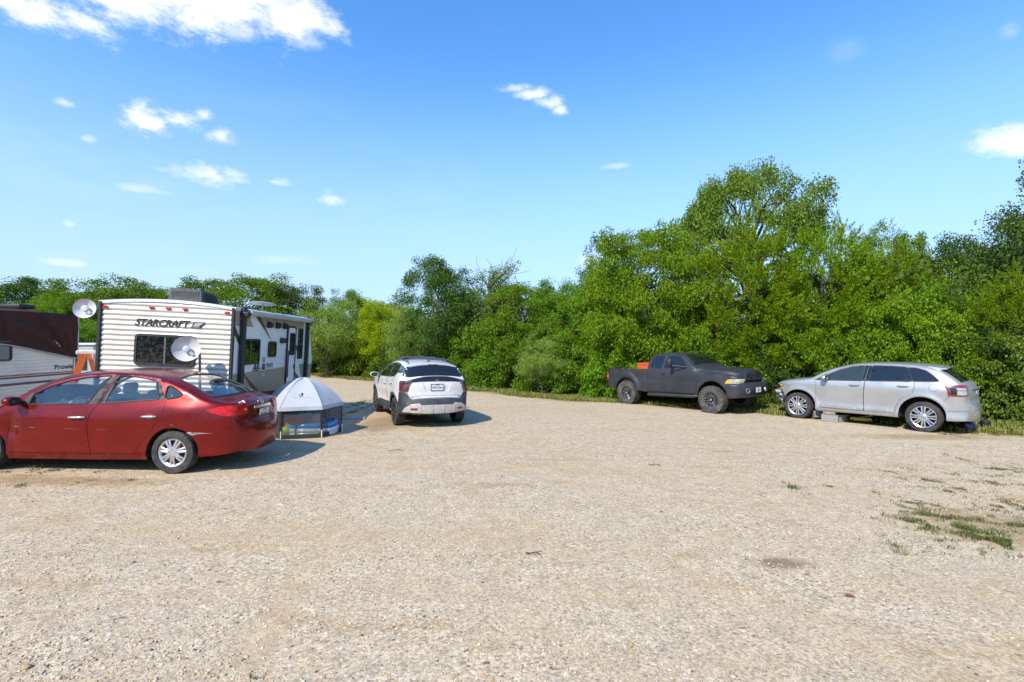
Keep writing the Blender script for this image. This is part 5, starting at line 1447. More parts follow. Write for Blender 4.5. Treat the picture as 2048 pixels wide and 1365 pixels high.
def travel_trailer():
    right = Vector((1, .094, 0)).normalized(); fwd = Vector((-.094, 1, 0)).normalized()
    o = Vector((-8.03, 9.60)); g = gzf(o.x, o.y)
    Rm = Matrix((right, fwd, Vector((0, 0, 1)))).transposed().to_4x4()
    M = Matrix.Translation((o.x, o.y, g)) @ Rm @ Matrix.Rotation(R(2.8), 4, 'Y')
    root = empty('travel_trailer', M)
    tag(root, 'white travel trailer with corrugated rear wall, big dark rear window and rolled awning', 'travel trailer')
    Wd, Ln, zb, zt = 2.46, 4.72, .42, 2.73
    alum = pm('off white ribbed aluminium', (.57, .535, .465), .42, var=.06, scale=2, dirt=(.36, .32, .26), dirtf=.35, coat=.15)
    sidem = pm('white siding', (.80, .80, .79), .42, var=.03, scale=2, coat=.15)
    tan = pm('tan siding band', (.33, .28, .205), .45, var=.05)
    dk = pm('dark grey swoosh', (.055, .052, .05), .45, var=.1)
    rd = pm('maroon swoosh', (.12, .018, .015), .45, var=.1)
    roofm = pm('grey white rubber roof', (.62, .63, .65), .6, var=.08)
    # core with the roof crowned across the width
    def ztop(u): return zt + .085 * (1 - ((u - Wd / 2) / (Wd / 2)) ** 2)
    m = MB(); us = np.linspace(0, Wd, 13)
    prof = [(0, zb)] + [(u, ztop(u)) for u in us] + [(Wd, zb)]
    n = len(prof); V = [(u, .02, z - .0) for u, z in prof] + [(u, Ln, z) for u, z in prof]
    nose = [(0, Ln)]
    F = [tuple(range(n)), tuple(range(n, 2 * n))[::-1]] + [(i, (i + 1) % n, n + (i + 1) % n, n + i) for i in range(n)]
    body = m.add(V, F).build('wall', sidem, root, smooth=False)
    # ribbed rear wall: rounded ribs lying across
    m = MB(); pts = []
    z = zb; P = .098
    zs = np.arange(zb, zt + .07, P / 10)
    def rib(z): t = ((z - zb) / P) % 1; return .019 * (math.sin(math.pi * min(1, t / .80)) if t < .80 else 0)
    us2 = np.linspace(.02, Wd - .02, 25); V = []; F = []
    for zz in zs:
        for u in us2: V.append((u, -.004 - rib(zz), min(zz, ztop(u) - .02)))
    k = len(us2)
    for j in range(len(zs) - 1):
        for i in range(k - 1): F.append((j * k + i, j * k + i + 1, (j + 1) * k + i + 1, (j + 1) * k + i))
    link('rear_wall', mkmesh('rear_wall', V, F, True, 60), alum, root)
    # roof sheet and its edge trim
    m = MB(); V = []; F = []
    for y in (-.035, Ln + .02):
        for u in us: V.append((u * (Wd + .05) / Wd - .025, y, ztop(u) + .012))
        for u in us[::-1]: V.append((u * (Wd + .05) / Wd - .025, y, ztop(u) - .045))
    n = 26; F = [tuple(range(n)), tuple(range(n, 2 * n))[::-1]] + [(i, (i + 1) % n, n + (i + 1) % n, n + i) for i in range(n)]
    m.add(V, F).build('roof', roofm, root, angle=30)
    # siding of the right hand side: laps every 10 cm
    S_ = fbox((Wd, 0, 0), (0, 1, 0), (0, 0, 1), (1, 0, 0))
    V = []; F = []; zz = zb + .0
    rows = [zb]
    while rows[-1] < zt - .09: rows.append(rows[-1] + .085)
    for a, b in zip(rows[:-1], rows[1:]):
        kk = len(V); V += [S_(0, a, .012), S_(Ln, a, .012), S_(Ln, b, .004), S_(0, b, .004)]; F.append((kk, kk + 1, kk + 2, kk + 3))
        kk = len(V); V += [S_(0, b, .004), S_(Ln, b, .004), S_(Ln, b, .012), S_(0, b, .012)]; F.append((kk, kk + 1, kk + 2, kk + 3))
    link('siding', mkmesh('siding', V, F, False), sidem, root)
    dz = .125        # measured heights were above sea level of the camera frame; the trailer leans
    def sl(name, mt, poly, t=.0135, t1=.0160): return slab(name, mt, root, S_, [(u, v + dz - g * 0) for u, v in poly], t, t1)
    top = zt - .03 - dz
    sl('decal', tan, [(0, 2.26), (.86, 2.26), (.56, top), (0, top)]); sl('decal', tan, [(1.46, 2.26), (2.92, 2.28), (4.20, 2.28), (4.20, top), (1.06, top)])
    sl('decal', dk, [(.80, top), (1.08, top), (1.90, 1.97), (1.52, 2.19)], .0165, .0185)
    sl('decal', dk, [(0, 2.26), (0, 2.10), (.22, 1.88), (.22, 2.03)], .0165, .0185)
    sl('decal', tan, [(0, 1.30), (2.90, 1.30), (2.90, .56), (0, .56)])
    sl('decal', tan, [(3.52, .56), (4.22, .56), (Ln, .56), (Ln, 1.34), (3.95, 1.31), (4.25, .92)])
    sl('decal', rd, [(.34, 1.37), (1.18, .92), (1.62, .62), (1.22, .60), (.88, .96)], .0165, .0185)
    sl('decal', rd, [(3.50, 1.20), (4.22, .84), (4.16, .64), (3.98, .70)], .0165, .0185)
    sl('decal', dk, [(3.48, 1.98), (3.52, 1.92), (3.86, 1.72), (3.80, 1.60)], .0165, .0185)
    # lettering along the side
    fx = (0, 1, 0)
    lettering(root, 'AR-', .26, M_loc(S_(1.14, 1.37 + dz, .018)), (0, 1, 0), (0, 0, 1), sx=1.0, shear=.25, off=.004)
    lettering(root, 'MAXX', .16, M_loc(S_(1.86, 1.385 + dz, .018)), (0, 1, 0), (0, 0, 1), sx=.9, shear=.2)
    t = MB().prism([(1.43, 1.60 + dz), (1.60, 1.60 + dz), (1.60, 1.12 + dz), (1.43, 1.12 + dz)], S_, .0165, .0180).build('decal', pm('off white numeral panel', (.68, .66, .62), .45), root, smooth=False)
    for a, b in ((1.585, 1.565), (1.44, 1.30), (1.27, 1.235), (1.20, 1.185), (1.155, 1.13)): sl('decal', rd, [(1.44, b), (1.44, a), (1.59, a), (1.59, b)], .0190, .0205)
    sl('decal', M_['ink'], rounded([(1.475, 1.48), (1.55, 1.48), (1.55, 1.54), (1.475, 1.54)], .03), .0190, .0205)
    # windows and door on the side
    rwindow(root, S_, .36, 1.23, 1.46 + dz, 2.0 + dz, .07, [(.74, 1.48 + dz, .76, 1.98 + dz)], t=.012)
    rwindow(root, S_, 1.72, 2.20, 1.58 + dz, 1.95 + dz, .10, t=.012, glass=M_['tint2'])
    rwindow(root, S_, 3.77, 4.13, 1.47 + dz, 2.30 + dz, .06, [(3.79, 1.86 + dz, 4.11, 1.885 + dz)], t=.012)
    d = slab('door', sidem, root, S_, rounded([(2.95, .62), (3.50, .62), (3.50, 2.30 + dz), (2.95, 2.30 + dz)], .10, 5), .014, .034)
    rwindow(d, S_, 3.08, 3.41, 1.59 + dz, 2.17 + dz, .05, t=.034, frame=.03, glass=M_['tint2'])
    o_ = rounded([(2.90, .60), (3.55, .60), (3.55, 2.345 + dz), (2.90, 2.345 + dz)], .13, 5); i_ = rounded([(2.95, .62), (3.50, .62), (3.50, 2.30 + dz), (2.95, 2.30 + dz)], .10, 5)
    n = len(o_); V = [S_(a, b, tt) for tt in (.012, .046) for a, b in o_] + [S_(a, b, tt) for tt in (.012, .046) for a, b in i_]; F = []
    for i in range(n):
        j = (i + 1) % n; F += [(n + i, n + j, 3 * n + j, 3 * n + i), (i, j, n + j, n + i), (2 * n + j, 2 * n + i, 3 * n + i, 3 * n + j)]
    MB().add(V, F).build('door_frame', M_['black'], d, angle=30)
    m = MB(); m.box(S_(3.46, 1.28 + dz, .05), (.03, .05, .12), bev=.008); m.build('handle', M_['black'], d)
    m = MB(); m.tube([S_(2.84, 1.0 + dz, .03), S_(2.84, 1.05 + dz, .10), S_(2.84, 1.7 + dz, .10), S_(2.84, 1.75 + dz, .03)], .014, 8); m.build('grab_rail', M_['black'], root)
    m = MB(); m.box(S_(2.60, 1.97 + dz, .04), (.06, .30, .13), bev=.015); m.build('vent_cover', M_['black'], root)
    for u in (1.66, 2.18, 2.66):
        m = MB(); m.box(S_(u, 2.33 + dz, .05), (.08, .14, .15), bev=.03, seg=2); m.lathe([(.0, .03), (.05, .03), (.065, 0)], 16, Matrix.Translation(S_(u, 2.33 + dz, .09)) @ Matrix.Rotation(R(90), 4, 'Y')); m.build('outside_speaker', M_['black'], root)
    slab('hatch', pm('pale grey hatch', (.60, .62, .63), .45), root, S_, [(4.45, .80), (4.66, .80), (4.66, 1.17 + dz), (4.45, 1.17 + dz)], .014, .03)
    # awning: roller on two black arms
    for u in (.27, 4.42):
        m = MB(); m.box(S_(u, 1.72, .065), (.075, .13, 2.12), bev=.01); m.box(S_(u, 2.62, .09), (.17, .16, .12), bev=.03, seg=2); m.build('awning_arm', M_['black'], root)
    m = MB(); m.tube([S_(.36, 2.665, .13), S_(4.34, 2.665, .13)], .062, 16); m.build('awning_roller', pm('grey vinyl awning roll', (.40, .405, .41), .5, var=.12, scale=5), root)
    # front of the trailer slopes forward below the roof
    m = MB(); V = [(0, Ln, zb), (Wd, Ln, zb), (Wd, Ln, zt), (0, Ln, zt), (0, Ln + .30, zb), (Wd, Ln + .30, zb), (Wd, Ln + .42, 1.55), (0, Ln + .42, 1.55)]
    m.add(V, [(0, 4, 7, 3), (1, 2, 6, 5), (4, 5, 6, 7), (7, 6, 2, 3), (0, 1, 5, 4)]).build('front_wall', sidem, root, smooth=False)
    slab('decal', tan, root, S_, [(Ln, .62), (Ln + .30, .62), (Ln + .40, 1.42), (Ln, 1.40)], .003, .006)
    # corner trims, belly, tyres, steps, drawbar
    m = MB()
    m.box((.012, -.02, (zb + zt) / 2), (.055, .07, zt - zb), bev=.008); m.build('corner_trim', M_['black'], root)
    m = MB(); m.box((Wd - .012, -.02, (zb + zt) / 2), (.055, .07, zt - zb), bev=.008); m.build('corner_trim', M_['black'], root)
    m = MB(); m.box((Wd / 2, Ln / 2, zb - .08), (Wd - .3, Ln - .2, .14)); m.box((Wd / 2, -.06, zb - .02), (Wd - .1, .10, .10), bev=.01); m.tube([(Wd * .3, Ln, zb - .05), (Wd / 2, Ln + 1.3, zb - .05), (Wd * .7, Ln, zb - .05)], .05, 8)
    m.build('chassis', M_['under'], root)
    for u in (.02, Wd - .22):
        for y in (2.05, 2.75):
            t = MB(); q = Matrix.Translation((u + .1, y, .335)) @ Matrix.Rotation(R(90), 4, 'Y'); t.lathe([(.19, -.1), (.33, -.09), (.335, 0), (.33, .09), (.19, .1)], 32, q); w = t.build('wheel', M_['tyre'], root)
            t = MB(); t.lathe([(0, -.05), (.19, -.06), (.19, .06), (0, .05)], 24, q); t.build('rim', M_['white'], w)
    # rear wall fittings
    B_ = fbox((0, 0, 0), (1, 0, 0), (0, 0, 1), (0, -1, 0))
    ztext = 2.305
    lettering(root, 'STARCRAFT', .185, M_loc(B_(1.125, 2.36, .026)), (1, 0, 0), (0, 0, 1), sx=.98, shear=.35, off=.006)
    g1 = pm('grey logo', (.22, .22, .23), .4); 
    slab('logo', M_['ink'], root, B_, [(1.66, 2.30), (1.86, 2.30), (1.93, 2.42), (1.73, 2.42)], .022, .026)
    slab('logo', pm('silver logo', (.45, .45, .46), .35, .4), root, B_, [(1.70, 2.32), (1.80, 2.33), (1.91, 2.405), (1.75, 2.405)], .0265, .029)
    slab('logo', g1, root, B_, [(1.68, 2.31), (1.82, 2.31), (1.84, 2.335), (1.70, 2.33)], .0265, .029)
    rwindow(root, B_, .66, 1.77, 1.535, 2.145, .10, [(1.20, 1.565, 1.23, 2.115)], frame=.045, t=.02)
    for u in (.10, .94, 1.245, 1.55, 2.33):
        m = MB(); m.box(B_(u, 2.625 + .03 * (1 - ((u - 1.23) / 1.23) ** 2),   .034), (.095, .03, .042), bev=.010, seg=2); m.build('marker_lamp', M_['red_lens'], root)
    for u in (.22, 2.2):
        m = MB(); m.box(B_(u, .78, .045), (.18, .03, .12), bev=.01); m.build('tail_lamp', M_['red_lens'], root)
    # air conditioner on the roof
    acm = pm('weathered dark grey shroud', (.065, .07, .078), .6, var=.2)
    m = MB(); x0, x1 = .72, 1.40; y0, y1 = .85, 1.72; z0 = zt + .06
    V = [(x0, y0, z0), (x1, y0, z0), (x1, y1, z0), (x0, y1, z0), (x0 + .03, y0 + .02, z0 + .34), (x1 - .03, y0 + .02, z0 + .33), (x1 - .05, y1 - .15, z0 + .27), (x0 + .05, y1 - .15, z0 + .28)]
    m.add(V, [(0, 3, 2, 1), (4, 5, 6, 7), (0, 1, 5, 4), (1, 2, 6, 5), (2, 3, 7, 6), (3, 0, 4, 7)])
    ac = m.build('air_conditioner', acm, root, smooth=False)
    m = MB()
    for i in range(11): m.box(((x0 + x1) / 2, y0 + .004, z0 + .04 + i * .024), (x1 - x0 - .12, .012, .008))
    m.build('louvre', pm('brown grey louvre', (.16, .14, .12), .7), ac)
    m = MB()
    for i in range(12): m.box((x1 - .012, y0 + .42, z0 + .04 + i * .020), (.014, .62, .006))
    m.build('louvre', M_['black'], ac)
    m = MB(); m.tube([(2.2, 2.0, zt + .05), (2.2, 2.0, zt + .20)], .02, 8); m.lathe([(.001, .035), (.25, .02), (.30, 0), (.25, -.015), (.001, -.02)], 28, Matrix.Translation((2.2, 2.0, zt + .22)) @ Matrix.Rotation(R(-5), 4, 'X')); m.build('roof_antenna', pm('grey roof antenna', (.28, .30, .33), .4), root)
    return root, M


def M_loc(v): return Vector(v)


trailer, M_trailer = travel_trailer()


def dish(name, label, centre, face, rad, arm_from, group):
    """white parabolic antenna dish looking along face"""
    z = Vector(face).normalized(); q = z.to_track_quat('Z', 'Y').to_matrix().to_4x4(); M = Matrix.Translation(centre) @ q
    root = empty(name, M); tag(root, label, 'antenna dish', group)
    wm = pm('white enamel dish', (.55, .55, .54), .35, var=.04, scale=6)
    m = MB(); pr = [(.001, -.10)] + [(rad * t, -.10 + .10 * t * t) for t in (.2, .4, .6, .8, .95)] + [(rad, .004), (rad * 1.01, -.006), (rad * .95, -.022)] + [(rad * t, -.115 + .10 * t * t) for t in (.8, .6, .4, .2)] + [(.001, -.115)]
    m.lathe(pr, 40); m.build('reflector', wm, root, angle=60)
    m = MB(); m.lathe([(.001, .02), (.055, .01), (.065, -.03), (.04, -.10)], 20); m.build('feed', wm, root)
    m = MB(); m.box((rad * .32, -rad * .34, -.015), (rad * .55, .06, .02), Matrix.Rotation(R(-47), 3, 'Z'), .006); m.build('feed_arm', pm('grey feed arm', (.42, .43, .44), .5), root)
    Mi = M.inverted()
    m = MB(); m.box((0, 0, -.15), (.10, .10, .10), bev=.015); m.tube([Mi @ Vector(p) for p in arm_from], .024, 10); m.build('mount', pm('galvanised mount', (.20, .21, .22), .5, .5), root)
    return root


dish('antenna_dish', 'white dish antenna on a post behind the red car roof', (-6.06, 9.30, 1.825), (.42, -.90, .08), .232, [(-6.10, 9.44, 1.83), (-5.93, 9.50, 1.72), (-5.93, 9.50, gzf(-5.9, 9.5) - .02)], 'dish antennas at the trailer')
dish('antenna_dish', 'white dish antenna clamped to the left edge of the corrugated trailer', (-8.26, 9.66, 2.60), (.30, -.93, .14), .19, [(-8.22, 9.88, 2.62), (-8.06, 9.74, 2.66)], 'dish antennas at the trailer')


def old_trailer():
    """older caravan at the left edge under a brown tarpaulin"""
    fwd = Vector((-.024, 1, 0)).normalized(); right = Vector((1, .024, 0)).normalized()
    Xs = 10.35; o = Vector((-Xs - 2.4 + .024 * 0, 6.2)); g = gzf(-10.4, 11)
    Rm = Matrix((right, fwd, Vector((0, 0, 1)))).transposed().to_4x4(); M = Matrix.Translation((o.x, o.y, g)) @ Rm
    root = empty('travel_trailer', M)
    tag(root, 'old cream ribbed travel trailer half under a brown tarpaulin', 'travel trailer')
    Wd, Ln, zb, zt = 2.4, 5.72, .45, 2.52
    sm = pm('cream ribbed siding', (.58, .56, .50), .45, var=.06, scale=2, dirt=(.42, .40, .34), dirtf=.4)
    S_ = fbox((Wd, 0, 0), (0, 1, 0), (0, 0, 1), (1, 0, 0))
    m = MB(); m.prism([(0, zb), (Ln - .08, zb), (Ln, 1.1), (Ln - .02, 1.75), (Ln + .07, zt), (0, zt)], lambda u, v, t: Vector((t, u, v)), 0, Wd - .004); m.build('wall', sm, root, smooth=False)
    V = []; F = []; z = zb; 
    while z < 1.92:
        for a, b, t0, t1 in ((z, z + .060, .012, .004), (z + .060, z + .072, .004, .012)):
            k = len(V); V += [S_(0, a, t0), S_(Ln - .02, a, t0), S_(Ln - .02, b, t1), S_(0, b, t1)]; F.append((k, k + 1, k + 2, k + 3))
        z += .072
    link('siding', mkmesh('siding', V, F, False), sm, root)
    d = 6.2 - .0
    dkm = pm('dark blue stripe', (.035, .04, .06), .45); red = pm('faded red stripe', (.28, .06, .05), .5)
    slab('stripe', red, root, S_, [(0, 1.20), (Ln, 1.21), (Ln, 1.235), (0, 1.225)], .013, .015)
    slab('stripe', dkm, root, S_, [(0, 1.15), (Ln, 1.16), (Ln, 1.195), (0, 1.185)], .013, .015)
    slab('stripe', dkm, root, S_, [(0, .99), (Ln, 1.02), (Ln, 1.07), (0, 1.04)], .013, .015)
    slab('roof', pm('grey old roof', (.5, .5, .5), .6), root, fbox((0, 0, zt), (1, 0, 0), (0, 1, 0), (0, 0, 1)), [(0, 0), (Wd, 0), (Wd, Ln + .06), (0, Ln + .06)], 0, .03)
    rwindow(root, S_, 3.0, 4.17, 1.53, 1.95, .08, [(3.75, 1.56, 3.77, 1.92)], t=.012, glass=M_['tint2'])
    lettering(root, 'Prowler', .15, M_loc(S_(5.47, 1.34, .016)), (0, 1, 0), (0, 0, 1), sx=1.2, off=.002)
    m = MB(); m.box((1.72, 5.0, zt + .20), (.52, .40, .10), bev=.03, seg=2); m.build('roof_vent', M_['black'], root)
    m = MB(); m.box((Wd / 2, Ln / 2, zb - .08), (Wd - .3, Ln - .2, .14)); m.build('chassis', M_['under'], root)
    t = MB(); q = Matrix.Translation((Wd - .12, 2.9, .34)) @ Matrix.Rotation(R(90), 4, 'Y'); t.lathe([(.001, -.05), (.19, -.09), (.33, -.09), (.335, 0), (.33, .09), (.19, .1), (.001, .05)], 32, q); t.build('wheel', M_['tyre'], root)
    slab('corner_trim', pm('grey corner trim', (.5, .5, .49), .45), root, S_, [(Ln - .02, 1.10), (Ln + .01, 1.75), (Ln + .10, zt), (Ln + .055, zt), (Ln - .03, 1.75), (Ln - .055, 1.10)], .014, .03)
    # tarpaulin draped over the roof and down the near side, gathered to the front corner
    tm = pm('brown woven tarpaulin', (.050, .022, .018), .75, var=.2, scale=4, bump=.25, bscale=160, spec=.12)
    nu, nv = 90, 46; V = []; F = []
    y0, y1 = -.1, Ln + .05
    def low(u): return np.interp(u, [0, 3.9, 4.4, 5.72], [1.93, 1.89, 1.81, 1.53])
    for i in range(nu):
        u = y0 + (y1 - y0) * i / (nu - 1)
        for j in range(nv):
            t = j / (nv - 1)
            # folds run down towards the gathered corner
            if t < .40:
                x = Wd * t / .40; z = zt + .05 + .10 * math.exp(-((u - 4.9) / .6) ** 2) * math.exp(-((x - 1.75) / .5) ** 2) + .014 * noise.noise(Vector((u * 3, x * 3, 2)))
                V.append((x, u, z))
            else:
                s = (t - .40) / .60; lz = low(u)
                z = zt + .05 - s * (zt + .05 - lz)
                ang = math.atan2((Ln + .02 - u), (z - 1.51) + .05); rr = math.hypot(Ln + .02 - u, z - 1.51)
                fold = .05 * math.sin(ang * 19 + 1.5 * math.sin(rr * 2)) * math.exp(-((ang - .75) / .55) ** 2) * min(1, rr / .3) + .012 * noise.noise(Vector((u * 2.2, z * 4, 5)))
                V.append((Wd + .035 + .05 * min(1, s * 6) * .3 + fold * min(1, s * 5), u - .05 * (1 - s) * (u > Ln - .3) * 0, z))
    for i in range(nu - 1):
        for j in range(nv - 1): F.append((i * nv + j, (i + 1) * nv + j, (i + 1) * nv + j + 1, i * nv + j + 1))
    me = mkmesh('tarpaulin', V, F)
    t = link('tarpaulin', me, tm); t.matrix_world = M
    so_ = t.modifiers.new('thickness', 'SOLIDIFY'); so_.thickness = .006
    tag(t, 'dark brown tarpaulin draped over the old cream trailer roof', 'tarpaulin')
    m = MB(); P = [Vector((Wd + .055, u, low(u) - .005)) for u in np.linspace(y0, y1, 30)]
    m.tube(P, .014, 6)
    m.tube([Vector((Wd + .05, y1 + .01, zt + .04)), Vector((Wd + .05, y1 - .01, 1.55))], .02, 6)
    h = m.build('hem', pm('grey tarpaulin hem', (.36, .36, .37), .6), t)
    for u in (4.45, 5.0, 5.5):
        m = MB(); m.lathe([(0, .006), (.014, .006), (.016, -.004)], 12, Matrix.Translation((Wd + .07, u, low(u) + .015)) @ Matrix.Rotation(R(90), 4, 'Y')); m.build('eyelet', M_['ink'], t)


old_trailer()


def step_ladder():
    x, y = -8.52, 10.0; g = gzf(x, y)
    M = Matrix.Translation((x, y, g)) @ Matrix.Rotation(R(40), 4, 'Z')
    root = empty('step_ladder', M); tag(root, 'orange fibreglass step ladder with white top between the trailers', 'step ladder')
    om = pm('orange fibreglass', (.62, .13, .02), .4, var=.1, scale=8)
    H = 1.70
    for sg in (-1, 1):
        m = MB()
        V, F = cubeVF((.115, .035, 1.76), Matrix.Translation((-.26, sg * .22, H / 2)) @ Matrix.Rotation(R(15), 4, 'Y') @ Matrix.Rotation(R(-3 * sg), 4, 'X')); m.add(V, F); m.build('front_rail', om, root, smooth=False)
        m = MB(); V, F = cubeVF((.07, .03, 1.74), Matrix.Translation((.24, sg * .20, H / 2)) @ Matrix.Rotation(R(-13), 4, 'Y')); m.add(V, F); m.build('rear_rail', om, root, smooth=False)
    for i in range(5):
        z = .28 + i * .29; m = MB(); m.box((-.03 - .42 * (1 - z / H), 0, z), (.09, .46 - .04 * z, .025)); m.build('step', M_['dull'], root)
    m = MB()
    for z in (.5, 1.0, 1.4): m.box((.03 + .40 * (1 - z / H), 0, z), (.02, .40, .04))
    m.build('brace', M_['dull'], root)
    m = MB(); m.box((0, 0, H + .035), (.30, .40, .075), bev=.012); m.build('top_cap', pm('cream plastic cap', (.68, .62, .50), .5), root)


step_ladder()


def back_shed():
    x, y = -14.6, 17.2; g = gzf(x, y)
    root = empty('camper_trailer', Matrix.Translation((x, y, g)) @ Matrix.Rotation(R(8), 4, 'Z'))
    tag(root, 'small grey white box trailer seen behind the orange ladder', 'trailer')
    m = MB(); m.box((0, 0, 1.05), (2.3, 3.0, 1.55), bev=.04); m.build('wall', pm('grey white panels', (.36, .38, .40), .5, var=.08), root)
    m = MB(); m.box((0, 0, 1.86), (2.4, 3.1, .07), bev=.02); m.build('roof', M_['white'], root)
    m = MB(); m.box((.75, -1.52, 1.30), (.36, .03, .50), bev=.01); m.build('window', M_['tint'], root)
    m = MB(); m.box((.1, -1.515, 1.1), (.6, .03, 1.2), bev=.01); m.build('door', pm('pale grey door', (.46, .48, .50), .5), root)
    for sx in (-1.0, 1.0):
        m = MB(); m.lathe([(.001, -.06), (.2, -.09), (.30, -.08), (.31, 0), (.30, .08), (.001, .06)], 24, Matrix.Translation((sx, 0, .31)) @ Matrix.Rotation(R(90), 4, 'Y')); m.build('wheel', M_['tyre'], root)


back_shed()


# ------------------------------------------------------------------ play tent and toys
def play_tent():
    c = Vector((-4.57, 11.0)); g = gzf(c.x, c.y); rad = .775
    M = Matrix.Translation((c.x, c.y, g)); root = empty('play_tent', M)
    tag(root, 'white roofed six sided play tent with black mesh walls behind the red car', 'play tent')
    a0 = math.atan2(10.25 - 11.0, -4.73 + 4.57)
    ang = [a0 + R(60) * i for i in range(6)]
    C = [Vector((rad * math.cos(a), rad * math.sin(a), 0)) for a in ang]
    fab = pm('white tent fabric', (.50, .52, .57), .7, var=.03, bump=.08, bscale=30, trans=.25)
    ze, zp = .665, 1.215
    # roof: six bowed gores
    V = []; F = []; nr, na = 16, 8
    for i in range(6):
        A, Bq = C[i], C[(i + 1) % 6]; k = len(V)
        for r in range(nr + 1):
            t = r / nr
            zz = ze + (zp - ze) * (1 - t ** 1.95) + .018 * math.exp(-(t / .06) ** 2)
            for q in range(na + 1):
                u = q / na; p = (A * (1 - u) + Bq * u) * t * 1.045
                sag = -.022 * math.sin(math.pi * u) * math.sin(math.pi * min(1, t * 1.05)) if t < 1 else 0
                V.append((p.x, p.y, zz + sag + .010 * noise.noise(Vector((p.x * 4, p.y * 4, i)))))
        for r in range(nr):
            for q in range(na): F.append((k + r * (na + 1) + q, k + r * (na + 1) + q + 1, k + (r + 1) * (na + 1) + q + 1, k + (r + 1) * (na + 1) + q))
    me = mkmesh('tent_roof', V, F); bm = bmesh.new(); bm.from_mesh(me); bmesh.ops.remove_doubles(bm, verts=list(bm.verts), dist=.003); bm.to_mesh(me); bm.free()
    me.polygons.foreach_set('use_smooth', [True] * len(me.polygons)); me.set_sharp_from_angle(angle=R(28))
    rf = link('tent_roof', me, fab, root)
    m = MB()
    for i in range(6):
        P = [(C[i] * t * 1.045 + Vector((0, 0, ze + (zp - ze) * (1 - t ** 1.95) + .006))) for t in np.linspace(.03, 1, 12)]; m.tube(P, .009, 6)
    m.build('piping', fab, rf)
    # valance
    m = MB()
    for i in range(6):
        A, Bq = C[i] * 1.045, C[(i + 1) % 6] * 1.045
        P = []
        for q in range(9):
            u = q / 8; p = A * (1 - u) + Bq * u; P.append((p, .012 * math.sin(u * math.pi * 3)))
        V = [(p.x, p.y, ze + .006) for p, w in P] + [(p.x * (1.012 + w), p.y * (1.012 + w), ze - .075) for p, w in P]
        m.add(V, [(q, q + 1, 10 + q, 9 + q) for q in range(8)])
    m.build('valance', fab, root, angle=60)
    # mesh walls
    mm, N, out = newmat('fine black insect mesh')
    tr = N.new('ShaderNodeBsdfTransparent'); N.set(tr, 0, (.80, .84, .84)); di = N.new('ShaderNodeBsdfDiffuse'); N.set(di, 0, (.13, .15, .155))
    mx = N.new('ShaderNodeMixShader'); N.set(mx, 0, .38); N.l.new(tr.outputs[0], mx.inputs[1]); N.l.new(di.outputs[0], mx.inputs[2]); N.l.new(mx.outputs[0], out.inputs[0])
    pole = pm('white pole', (.62, .62, .62), .45)
    for i in range(6):
        A, Bq = C[i], C[(i + 1) % 6]; V = []; F = []
        for q in range(9):
            u = q / 8; p = A * (1 - u) + Bq * u; inn = 1 - .02 * math.sin(math.pi * u)
            for z in (.06, .22, .40, .60): V.append((p.x * inn, p.y * inn, z))
        for q in range(8):
            for j in range(3): F.append((q * 4 + j, q * 4 + 4 + j, q * 4 + 5 + j, q * 4 + 1 + j))
        w = link('mesh_wall', mkmesh('mesh_wall', V, F), mm, root)
        d = (Bq - A).normalized(); n = Vector((d.y, -d.x, 0))
        rot = Matrix((d, n, Vector((0, 0, 1)))).transposed()
        mb = MB(); mb.box((A + Bq) / 2 + Vector((0, 0, .047)), ((Bq - A).length - .03, .012, .09), rot); mb.build('mesh_border', M_['black'], w)
        mb = MB(); mb.box((A + Bq) / 2 + Vector((0, 0, .585)), ((Bq - A).length - .03, .010, .035), rot)
        mb.build('mesh_border', M_['black'], w)
    for i in range(6):
        a = C[i]; n = a.normalized(); rot = Matrix((n, Vector((-n.y, n.x, 0)), Vector((0, 0, 1)))).transposed()
        m = MB(); m.box(a * 1.01 + Vector((0, 0, .385)), (.022, .055, .43), rot, .006); p = m.build('pole_sleeve', M_['black'], root)
        m = MB(); m.tube([a * 1.02 + Vector((0, 0, -.02)), a * 1.01 + Vector((0, 0, .20))], .011, 8); m.build('pole', pole, p)
    # black disc and crescent on the front gore, with a faint line of small print
    A, Bq = C[0], C[1]
    def gore(U):
        out = []
        for u, t in U:
            p = (A * (1 - u) + Bq * u) * t * 1.045; sag = -.022 * math.sin(math.pi * u) * math.sin(math.pi * min(1, t * 1.05)); z = ze + (zp - ze) * (1 - t ** 1.95) + sag + .010 * noise.noise(Vector((p.x * 4, p.y * 4, 0)))
            out.append((p.x, p.y, z))
        return np.array(out)
    o3 = (0, 0, .6)
    patch_obj('logo', M_['ink'], rf, [(.50 + .042 * math.cos(a), .715 + .034 * math.sin(a)) for a in np.linspace(0, 2 * math.pi, 20, endpoint=False)], gore, sp=.05, off=.004, out=o3)
    cr = [(.475 + .075 * math.cos(a), .722 + .058 * math.sin(a)) for a in np.linspace(R(190), R(40), 14)] + [(.482 + .062 * math.cos(a), .718 + .046 * math.sin(a)) for a in np.linspace(R(40), R(190), 14)]
    patch_obj('logo', M_['ink'], rf, cr, gore, sp=.05, off=.004, out=o3)
    patch_obj('small_print', pm('pale grey print', (.30, .31, .34), .7), rf, [(.26, .802), (.74, .802), (.74, .812), (.26, .812)], gore, sp=.06, off=.004, out=o3)
    G = M
    # paddling pool
    blue = pm('blue vinyl', (.01, .21, .60), .18, coat=.5, var=.1); clearv = pm('clear printed vinyl', (.55, .60, .66), .25, coat=.4, var=.35, scale=26)
    pool = empty('paddling_pool', Matrix.Translation((-4.42, 11.02, g))); tag(pool, 'blue inflatable paddling pool inside the mesh tent', 'paddling pool')
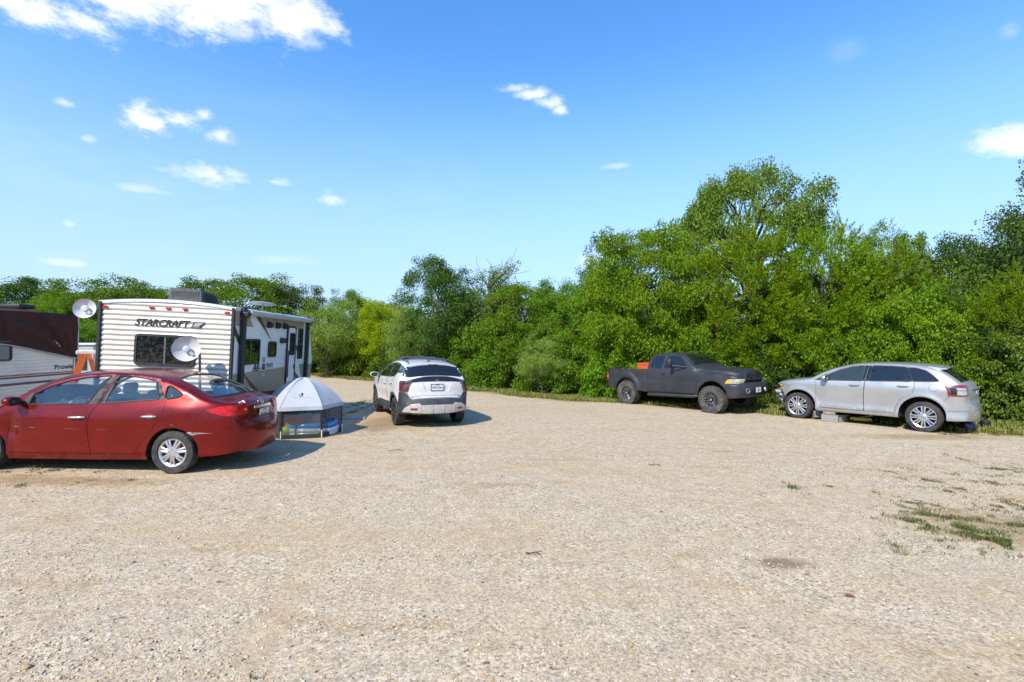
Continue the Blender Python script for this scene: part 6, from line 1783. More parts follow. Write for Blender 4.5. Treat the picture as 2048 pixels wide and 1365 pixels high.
    def ring(rx, ry, z, r, tilt=0.):
        P = [(rx * math.cos(a), ry * math.sin(a), z + tilt * math.cos(a) + .012 * math.sin(3 * a)) for a in np.linspace(0, 2 * math.pi, 49)]
        return MB().tube(P, r, 12, cap=False)
    ring(.52, .46, .22, .050, .025).build('rim_tube', blue, pool); ring(.53, .47, .12, .055).build('lower_tube', clearv, pool); ring(.53, .47, .05, .045).build('base_tube', clearv, pool)
    m = MB(); m.lathe([(.001, .06), (.45, .06)], 32); m.build('pool_floor', blue, pool)
    def ball(name, label, p, r, c, rough=.25):
        o = link(name, sphere_mesh(name, r), pm(label[:30], c, rough, coat=.5, var=.08)); o.location = (p[0], p[1], gzf(p[0], p[1]) + p[2]); tag(o, label, 'ball')
    ball('ball', 'large pink ball in the blue paddling pool', (-4.25, 10.92, .25), .16, (.62, .17, .45))
    ball('ball', 'lime green ball in the left corner of the mesh tent', (-4.80, 10.62, .11), .11, (.42, .55, .03))
    ball('ball', 'small lime ball beside the pool wall in the tent', (-4.12, 10.56, .05), .05, (.35, .5, .03))
    b = empty('toy_board', Matrix.Translation((-4.68, 10.62, g)) @ Matrix.Rotation(R(14), 4, 'Z') @ Matrix.Rotation(R(-14), 4, 'X'))
    tag(b, 'plain red shield shaped toy float leaning inside the tent', 'toy')
    fx = lambda u, v, t: Vector((u, t, v))
    rdv = pm('red vinyl', (.52, .035, .035), .3, coat=.4, var=.12)
    MB().prism([tuple(p) for p in rounded([(-.13, .01), (.06, .01), (.19, .22), (.21, .42), (-.02, .45), (-.21, .38), (-.20, .18)], .05, 4)], fx, 0, .05).build('float', rdv, b)
    MB().prism([tuple(p) for p in rounded([(-.09, .07), (.05, .07), (.12, .22), (.10, .30), (-.12, .30), (-.13, .18)], .06, 4)], fx, -.012, .002).build('inner_panel', pm('orange vinyl', (.55, .16, .03), .3, coat=.4), b)
    s = empty('pool_slide', Matrix.Translation((-4.95, 11.25, g))); tag(s, 'teal blue inflatable back rest at the rear of the tent', 'inflatable')
    tv = pm('teal vinyl', (.05, .30, .42), .3, coat=.4, var=.1)
    m = MB()
    for i in range(4): m.box((.02 + i * .16, .06 * abs(i - 1.5), .28), (.16, .12, .54), bev=.05, seg=3)
    m.build('inflatable_back', tv, s)


def sphere_mesh(name, r):
    bm = bmesh.new(); bmesh.ops.create_uvsphere(bm, u_segments=28, v_segments=18, radius=r); me = bpy.data.meshes.new(name); bm.to_mesh(me); bm.free()
    me.polygons.foreach_set('use_smooth', [True] * len(me.polygons)); return me


play_tent()


# ------------------------------------------------------------------ odds and ends
def camp_chair(x, y, rz, label):
    root = empty('folding_chair', Matrix.Translation((x, y, gzf(x, y))) @ Matrix.Rotation(R(rz), 4, 'Z')); tag(root, label, 'folding chair', 'red folding chairs by the trailer')
    cl = pm('maroon canvas', (.19, .018, .022), .7, var=.12)
    def cloth(name, P, thick=.012):
        m = MB(); n = 8; V = []
        for i in range(n + 1):
            u = i / n; s = -.05 * math.sin(math.pi * u)
            for j in range(n + 1):
                v = j / n; p = (P[0] * (1 - u) + P[1] * u) * (1 - v) + (P[3] * (1 - u) + P[2] * u) * v
                V.append(p + Vector((0, 0, s * math.sin(math.pi * v) * .8)))
        F = [(i * (n + 1) + j, (i + 1) * (n + 1) + j, (i + 1) * (n + 1) + j + 1, i * (n + 1) + j + 1) for i in range(n) for j in range(n)]
        o = link(name, mkmesh(name, V, F), cl, root); k = o.modifiers.new('thickness', 'SOLIDIFY'); k.thickness = thick
    cloth('seat', [Vector((-.27, -.22, .45)), Vector((.27, -.22, .45)), Vector((.27, .22, .42)), Vector((-.27, .22, .42))])
    cloth('backrest', [Vector((-.27, .22, .44)), Vector((.27, .22, .44)), Vector((.29, .38, .92)), Vector((-.29, .38, .92))])
    for sg in (-1, 1):
        m = MB(); m.box((sg * .33, .02, .66), (.08, .48, .02), bev=.006); m.build('armrest', cl, root)
        for a, b in (((sg * .30, -.24, 0), (sg * -.0 + sg * .27, .22, .45)), ((sg * .30, .28, 0), (sg * .27, -.22, .46)), ((sg * .30, .24, .05), (sg * .29, .39, .94)), ((sg * .33, -.22, 0), (sg * .33, -.22, .66))):
            m = MB(); m.tube([a, b], .011, 6); m.build('leg', M_['black'], root)


camp_chair(-5.05, 10.75, 60, 'maroon folding chair half hidden behind the red car boot')
camp_chair(-5.15, 12.9, 40, 'maroon folding chair behind the tent at the trailer door')


def cooler_and_plant():
    x, y = -5.05, 11.9; root = empty('cool_box', Matrix.Translation((x, y, gzf(x, y)))); tag(root, 'black plastic storage box between chair and potted plant', 'box')
    m = MB(); m.box((0, 0, .30), (.42, .42, .60), bev=.03, seg=2); m.build('tub', M_['black'], root)
    m = MB(); m.box((0, 0, .625), (.46, .46, .05), bev=.015); m.build('lid', M_['blackgloss'], root)
    m = MB(); m.box((-.05, 0, .71), (.15, .15, .12), bev=.03, seg=2); m.build('handle', M_['black'], root)
    x, y = -4.85, 12.0; root = empty('potted_plant', Matrix.Translation((x, y, gzf(x, y)))); tag(root, 'lime green spiky plant in a pot beside the tent roof', 'plant')
    m = MB(); m.lathe([(.001, 0), (.15, 0), (.19, .40), (.205, .40), (.205, .44), (.17, .44), (.001, .40)], 24); m.build('pot', pm('dark clay pot', (.10, .07, .05), .7), root)
    rng = random.Random(4); V = []; F = []
    for i in range(60):
        a = rng.uniform(0, 6.283); l_ = rng.uniform(.25, .48); bend = rng.uniform(.3, .9); k = len(V); d = Vector((math.cos(a), math.sin(a), 0)); s = Vector((-d.y, d.x, 0))
        for t in (0, .35, .7, 1):
            p = d * l_ * t * bend + Vector((0, 0, .40 + l_ * (t - .45 * bend * t * t))); w = .016 * (1 - t ** 2) + .001
            V += [p - s * w, p + s * w]
        F += [(k + 2 * j, k + 2 * j + 1, k + 2 * j + 3, k + 2 * j + 2) for j in range(3)]
    link('foliage', mkmesh('foliage', V, F), leafmat('lime strap leaves', (.22, .34, .03), (.15, .26, .03), (.25, .30, .05)), root)


cooler_and_plant()


def paving():
    x, y = -4.28, 13.3; o = MB(); o.box((0, 0, .015), (.75, .42, .05), bev=.01); q = o.build('paving_slab', pm('grey concrete slab', (.27, .27, .265), .85, var=.15, bump=.2), None)
    q.matrix_world = ground_matrix(x, y, (1, .2)); tag(q, 'grey concrete slab on the ground behind the play tent', 'paving slab')


paving()


def blocks():
    con = pm('concrete block', (.24, .24, .225), .9, var=.18, scale=20, bump=.5, bscale=90)
    def block(name, p, label, hollow=True, dz=0., rx=0.):
        root = empty(name, M_silver @ Matrix.Translation((p[0], p[1], 0)) @ Matrix.Rotation(R(p[2]), 4, 'Z') @ Matrix.Translation((0, 0, dz)) @ Matrix.Rotation(R(rx), 4, 'X')); tag(root, label, 'concrete block', 'blocks under the silver car')
        m = MB(); L, Wd, Hh = .40, .20, .195
        for y in (-.0825, .0825): m.box((0, y, Hh / 2), (L, .035, Hh), bev=.004)
        for x in (-.18, 0, .18): m.box((x, 0, Hh / 2), (.04, .129, Hh - .004))
        m.build('block', con, root, smooth=False)
    block('concrete_block', (2.10, .83, 8, 0), 'grey concrete block standing alone under the front sill of the silver car')
    block('concrete_block', (1.93, .52, 80, 0), 'darker concrete block set back behind the front one under the silver car')
    block('concrete_block', (2.42, .56, 40, 0), 'tilted concrete block behind the front wheel of the silver car', rx=24, dz=.03)
    w = link('timber', None, None) if False else MB().box((0, 0, .045), (.30, .19, .075), bev=.005).build('timber_packing', pm('weathered timber', (.25, .19, .13), .85, var=.3), None, smooth=False)
    w.matrix_world = M_silver @ Matrix.Translation((2.11, .83, .197)) @ Matrix.Rotation(R(4), 4, 'Z'); tag(w, 'timber offcut packed between concrete block and silver car sill', 'timber')
    y_ = empty('trolley_jack', M_silver @ Matrix.Translation((1.50, .36, 0)) @ Matrix.Rotation(R(20), 4, 'Z')); tag(y_, 'yellow trolley jack lying under the silver car', 'jack')
    yl = pm('yellow painted steel', (.50, .36, .02), .4, var=.12)
    m = MB(); m.box((0, .05, .10), (.50, .05, .09), bev=.01); m.box((0, -.05, .10), (.50, .05, .09), bev=.01); m.box((.17, 0, .10), (.14, .13, .10), bev=.01); m.build('frame', yl, y_)
    m = MB(); m.tube([(.1, 0, .12), (-.22, 0, .21)], .025, 8); m.lathe([(.001, .02), (.05, .02), (.05, 0), (.001, 0)], 16, Matrix.Translation((-.24, 0, .21))); m.build('lifting_arm', M_['dull'], y_)
    for sx in (-.2, .2):
        for sy in (-.09, .09):
            m = MB(); m.lathe([(.001, -.02), (.04, -.02), (.04, .02), (.001, .02)], 14, Matrix.Translation((sx, sy, .042)) @ Matrix.Rotation(R(90), 4, 'X')); m.build('wheel', M_['under'], y_)
    m = MB(); m.tube([(.22, 0, .12), (.95, -.06, .16)], .014, 8); m.build('handle', M_['black'], y_)
    # heap behind the silver car
    rng = random.Random(8)
    bag = empty('scrap_bag', M_silver @ Matrix.Translation((-.62, -.28, 0))); tag(bag, 'striped black duffel bag with scrap under the rear bumper of the silver car', 'bag')
    V = []; F = []
    sm = sphere_mesh('bag', .16)
    for v in sm.vertices:
        n = 1 + .22 * noise.noise(v.co * 14); v.co = Vector((v.co.x * 1.05 * n, v.co.y * 1.9 * n, max(-.11, v.co.z * .85 * n)) ) + Vector((0, 0, .11))
    link('bag', sm, pm('black nylon', (.02, .02, .024), .5, var=.3), bag)
    for yy in (-.16, -.08, .02):
        m = MB(); m.tube([(.17 * math.cos(a), yy, .11 + .145 * math.sin(a)) for a in np.linspace(R(-40), R(220), 14)], .012, 6); m.build('strap', pm('pale strap', (.40, .36, .28), .7), bag)
    m = MB(); m.box((-.05, .18, .15), (.16, .16, .13), Matrix.Rotation(R(20), 3, 'Z'), .02); m.build('pocket', pm('violet cloth', (.12, .08, .28), .7), bag)
    c = empty('scrap_can', M_silver @ Matrix.Translation((-.88, -.95, 0))); tag(c, 'dark blue canister standing in front of the bushes behind the silver car', 'canister')
    m = MB(); m.lathe([(.001, 0), (.10, 0), (.105, .02), (.105, .22), (.08, .25), (.04, .26), (.001, .26)], 20); m.build('can', pm('dark blue plastic', (.012, .015, .022), .5), c)
    m = MB(); m.lathe([(.001, .30), (.03, .30), (.03, .255)], 12); m.build('cap', M_['ink'], c)


blocks()


def twig(x, y, label, L=.30, c=(.06, .04, .03), a=10, name='twig', w=.006):
    rng = random.Random(int(x * 100)); P = []
    for i in range(7):
        t = i / 6 - .5; P.append((t * L, .02 * math.sin(t * 9), .012 + .018 * math.sin(math.pi * (t + .5))))
    o = MB().tube(P, [w * .6] + [w] * 5 + [w * .4], 6); V = o.V
    o.tube([P[4], (P[4][0] + .05, .05, .03)], w * .6, 5)
    q = o.build(name, pm('dry bark', c, .9, var=.3), None); q.matrix_world = Matrix.Translation((x, y, gzf(x, y))) @ Matrix.Rotation(R(a), 4, 'Z'); tag(q, label, 'twig')


twig(.20, 4.70, 'thin dark twig on the gravel in the middle foreground', .16, a=-15)
twig(-2.15, 9.25, 'grey stick on the gravel right of the play tent', .30, (.16, .14, .12), 8)
twig(2.4, 8.4, 'short straight twig on the gravel in front of the pickup', .22, (.10, .08, .06), -30)


def fallen_leaf(x, y):
    V = [(0, -.04, .01), (.022, -.01, .018), (.015, .03, .016), (0, .05, .022), (-.018, .025, .014), (-.022, -.012, .02), (0, 0, .008)]
    F = [(0, 1, 6), (1, 2, 6), (2, 3, 6), (3, 4, 6), (4, 5, 6), (5, 0, 6)]
    o = link('fallen_leaf', mkmesh('fallen_leaf', V, F, False), pm('dry red leaf', (.26, .07, .03), .6)); o.matrix_world = Matrix.Translation((x, y, gzf(x, y) + .005)) @ Matrix.Rotation(R(70), 4, 'Z'); tag(o, 'small dry red leaf lying on the pale gravel', 'leaf')


fallen_leaf(2.70, 3.99)
# ------------------------------------------------------------------ trees and bushes
def unit(v): return v / np.maximum(np.linalg.norm(v, axis=-1, keepdims=True), 1e-9)


def leaves(C, D, size, rng, slim=.5, droop=.15):
    """one folded leaf (two quads' worth, drawn as a kite) at each centre C along direction D"""
    n = len(C)
    r = unit(rng.normal(size=(n, 3))); B = unit(np.cross(D, r)); Nn = np.cross(D, B)
    s = (size * (.65 + .7 * rng.random(n)))[:, None]
    base = C - D * s * .5; tip = C + D * s * .5 - np.array([0, 0, 1.]) * s * droop
    l_ = C + B * s * slim * .5 + Nn * s * .12; r_ = C - B * s * slim * .5 + Nn * s * .12
    V = np.stack([base, l_, tip, r_], 1).reshape(-1, 3)
    F = np.arange(4 * n).reshape(n, 4)
    return V, F


def limb(mb, p, q, r0, r1, rng, wob=.12, n=6):
    p = np.array(p, float); q = np.array(q, float); L = np.linalg.norm(q - p)
    P = []; off = rng.normal(size=3) * wob * L * .5
    for i in range(n + 1):
        t = i / n; P.append(p + (q - p) * t + off * math.sin(math.pi * t) + rng.normal(size=3) * wob * L * .06 * (0 < i < n) + np.array([0, 0, -.05 * L * math.sin(math.pi * t)]))
    mb.tube([tuple(a) for a in P], [r0 + (r1 - r0) * i / n for i in range(n + 1)], 6)
    return P


def lumpy(dirs, seed, amp, f=1.6):
    return np.array([1 + amp * (noise.noise(Vector(tuple(d * f + seed))) + .5 * noise.noise(Vector(tuple(d * f * 2.3 + seed + 9)))) for d in dirs])


def make_crown(kind, seed):
    """(leaf verts, leaf faces, wood builder) for one sort of tree, in metres, base at the origin"""
    rng = np.random.default_rng(seed); wood = MB(); LV = []; LF = []; k = 0
    def put(V, F):
        nonlocal k
        LV.append(V); LF.append(F + k); k += len(V)
    if kind == 'broad':            # bright green elm: rounded, layered masses down to the ground
        H, Rr = 7.0, 3.0; nc, nl, cr, ls = 330, 190, .50, .105
        d = unit(rng.normal(size=(nc, 3))); d[:, 2] = d[:, 2] * .9 + .05
        Rd = lumpy(d, seed, .34) * (.50 + .50 * rng.random(nc) ** .45)
        C = np.stack([d[:, 0] * Rr * Rd, d[:, 1] * Rr * Rd, H * .54 + d[:, 2] * H * .46 * Rd], 1)
        C[:, 2] = np.maximum(C[:, 2], .35 + .3 * rng.random(nc)); axis = np.array([0, 0, H * .35])
    elif kind == 'oak':            # live oak: wide crown, visible limbs, clumps at the ends
        H, Rr = 7.0, 3.6; nc, nl, cr, ls = 165, 165, .43, .095
        d = unit(rng.normal(size=(nc, 3))); d[:, 2] = np.abs(d[:, 2]) * .95 - .18
        Rd = lumpy(d, seed, .42) * (.70 + .30 * rng.random(nc) ** .5)
        C = np.stack([d[:, 0] * Rr * Rd, d[:, 1] * Rr * Rd, H * .60 + d[:, 2] * H * .42 * Rd], 1); axis = np.array([0, 0, H * .35])
    elif kind == 'dome':           # old oak: broad flat topped dome of leaf on crooked limbs
        H, Rr = 7.0, 3.6; nc, nl, cr, ls = 205, 170, .42, .095
        d = unit(rng.normal(size=(nc, 3))); d[:, 2] = np.abs(d[:, 2]) * 1.0 - .30
        Rd = lumpy(d, seed, .26, 2.2) * (.66 + .34 * rng.random(nc) ** .5)
        C = np.stack([d[:, 0] * Rr * Rd, d[:, 1] * Rr * Rd, H * .68 + d[:, 2] * H * .34 * Rd], 1); axis = np.array([0, 0, H * .35])
    elif kind == 'dense':          # dark dense evergreen, foliage to the ground
        H, Rr = 6.0, 2.4; nc, nl, cr, ls = 300, 190, .44, .082
        d = unit(rng.normal(size=(nc, 3)))
        Rd = lumpy(d, seed, .38, 1.9) * (.55 + .45 * rng.random(nc) ** .5)
        tz = .5 + .5 * d[:, 2]
        C = np.stack([d[:, 0] * Rr * Rd * (1.1 - .45 * tz), d[:, 1] * Rr * Rd * (1.1 - .45 * tz), H * .5 + d[:, 2] * H * .5 * Rd], 1)
        C[:, 2] = np.maximum(C[:, 2], .3 + .3 * rng.random(nc)); axis = np.array([0, 0, H * .3])
    elif kind == 'shrub':          # rank bush, wider than tall
        H, Rr = 2.6, 1.7; nc, nl, cr, ls = 150, 150, .34, .085
        d = unit(rng.normal(size=(nc, 3))); d[:, 2] = np.abs(d[:, 2])
        Rd = lumpy(d, seed, .45, 2.0) * (.5 + .5 * rng.random(nc) ** .5)
        C = np.stack([d[:, 0] * Rr * Rd, d[:, 1] * Rr * Rd, .25 + d[:, 2] * H * .9 * Rd], 1); axis = np.array([0, 0, .1])
    elif kind == 'feather':        # pale feathery mesquite: fine hanging sprays
        H, Rr = 4.0, 1.7; nc, nl, cr, ls = 130, 230, .46, .085
        d = unit(rng.normal(size=(nc, 3))); d[:, 2] = d[:, 2] * .8 + .15
        Rd = lumpy(d, seed, .4, 1.8) * (.5 + .5 * rng.random(nc) ** .5)
        C = np.stack([d[:, 0] * Rr * Rd, d[:, 1] * Rr * Rd, H * .55 + d[:, 2] * H * .44 * Rd], 1); C[:, 2] = np.maximum(C[:, 2], .3); axis = np.array([0, 0, .4])
    elif kind == 'sparse':         # thin topped tree, bare twigs against the sky
        H, Rr = 6.0, 1.7; nc, nl, cr, ls = 90, 60, .40, .09
        d = unit(rng.normal(size=(nc, 3))); d[:, 2] = np.abs(d[:, 2])
        Rd = lumpy(d, seed, .3) * (.45 + .55 * rng.random(nc) ** .6)
        C = np.stack([d[:, 0] * Rr * Rd, d[:, 1] * Rr * Rd, H * .45 + d[:, 2] * H * .52 * Rd], 1); axis = np.array([0, 0, H * .25])
    else:                          # cedar: plumes that rise and fan outwards
        H, Rr = 6.5, 2.9; nc, nl, cr, ls = 430, 0, .4, .1
        d = unit(rng.normal(size=(nc, 3)))
        Rd = lumpy(d, seed, .30, 1.7) * (.50 + .50 * rng.random(nc) ** .5)
        tz = np.clip(.5 + .5 * d[:, 2], 0, 1)
        C = np.stack([d[:, 0] * Rr * Rd * (1.12 - .42 * tz), d[:, 1] * Rr * Rd * (1.12 - .42 * tz), H * .49 + d[:, 2] * H * .48 * Rd], 1)
        C[:, 2] = np.maximum(C[:, 2], .4 + .3 * rng.random(nc)); axis = np.array([0, 0, H * .3])
    cen = np.array([0, 0, C[:, 2].mean()])
    if kind == 'cedar':
        for c in C:
            o = unit((c - cen) * np.array([1, 1, .25])); up = unit(o * (.75 + .5 * rng.random()) + np.array([0, 0, .45]) + rng.normal(size=3) * .25)
            for b in range(4):
                a = unit(up + rng.normal(size=3) * .42); L = .42 + .40 * rng.random(); m = 52
                t = rng.random(m) ** .8
                side = unit(np.cross(a, rng.normal(size=(m, 3)))); w = (.21 * (1 - t) + .03)[:, None] * rng.random((m, 1)) ** .6
                P = c + rng.normal(size=3) * .08 + a * (t * L)[:, None] + side * w
                D = unit(a * .9 + side * .55 + rng.normal(size=(m, 3)) * .15)
                put(*leaves(P, D, .105, rng, .30, -.02))
    else:
        for c in C:
            R_ = cr * (.7 + .6 * rng.random())
            q = rng.normal(size=(nl, 3)); q = unit(q) * (rng.random((nl, 1)) ** .45) * R_ * np.array([1.1, 1.1, .72])
            o = unit(c - cen + 1e-3)
            D = unit(q / R_ * .6 + o * .35 + rng.normal(size=(nl, 3)) * .55 + np.array([0, 0, -.05]))
            if kind == 'feather': D = unit(D * .5 + np.array([0, 0, -.55]))
            put(*leaves(c + q, D, ls, rng, .28 if kind == 'feather' else .56, .2))
    # trunk and limbs up into the crown
    tr = {'broad': .14, 'oak': .20, 'dome': .20, 'dense': .12, 'shrub': .04, 'feather': .07, 'sparse': .10, 'cedar': .13}[kind]
    if kind in ('shrub',):
        for i in range(9):
            c = C[rng.integers(len(C))]; limb(wood, (rng.normal() * .15, rng.normal() * .15, -.1), c, tr, .010, rng)
    else:
        topz = C[:, 2].max() * (.80 if kind in ('cedar', 'dense', 'sparse') else .62)
        tp = limb(wood, (0, 0, -.2), (rng.normal() * .25, rng.normal() * .25, topz), tr, tr * .35, rng, .05, 9)
        idx = rng.choice(len(C), min(len(C), {'oak': 40, 'dome': 46, 'sparse': 60}.get(kind, 26)), replace=False)
        for i in idx:
            c = C[i]; zt = np.clip(c[2] - .35 * np.hypot(c[0], c[1]) - .3, .5 if kind not in ('oak', 'dome') else 1.6, topz)
            j = int(np.clip(zt / topz * 9, 1, 9)); p = tp[j]
            P = limb(wood, p, c * .98 + (c - cen) * (.06 if kind in ('sparse', 'oak') else -.04), tr * .38, .012, rng,   .22 if kind in ('oak', 'dome') else .14)
            if kind in ('sparse', 'oak'):
                for _ in range(3):
                    e = np.array(P[-1]) + rng.normal(size=3) * .35 + unit(c - cen) * .25; limb(wood, P[4], e, .014, .005, rng, .2, 4)
    return np.concatenate(LV), np.concatenate(LF), wood, H, Rr * 2


LEAF = {
    'elm': leafmat('bright elm leaves', (.19, .335, .012), (.115, .235, .011), (.225, .35, .015), .38),
    'cedar': leafmat('yellow green cedar sprays', (.225, .36, .007), (.12, .215, .008), (.215, .285, .012), .28),
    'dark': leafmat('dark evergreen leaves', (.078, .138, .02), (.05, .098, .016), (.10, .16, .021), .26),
    'olive': leafmat('olive oak leaves', (.165, .24, .028), (.10, .165, .020), (.20, .24, .034), .32),
    'green': leafmat('mid green leaves', (.150, .258, .014), (.092, .18, .012), (.18, .275, .017), .34),
    'pale': leafmat('pale feathery leaves', (.25, .36, .06), (.18, .28, .045), (.27, .37, .055), .36),
    'yellow': leafmat('yellow green leaves', (.34, .42, .010), (.23, .33, .010), (.42, .43, .012), .36),
}
BARK = pm('grey brown bark', (.085, .070, .055), .9, var=.35, scale=12, bump=.4, bscale=30)
PROTO = {}


def proto(kind, seed):
    if (kind, seed) not in PROTO:
        V, F, w, H, Wd = make_crown(kind, seed)
        me = fast_mesh('crown', V, F); wm = mkmesh('trunk', w.V, w.F, True)
        PROTO[(kind, seed)] = (me, wm, H, Wd)
    return PROTO[(kind, seed)]


LMESH = {}


def tree(name, kind, seed, leaf, px, dist, top_py, width, label, cat, group=None, yaw=0., sink=0.):
    """a tree standing dist metres out on bearing px, as tall as needed to reach top_py from eye level"""
    me, wm, H, Wd = proto(kind, seed)
    x = (px - 1024) / 1000 * dist; y = dist; g = gzf(x, y) - sink
    h = 1.97 + (682.5 - top_py) / 1000 * dist - g
    if (kind, seed, leaf) not in LMESH:
        m2 = me if not me.materials else me.copy(); m2.materials.clear(); m2.materials.append(LEAF[leaf]); LMESH[(kind, seed, leaf)] = m2
    M = Matrix.Translation((x, y, g)) @ Matrix.Rotation(R(yaw), 4, 'Z') @ Matrix.Diagonal((width / Wd, width / Wd, h / H, 1))
    root = empty(name, M); tag(root, label, cat, group)
    if not wm.materials: wm.materials.append(BARK)
    c = bpy.data.objects.new('crown' if cat == 'tree' else 'foliage', LMESH[(kind, seed, leaf)]); col.objects.link(c); c.parent = root
    t = bpy.data.objects.new('trunk' if cat == 'tree' else 'stems', wm); col.objects.link(t); t.parent = root
    return root


GT, GB = 'trees of the wood behind the gravel', 'bushes along the wood edge'
TREES = [
    # big right hand group
    ('oak_tree', 'dome', 7, 'olive', 1497, 25.5, 300, 7.7, 'tall olive oak with crooked limbs rising highest behind the cedars', 0),
    ('elm_tree', 'broad', 1, 'elm', 1290, 20.6, 440, 4.6, 'bright green elm directly behind the pickup cab', 40),
    ('elm_tree', 'broad', 2, 'elm', 1230, 21.6, 505, 3.4, 'narrow mid height elm behind the tail of the pickup', 150),
    ('cedar_tree', 'cedar', 1, 'cedar', 1500, 19.4, 458, 5.0, 'yellow green cedar behind the front of the pickup, tallest of the cedars', 10),
    ('cedar_tree', 'cedar', 2, 'cedar', 1645, 18.8, 455, 4.4, 'yellow green cedar rising behind the bonnet of the silver car', 70),
    ('cedar_tree', 'cedar', 3, 'cedar', 1770, 18.6, 492, 4.0, 'cedar with ragged top behind the roof of the silver car', 200),
    ('oak_tree', 'oak', 5, 'olive', 1765, 23.5, 432, 4.6, 'small olive oak top showing between cedar and dark oak', 120),
    ('oak_tree', 'dense', 4, 'dark', 1925, 21.0, 470, 5.0, 'dark broad oak standing behind the yellowish cedars at the right', 60),
    ('oak_tree', 'dense', 5, 'dark', 2105, 17.5, 338, 5.4, 'tall dark oak cut off by the right edge of the photo', 20),
    ('cedar_tree', 'cedar', 2, 'cedar', 2060, 14.8, 545, 3.3, 'yellow green cedar at the far right edge behind the silver car tail', 250),
    ('cedar_tree', 'cedar', 1, 'cedar', 1390, 22.5, 500, 4.0, 'cedar half hidden between the bright elm and the tallest cedar', 300),
    ('elm_tree', 'broad', 2, 'green', 1890, 17.2, 575, 3.6, 'mid green elm low behind the roof of the silver car', 80),
    # middle
    ('evergreen_tree', 'dense', 4, 'dark', 868, 25.5, 508, 4.4, 'dark green dense tree behind the roof of the white car', 0),
    ('thin_tree', 'sparse', 1, 'olive', 985, 25.5, 515, 3.6, 'thin topped tree with bare twigs beside the dark dense tree', 0),
    ('elm_tree', 'broad', 1, 'green', 1045, 24.0, 560, 4.4, 'green tree right of the thin topped tree', 100),
    ('elm_tree', 'broad', 2, 'green', 1135, 23.2, 560, 3.9, 'leafy green tree midway between thin tree and pickup', 20),
    ('evergreen_tree', 'dense', 5, 'dark', 1215, 23.0, 500, 3.6, 'dark spire topped tree left of the bright elm', 140),
    ('mesquite_tree', 'feather', 1, 'pale', 1085, 21.6, 672, 2.1, 'pale feathery mesquite low against the hedge left of the pickup', 0),
    ('mesquite_tree', 'feather', 2, 'pale', 815, 24.5, 618, 2.2, 'pale feathery mesquite left of the dark dense tree', 90),
    ('elm_tree', 'broad', 1, 'yellow', 775, 29.5, 598, 3.6, 'yellow green tree between mesquite and travel trailer', 200),
    ('mesquite_tree', 'feather', 1, 'pale', 655, 29.0, 605, 3.6, 'pale mesquite rising at the front end of the travel trailer', 30),
    ('evergreen_tree', 'dense', 4, 'green', 705, 33.0, 578, 4.2, 'green tree top right of the travel trailer front', 60),
    ('evergreen_tree', 'dense', 5, 'dark', 930, 27.5, 560, 4.0, 'dark tree standing behind the thin topped tree', 220),
    # left background
    ('oak_tree', 'broad', 1, 'green', 480, 31.0, 545, 6.8, 'broad oak rising above the trailer awning', 50),
    ('evergreen_tree', 'broad', 2, 'dark', 585, 33.0, 566, 5.0, 'dark tree top above the front end of the awning', 0),
    ('oak_tree', 'broad', 2, 'green', 215, 31.0, 560, 7.6, 'round oak rising above the rear of the travel trailer', 190),
    ('oak_tree', 'dense', 4, 'dark', 50, 32.0, 552, 6.4, 'dark oak at the left edge above the brown tarpaulin', 280),
    ('oak_tree', 'broad', 1, 'dark', 140, 36.0, 578, 5.4, 'dark distant oak between the two left hand tree tops', 20),
    ('elm_tree', 'broad', 2, 'elm', 92, 24.0, 592, 1.7, 'light green sapling beside the black roof vent', 0),
    ('oak_tree', 'broad', 2, 'green', 340, 35.0, 572, 7.0, 'green tree behind the roof air conditioner', 110),
    ('elm_tree', 'broad', 1, 'green', 165, 22.0, 640, 3.4, 'low green tree seen in the gap between the trailers', 130),
    ('oak_tree', 'dense', 4, 'dark', -70, 33.0, 560, 6.0, 'dark oak cut off by the left edge of the photo', 10),
]
for i, (nm, kind, seed, leaf, px, dist, top, w, lab, yaw) in enumerate(TREES):
    tree(nm, kind, seed, leaf, px, dist, top, w, lab, 'tree', GT, yaw)
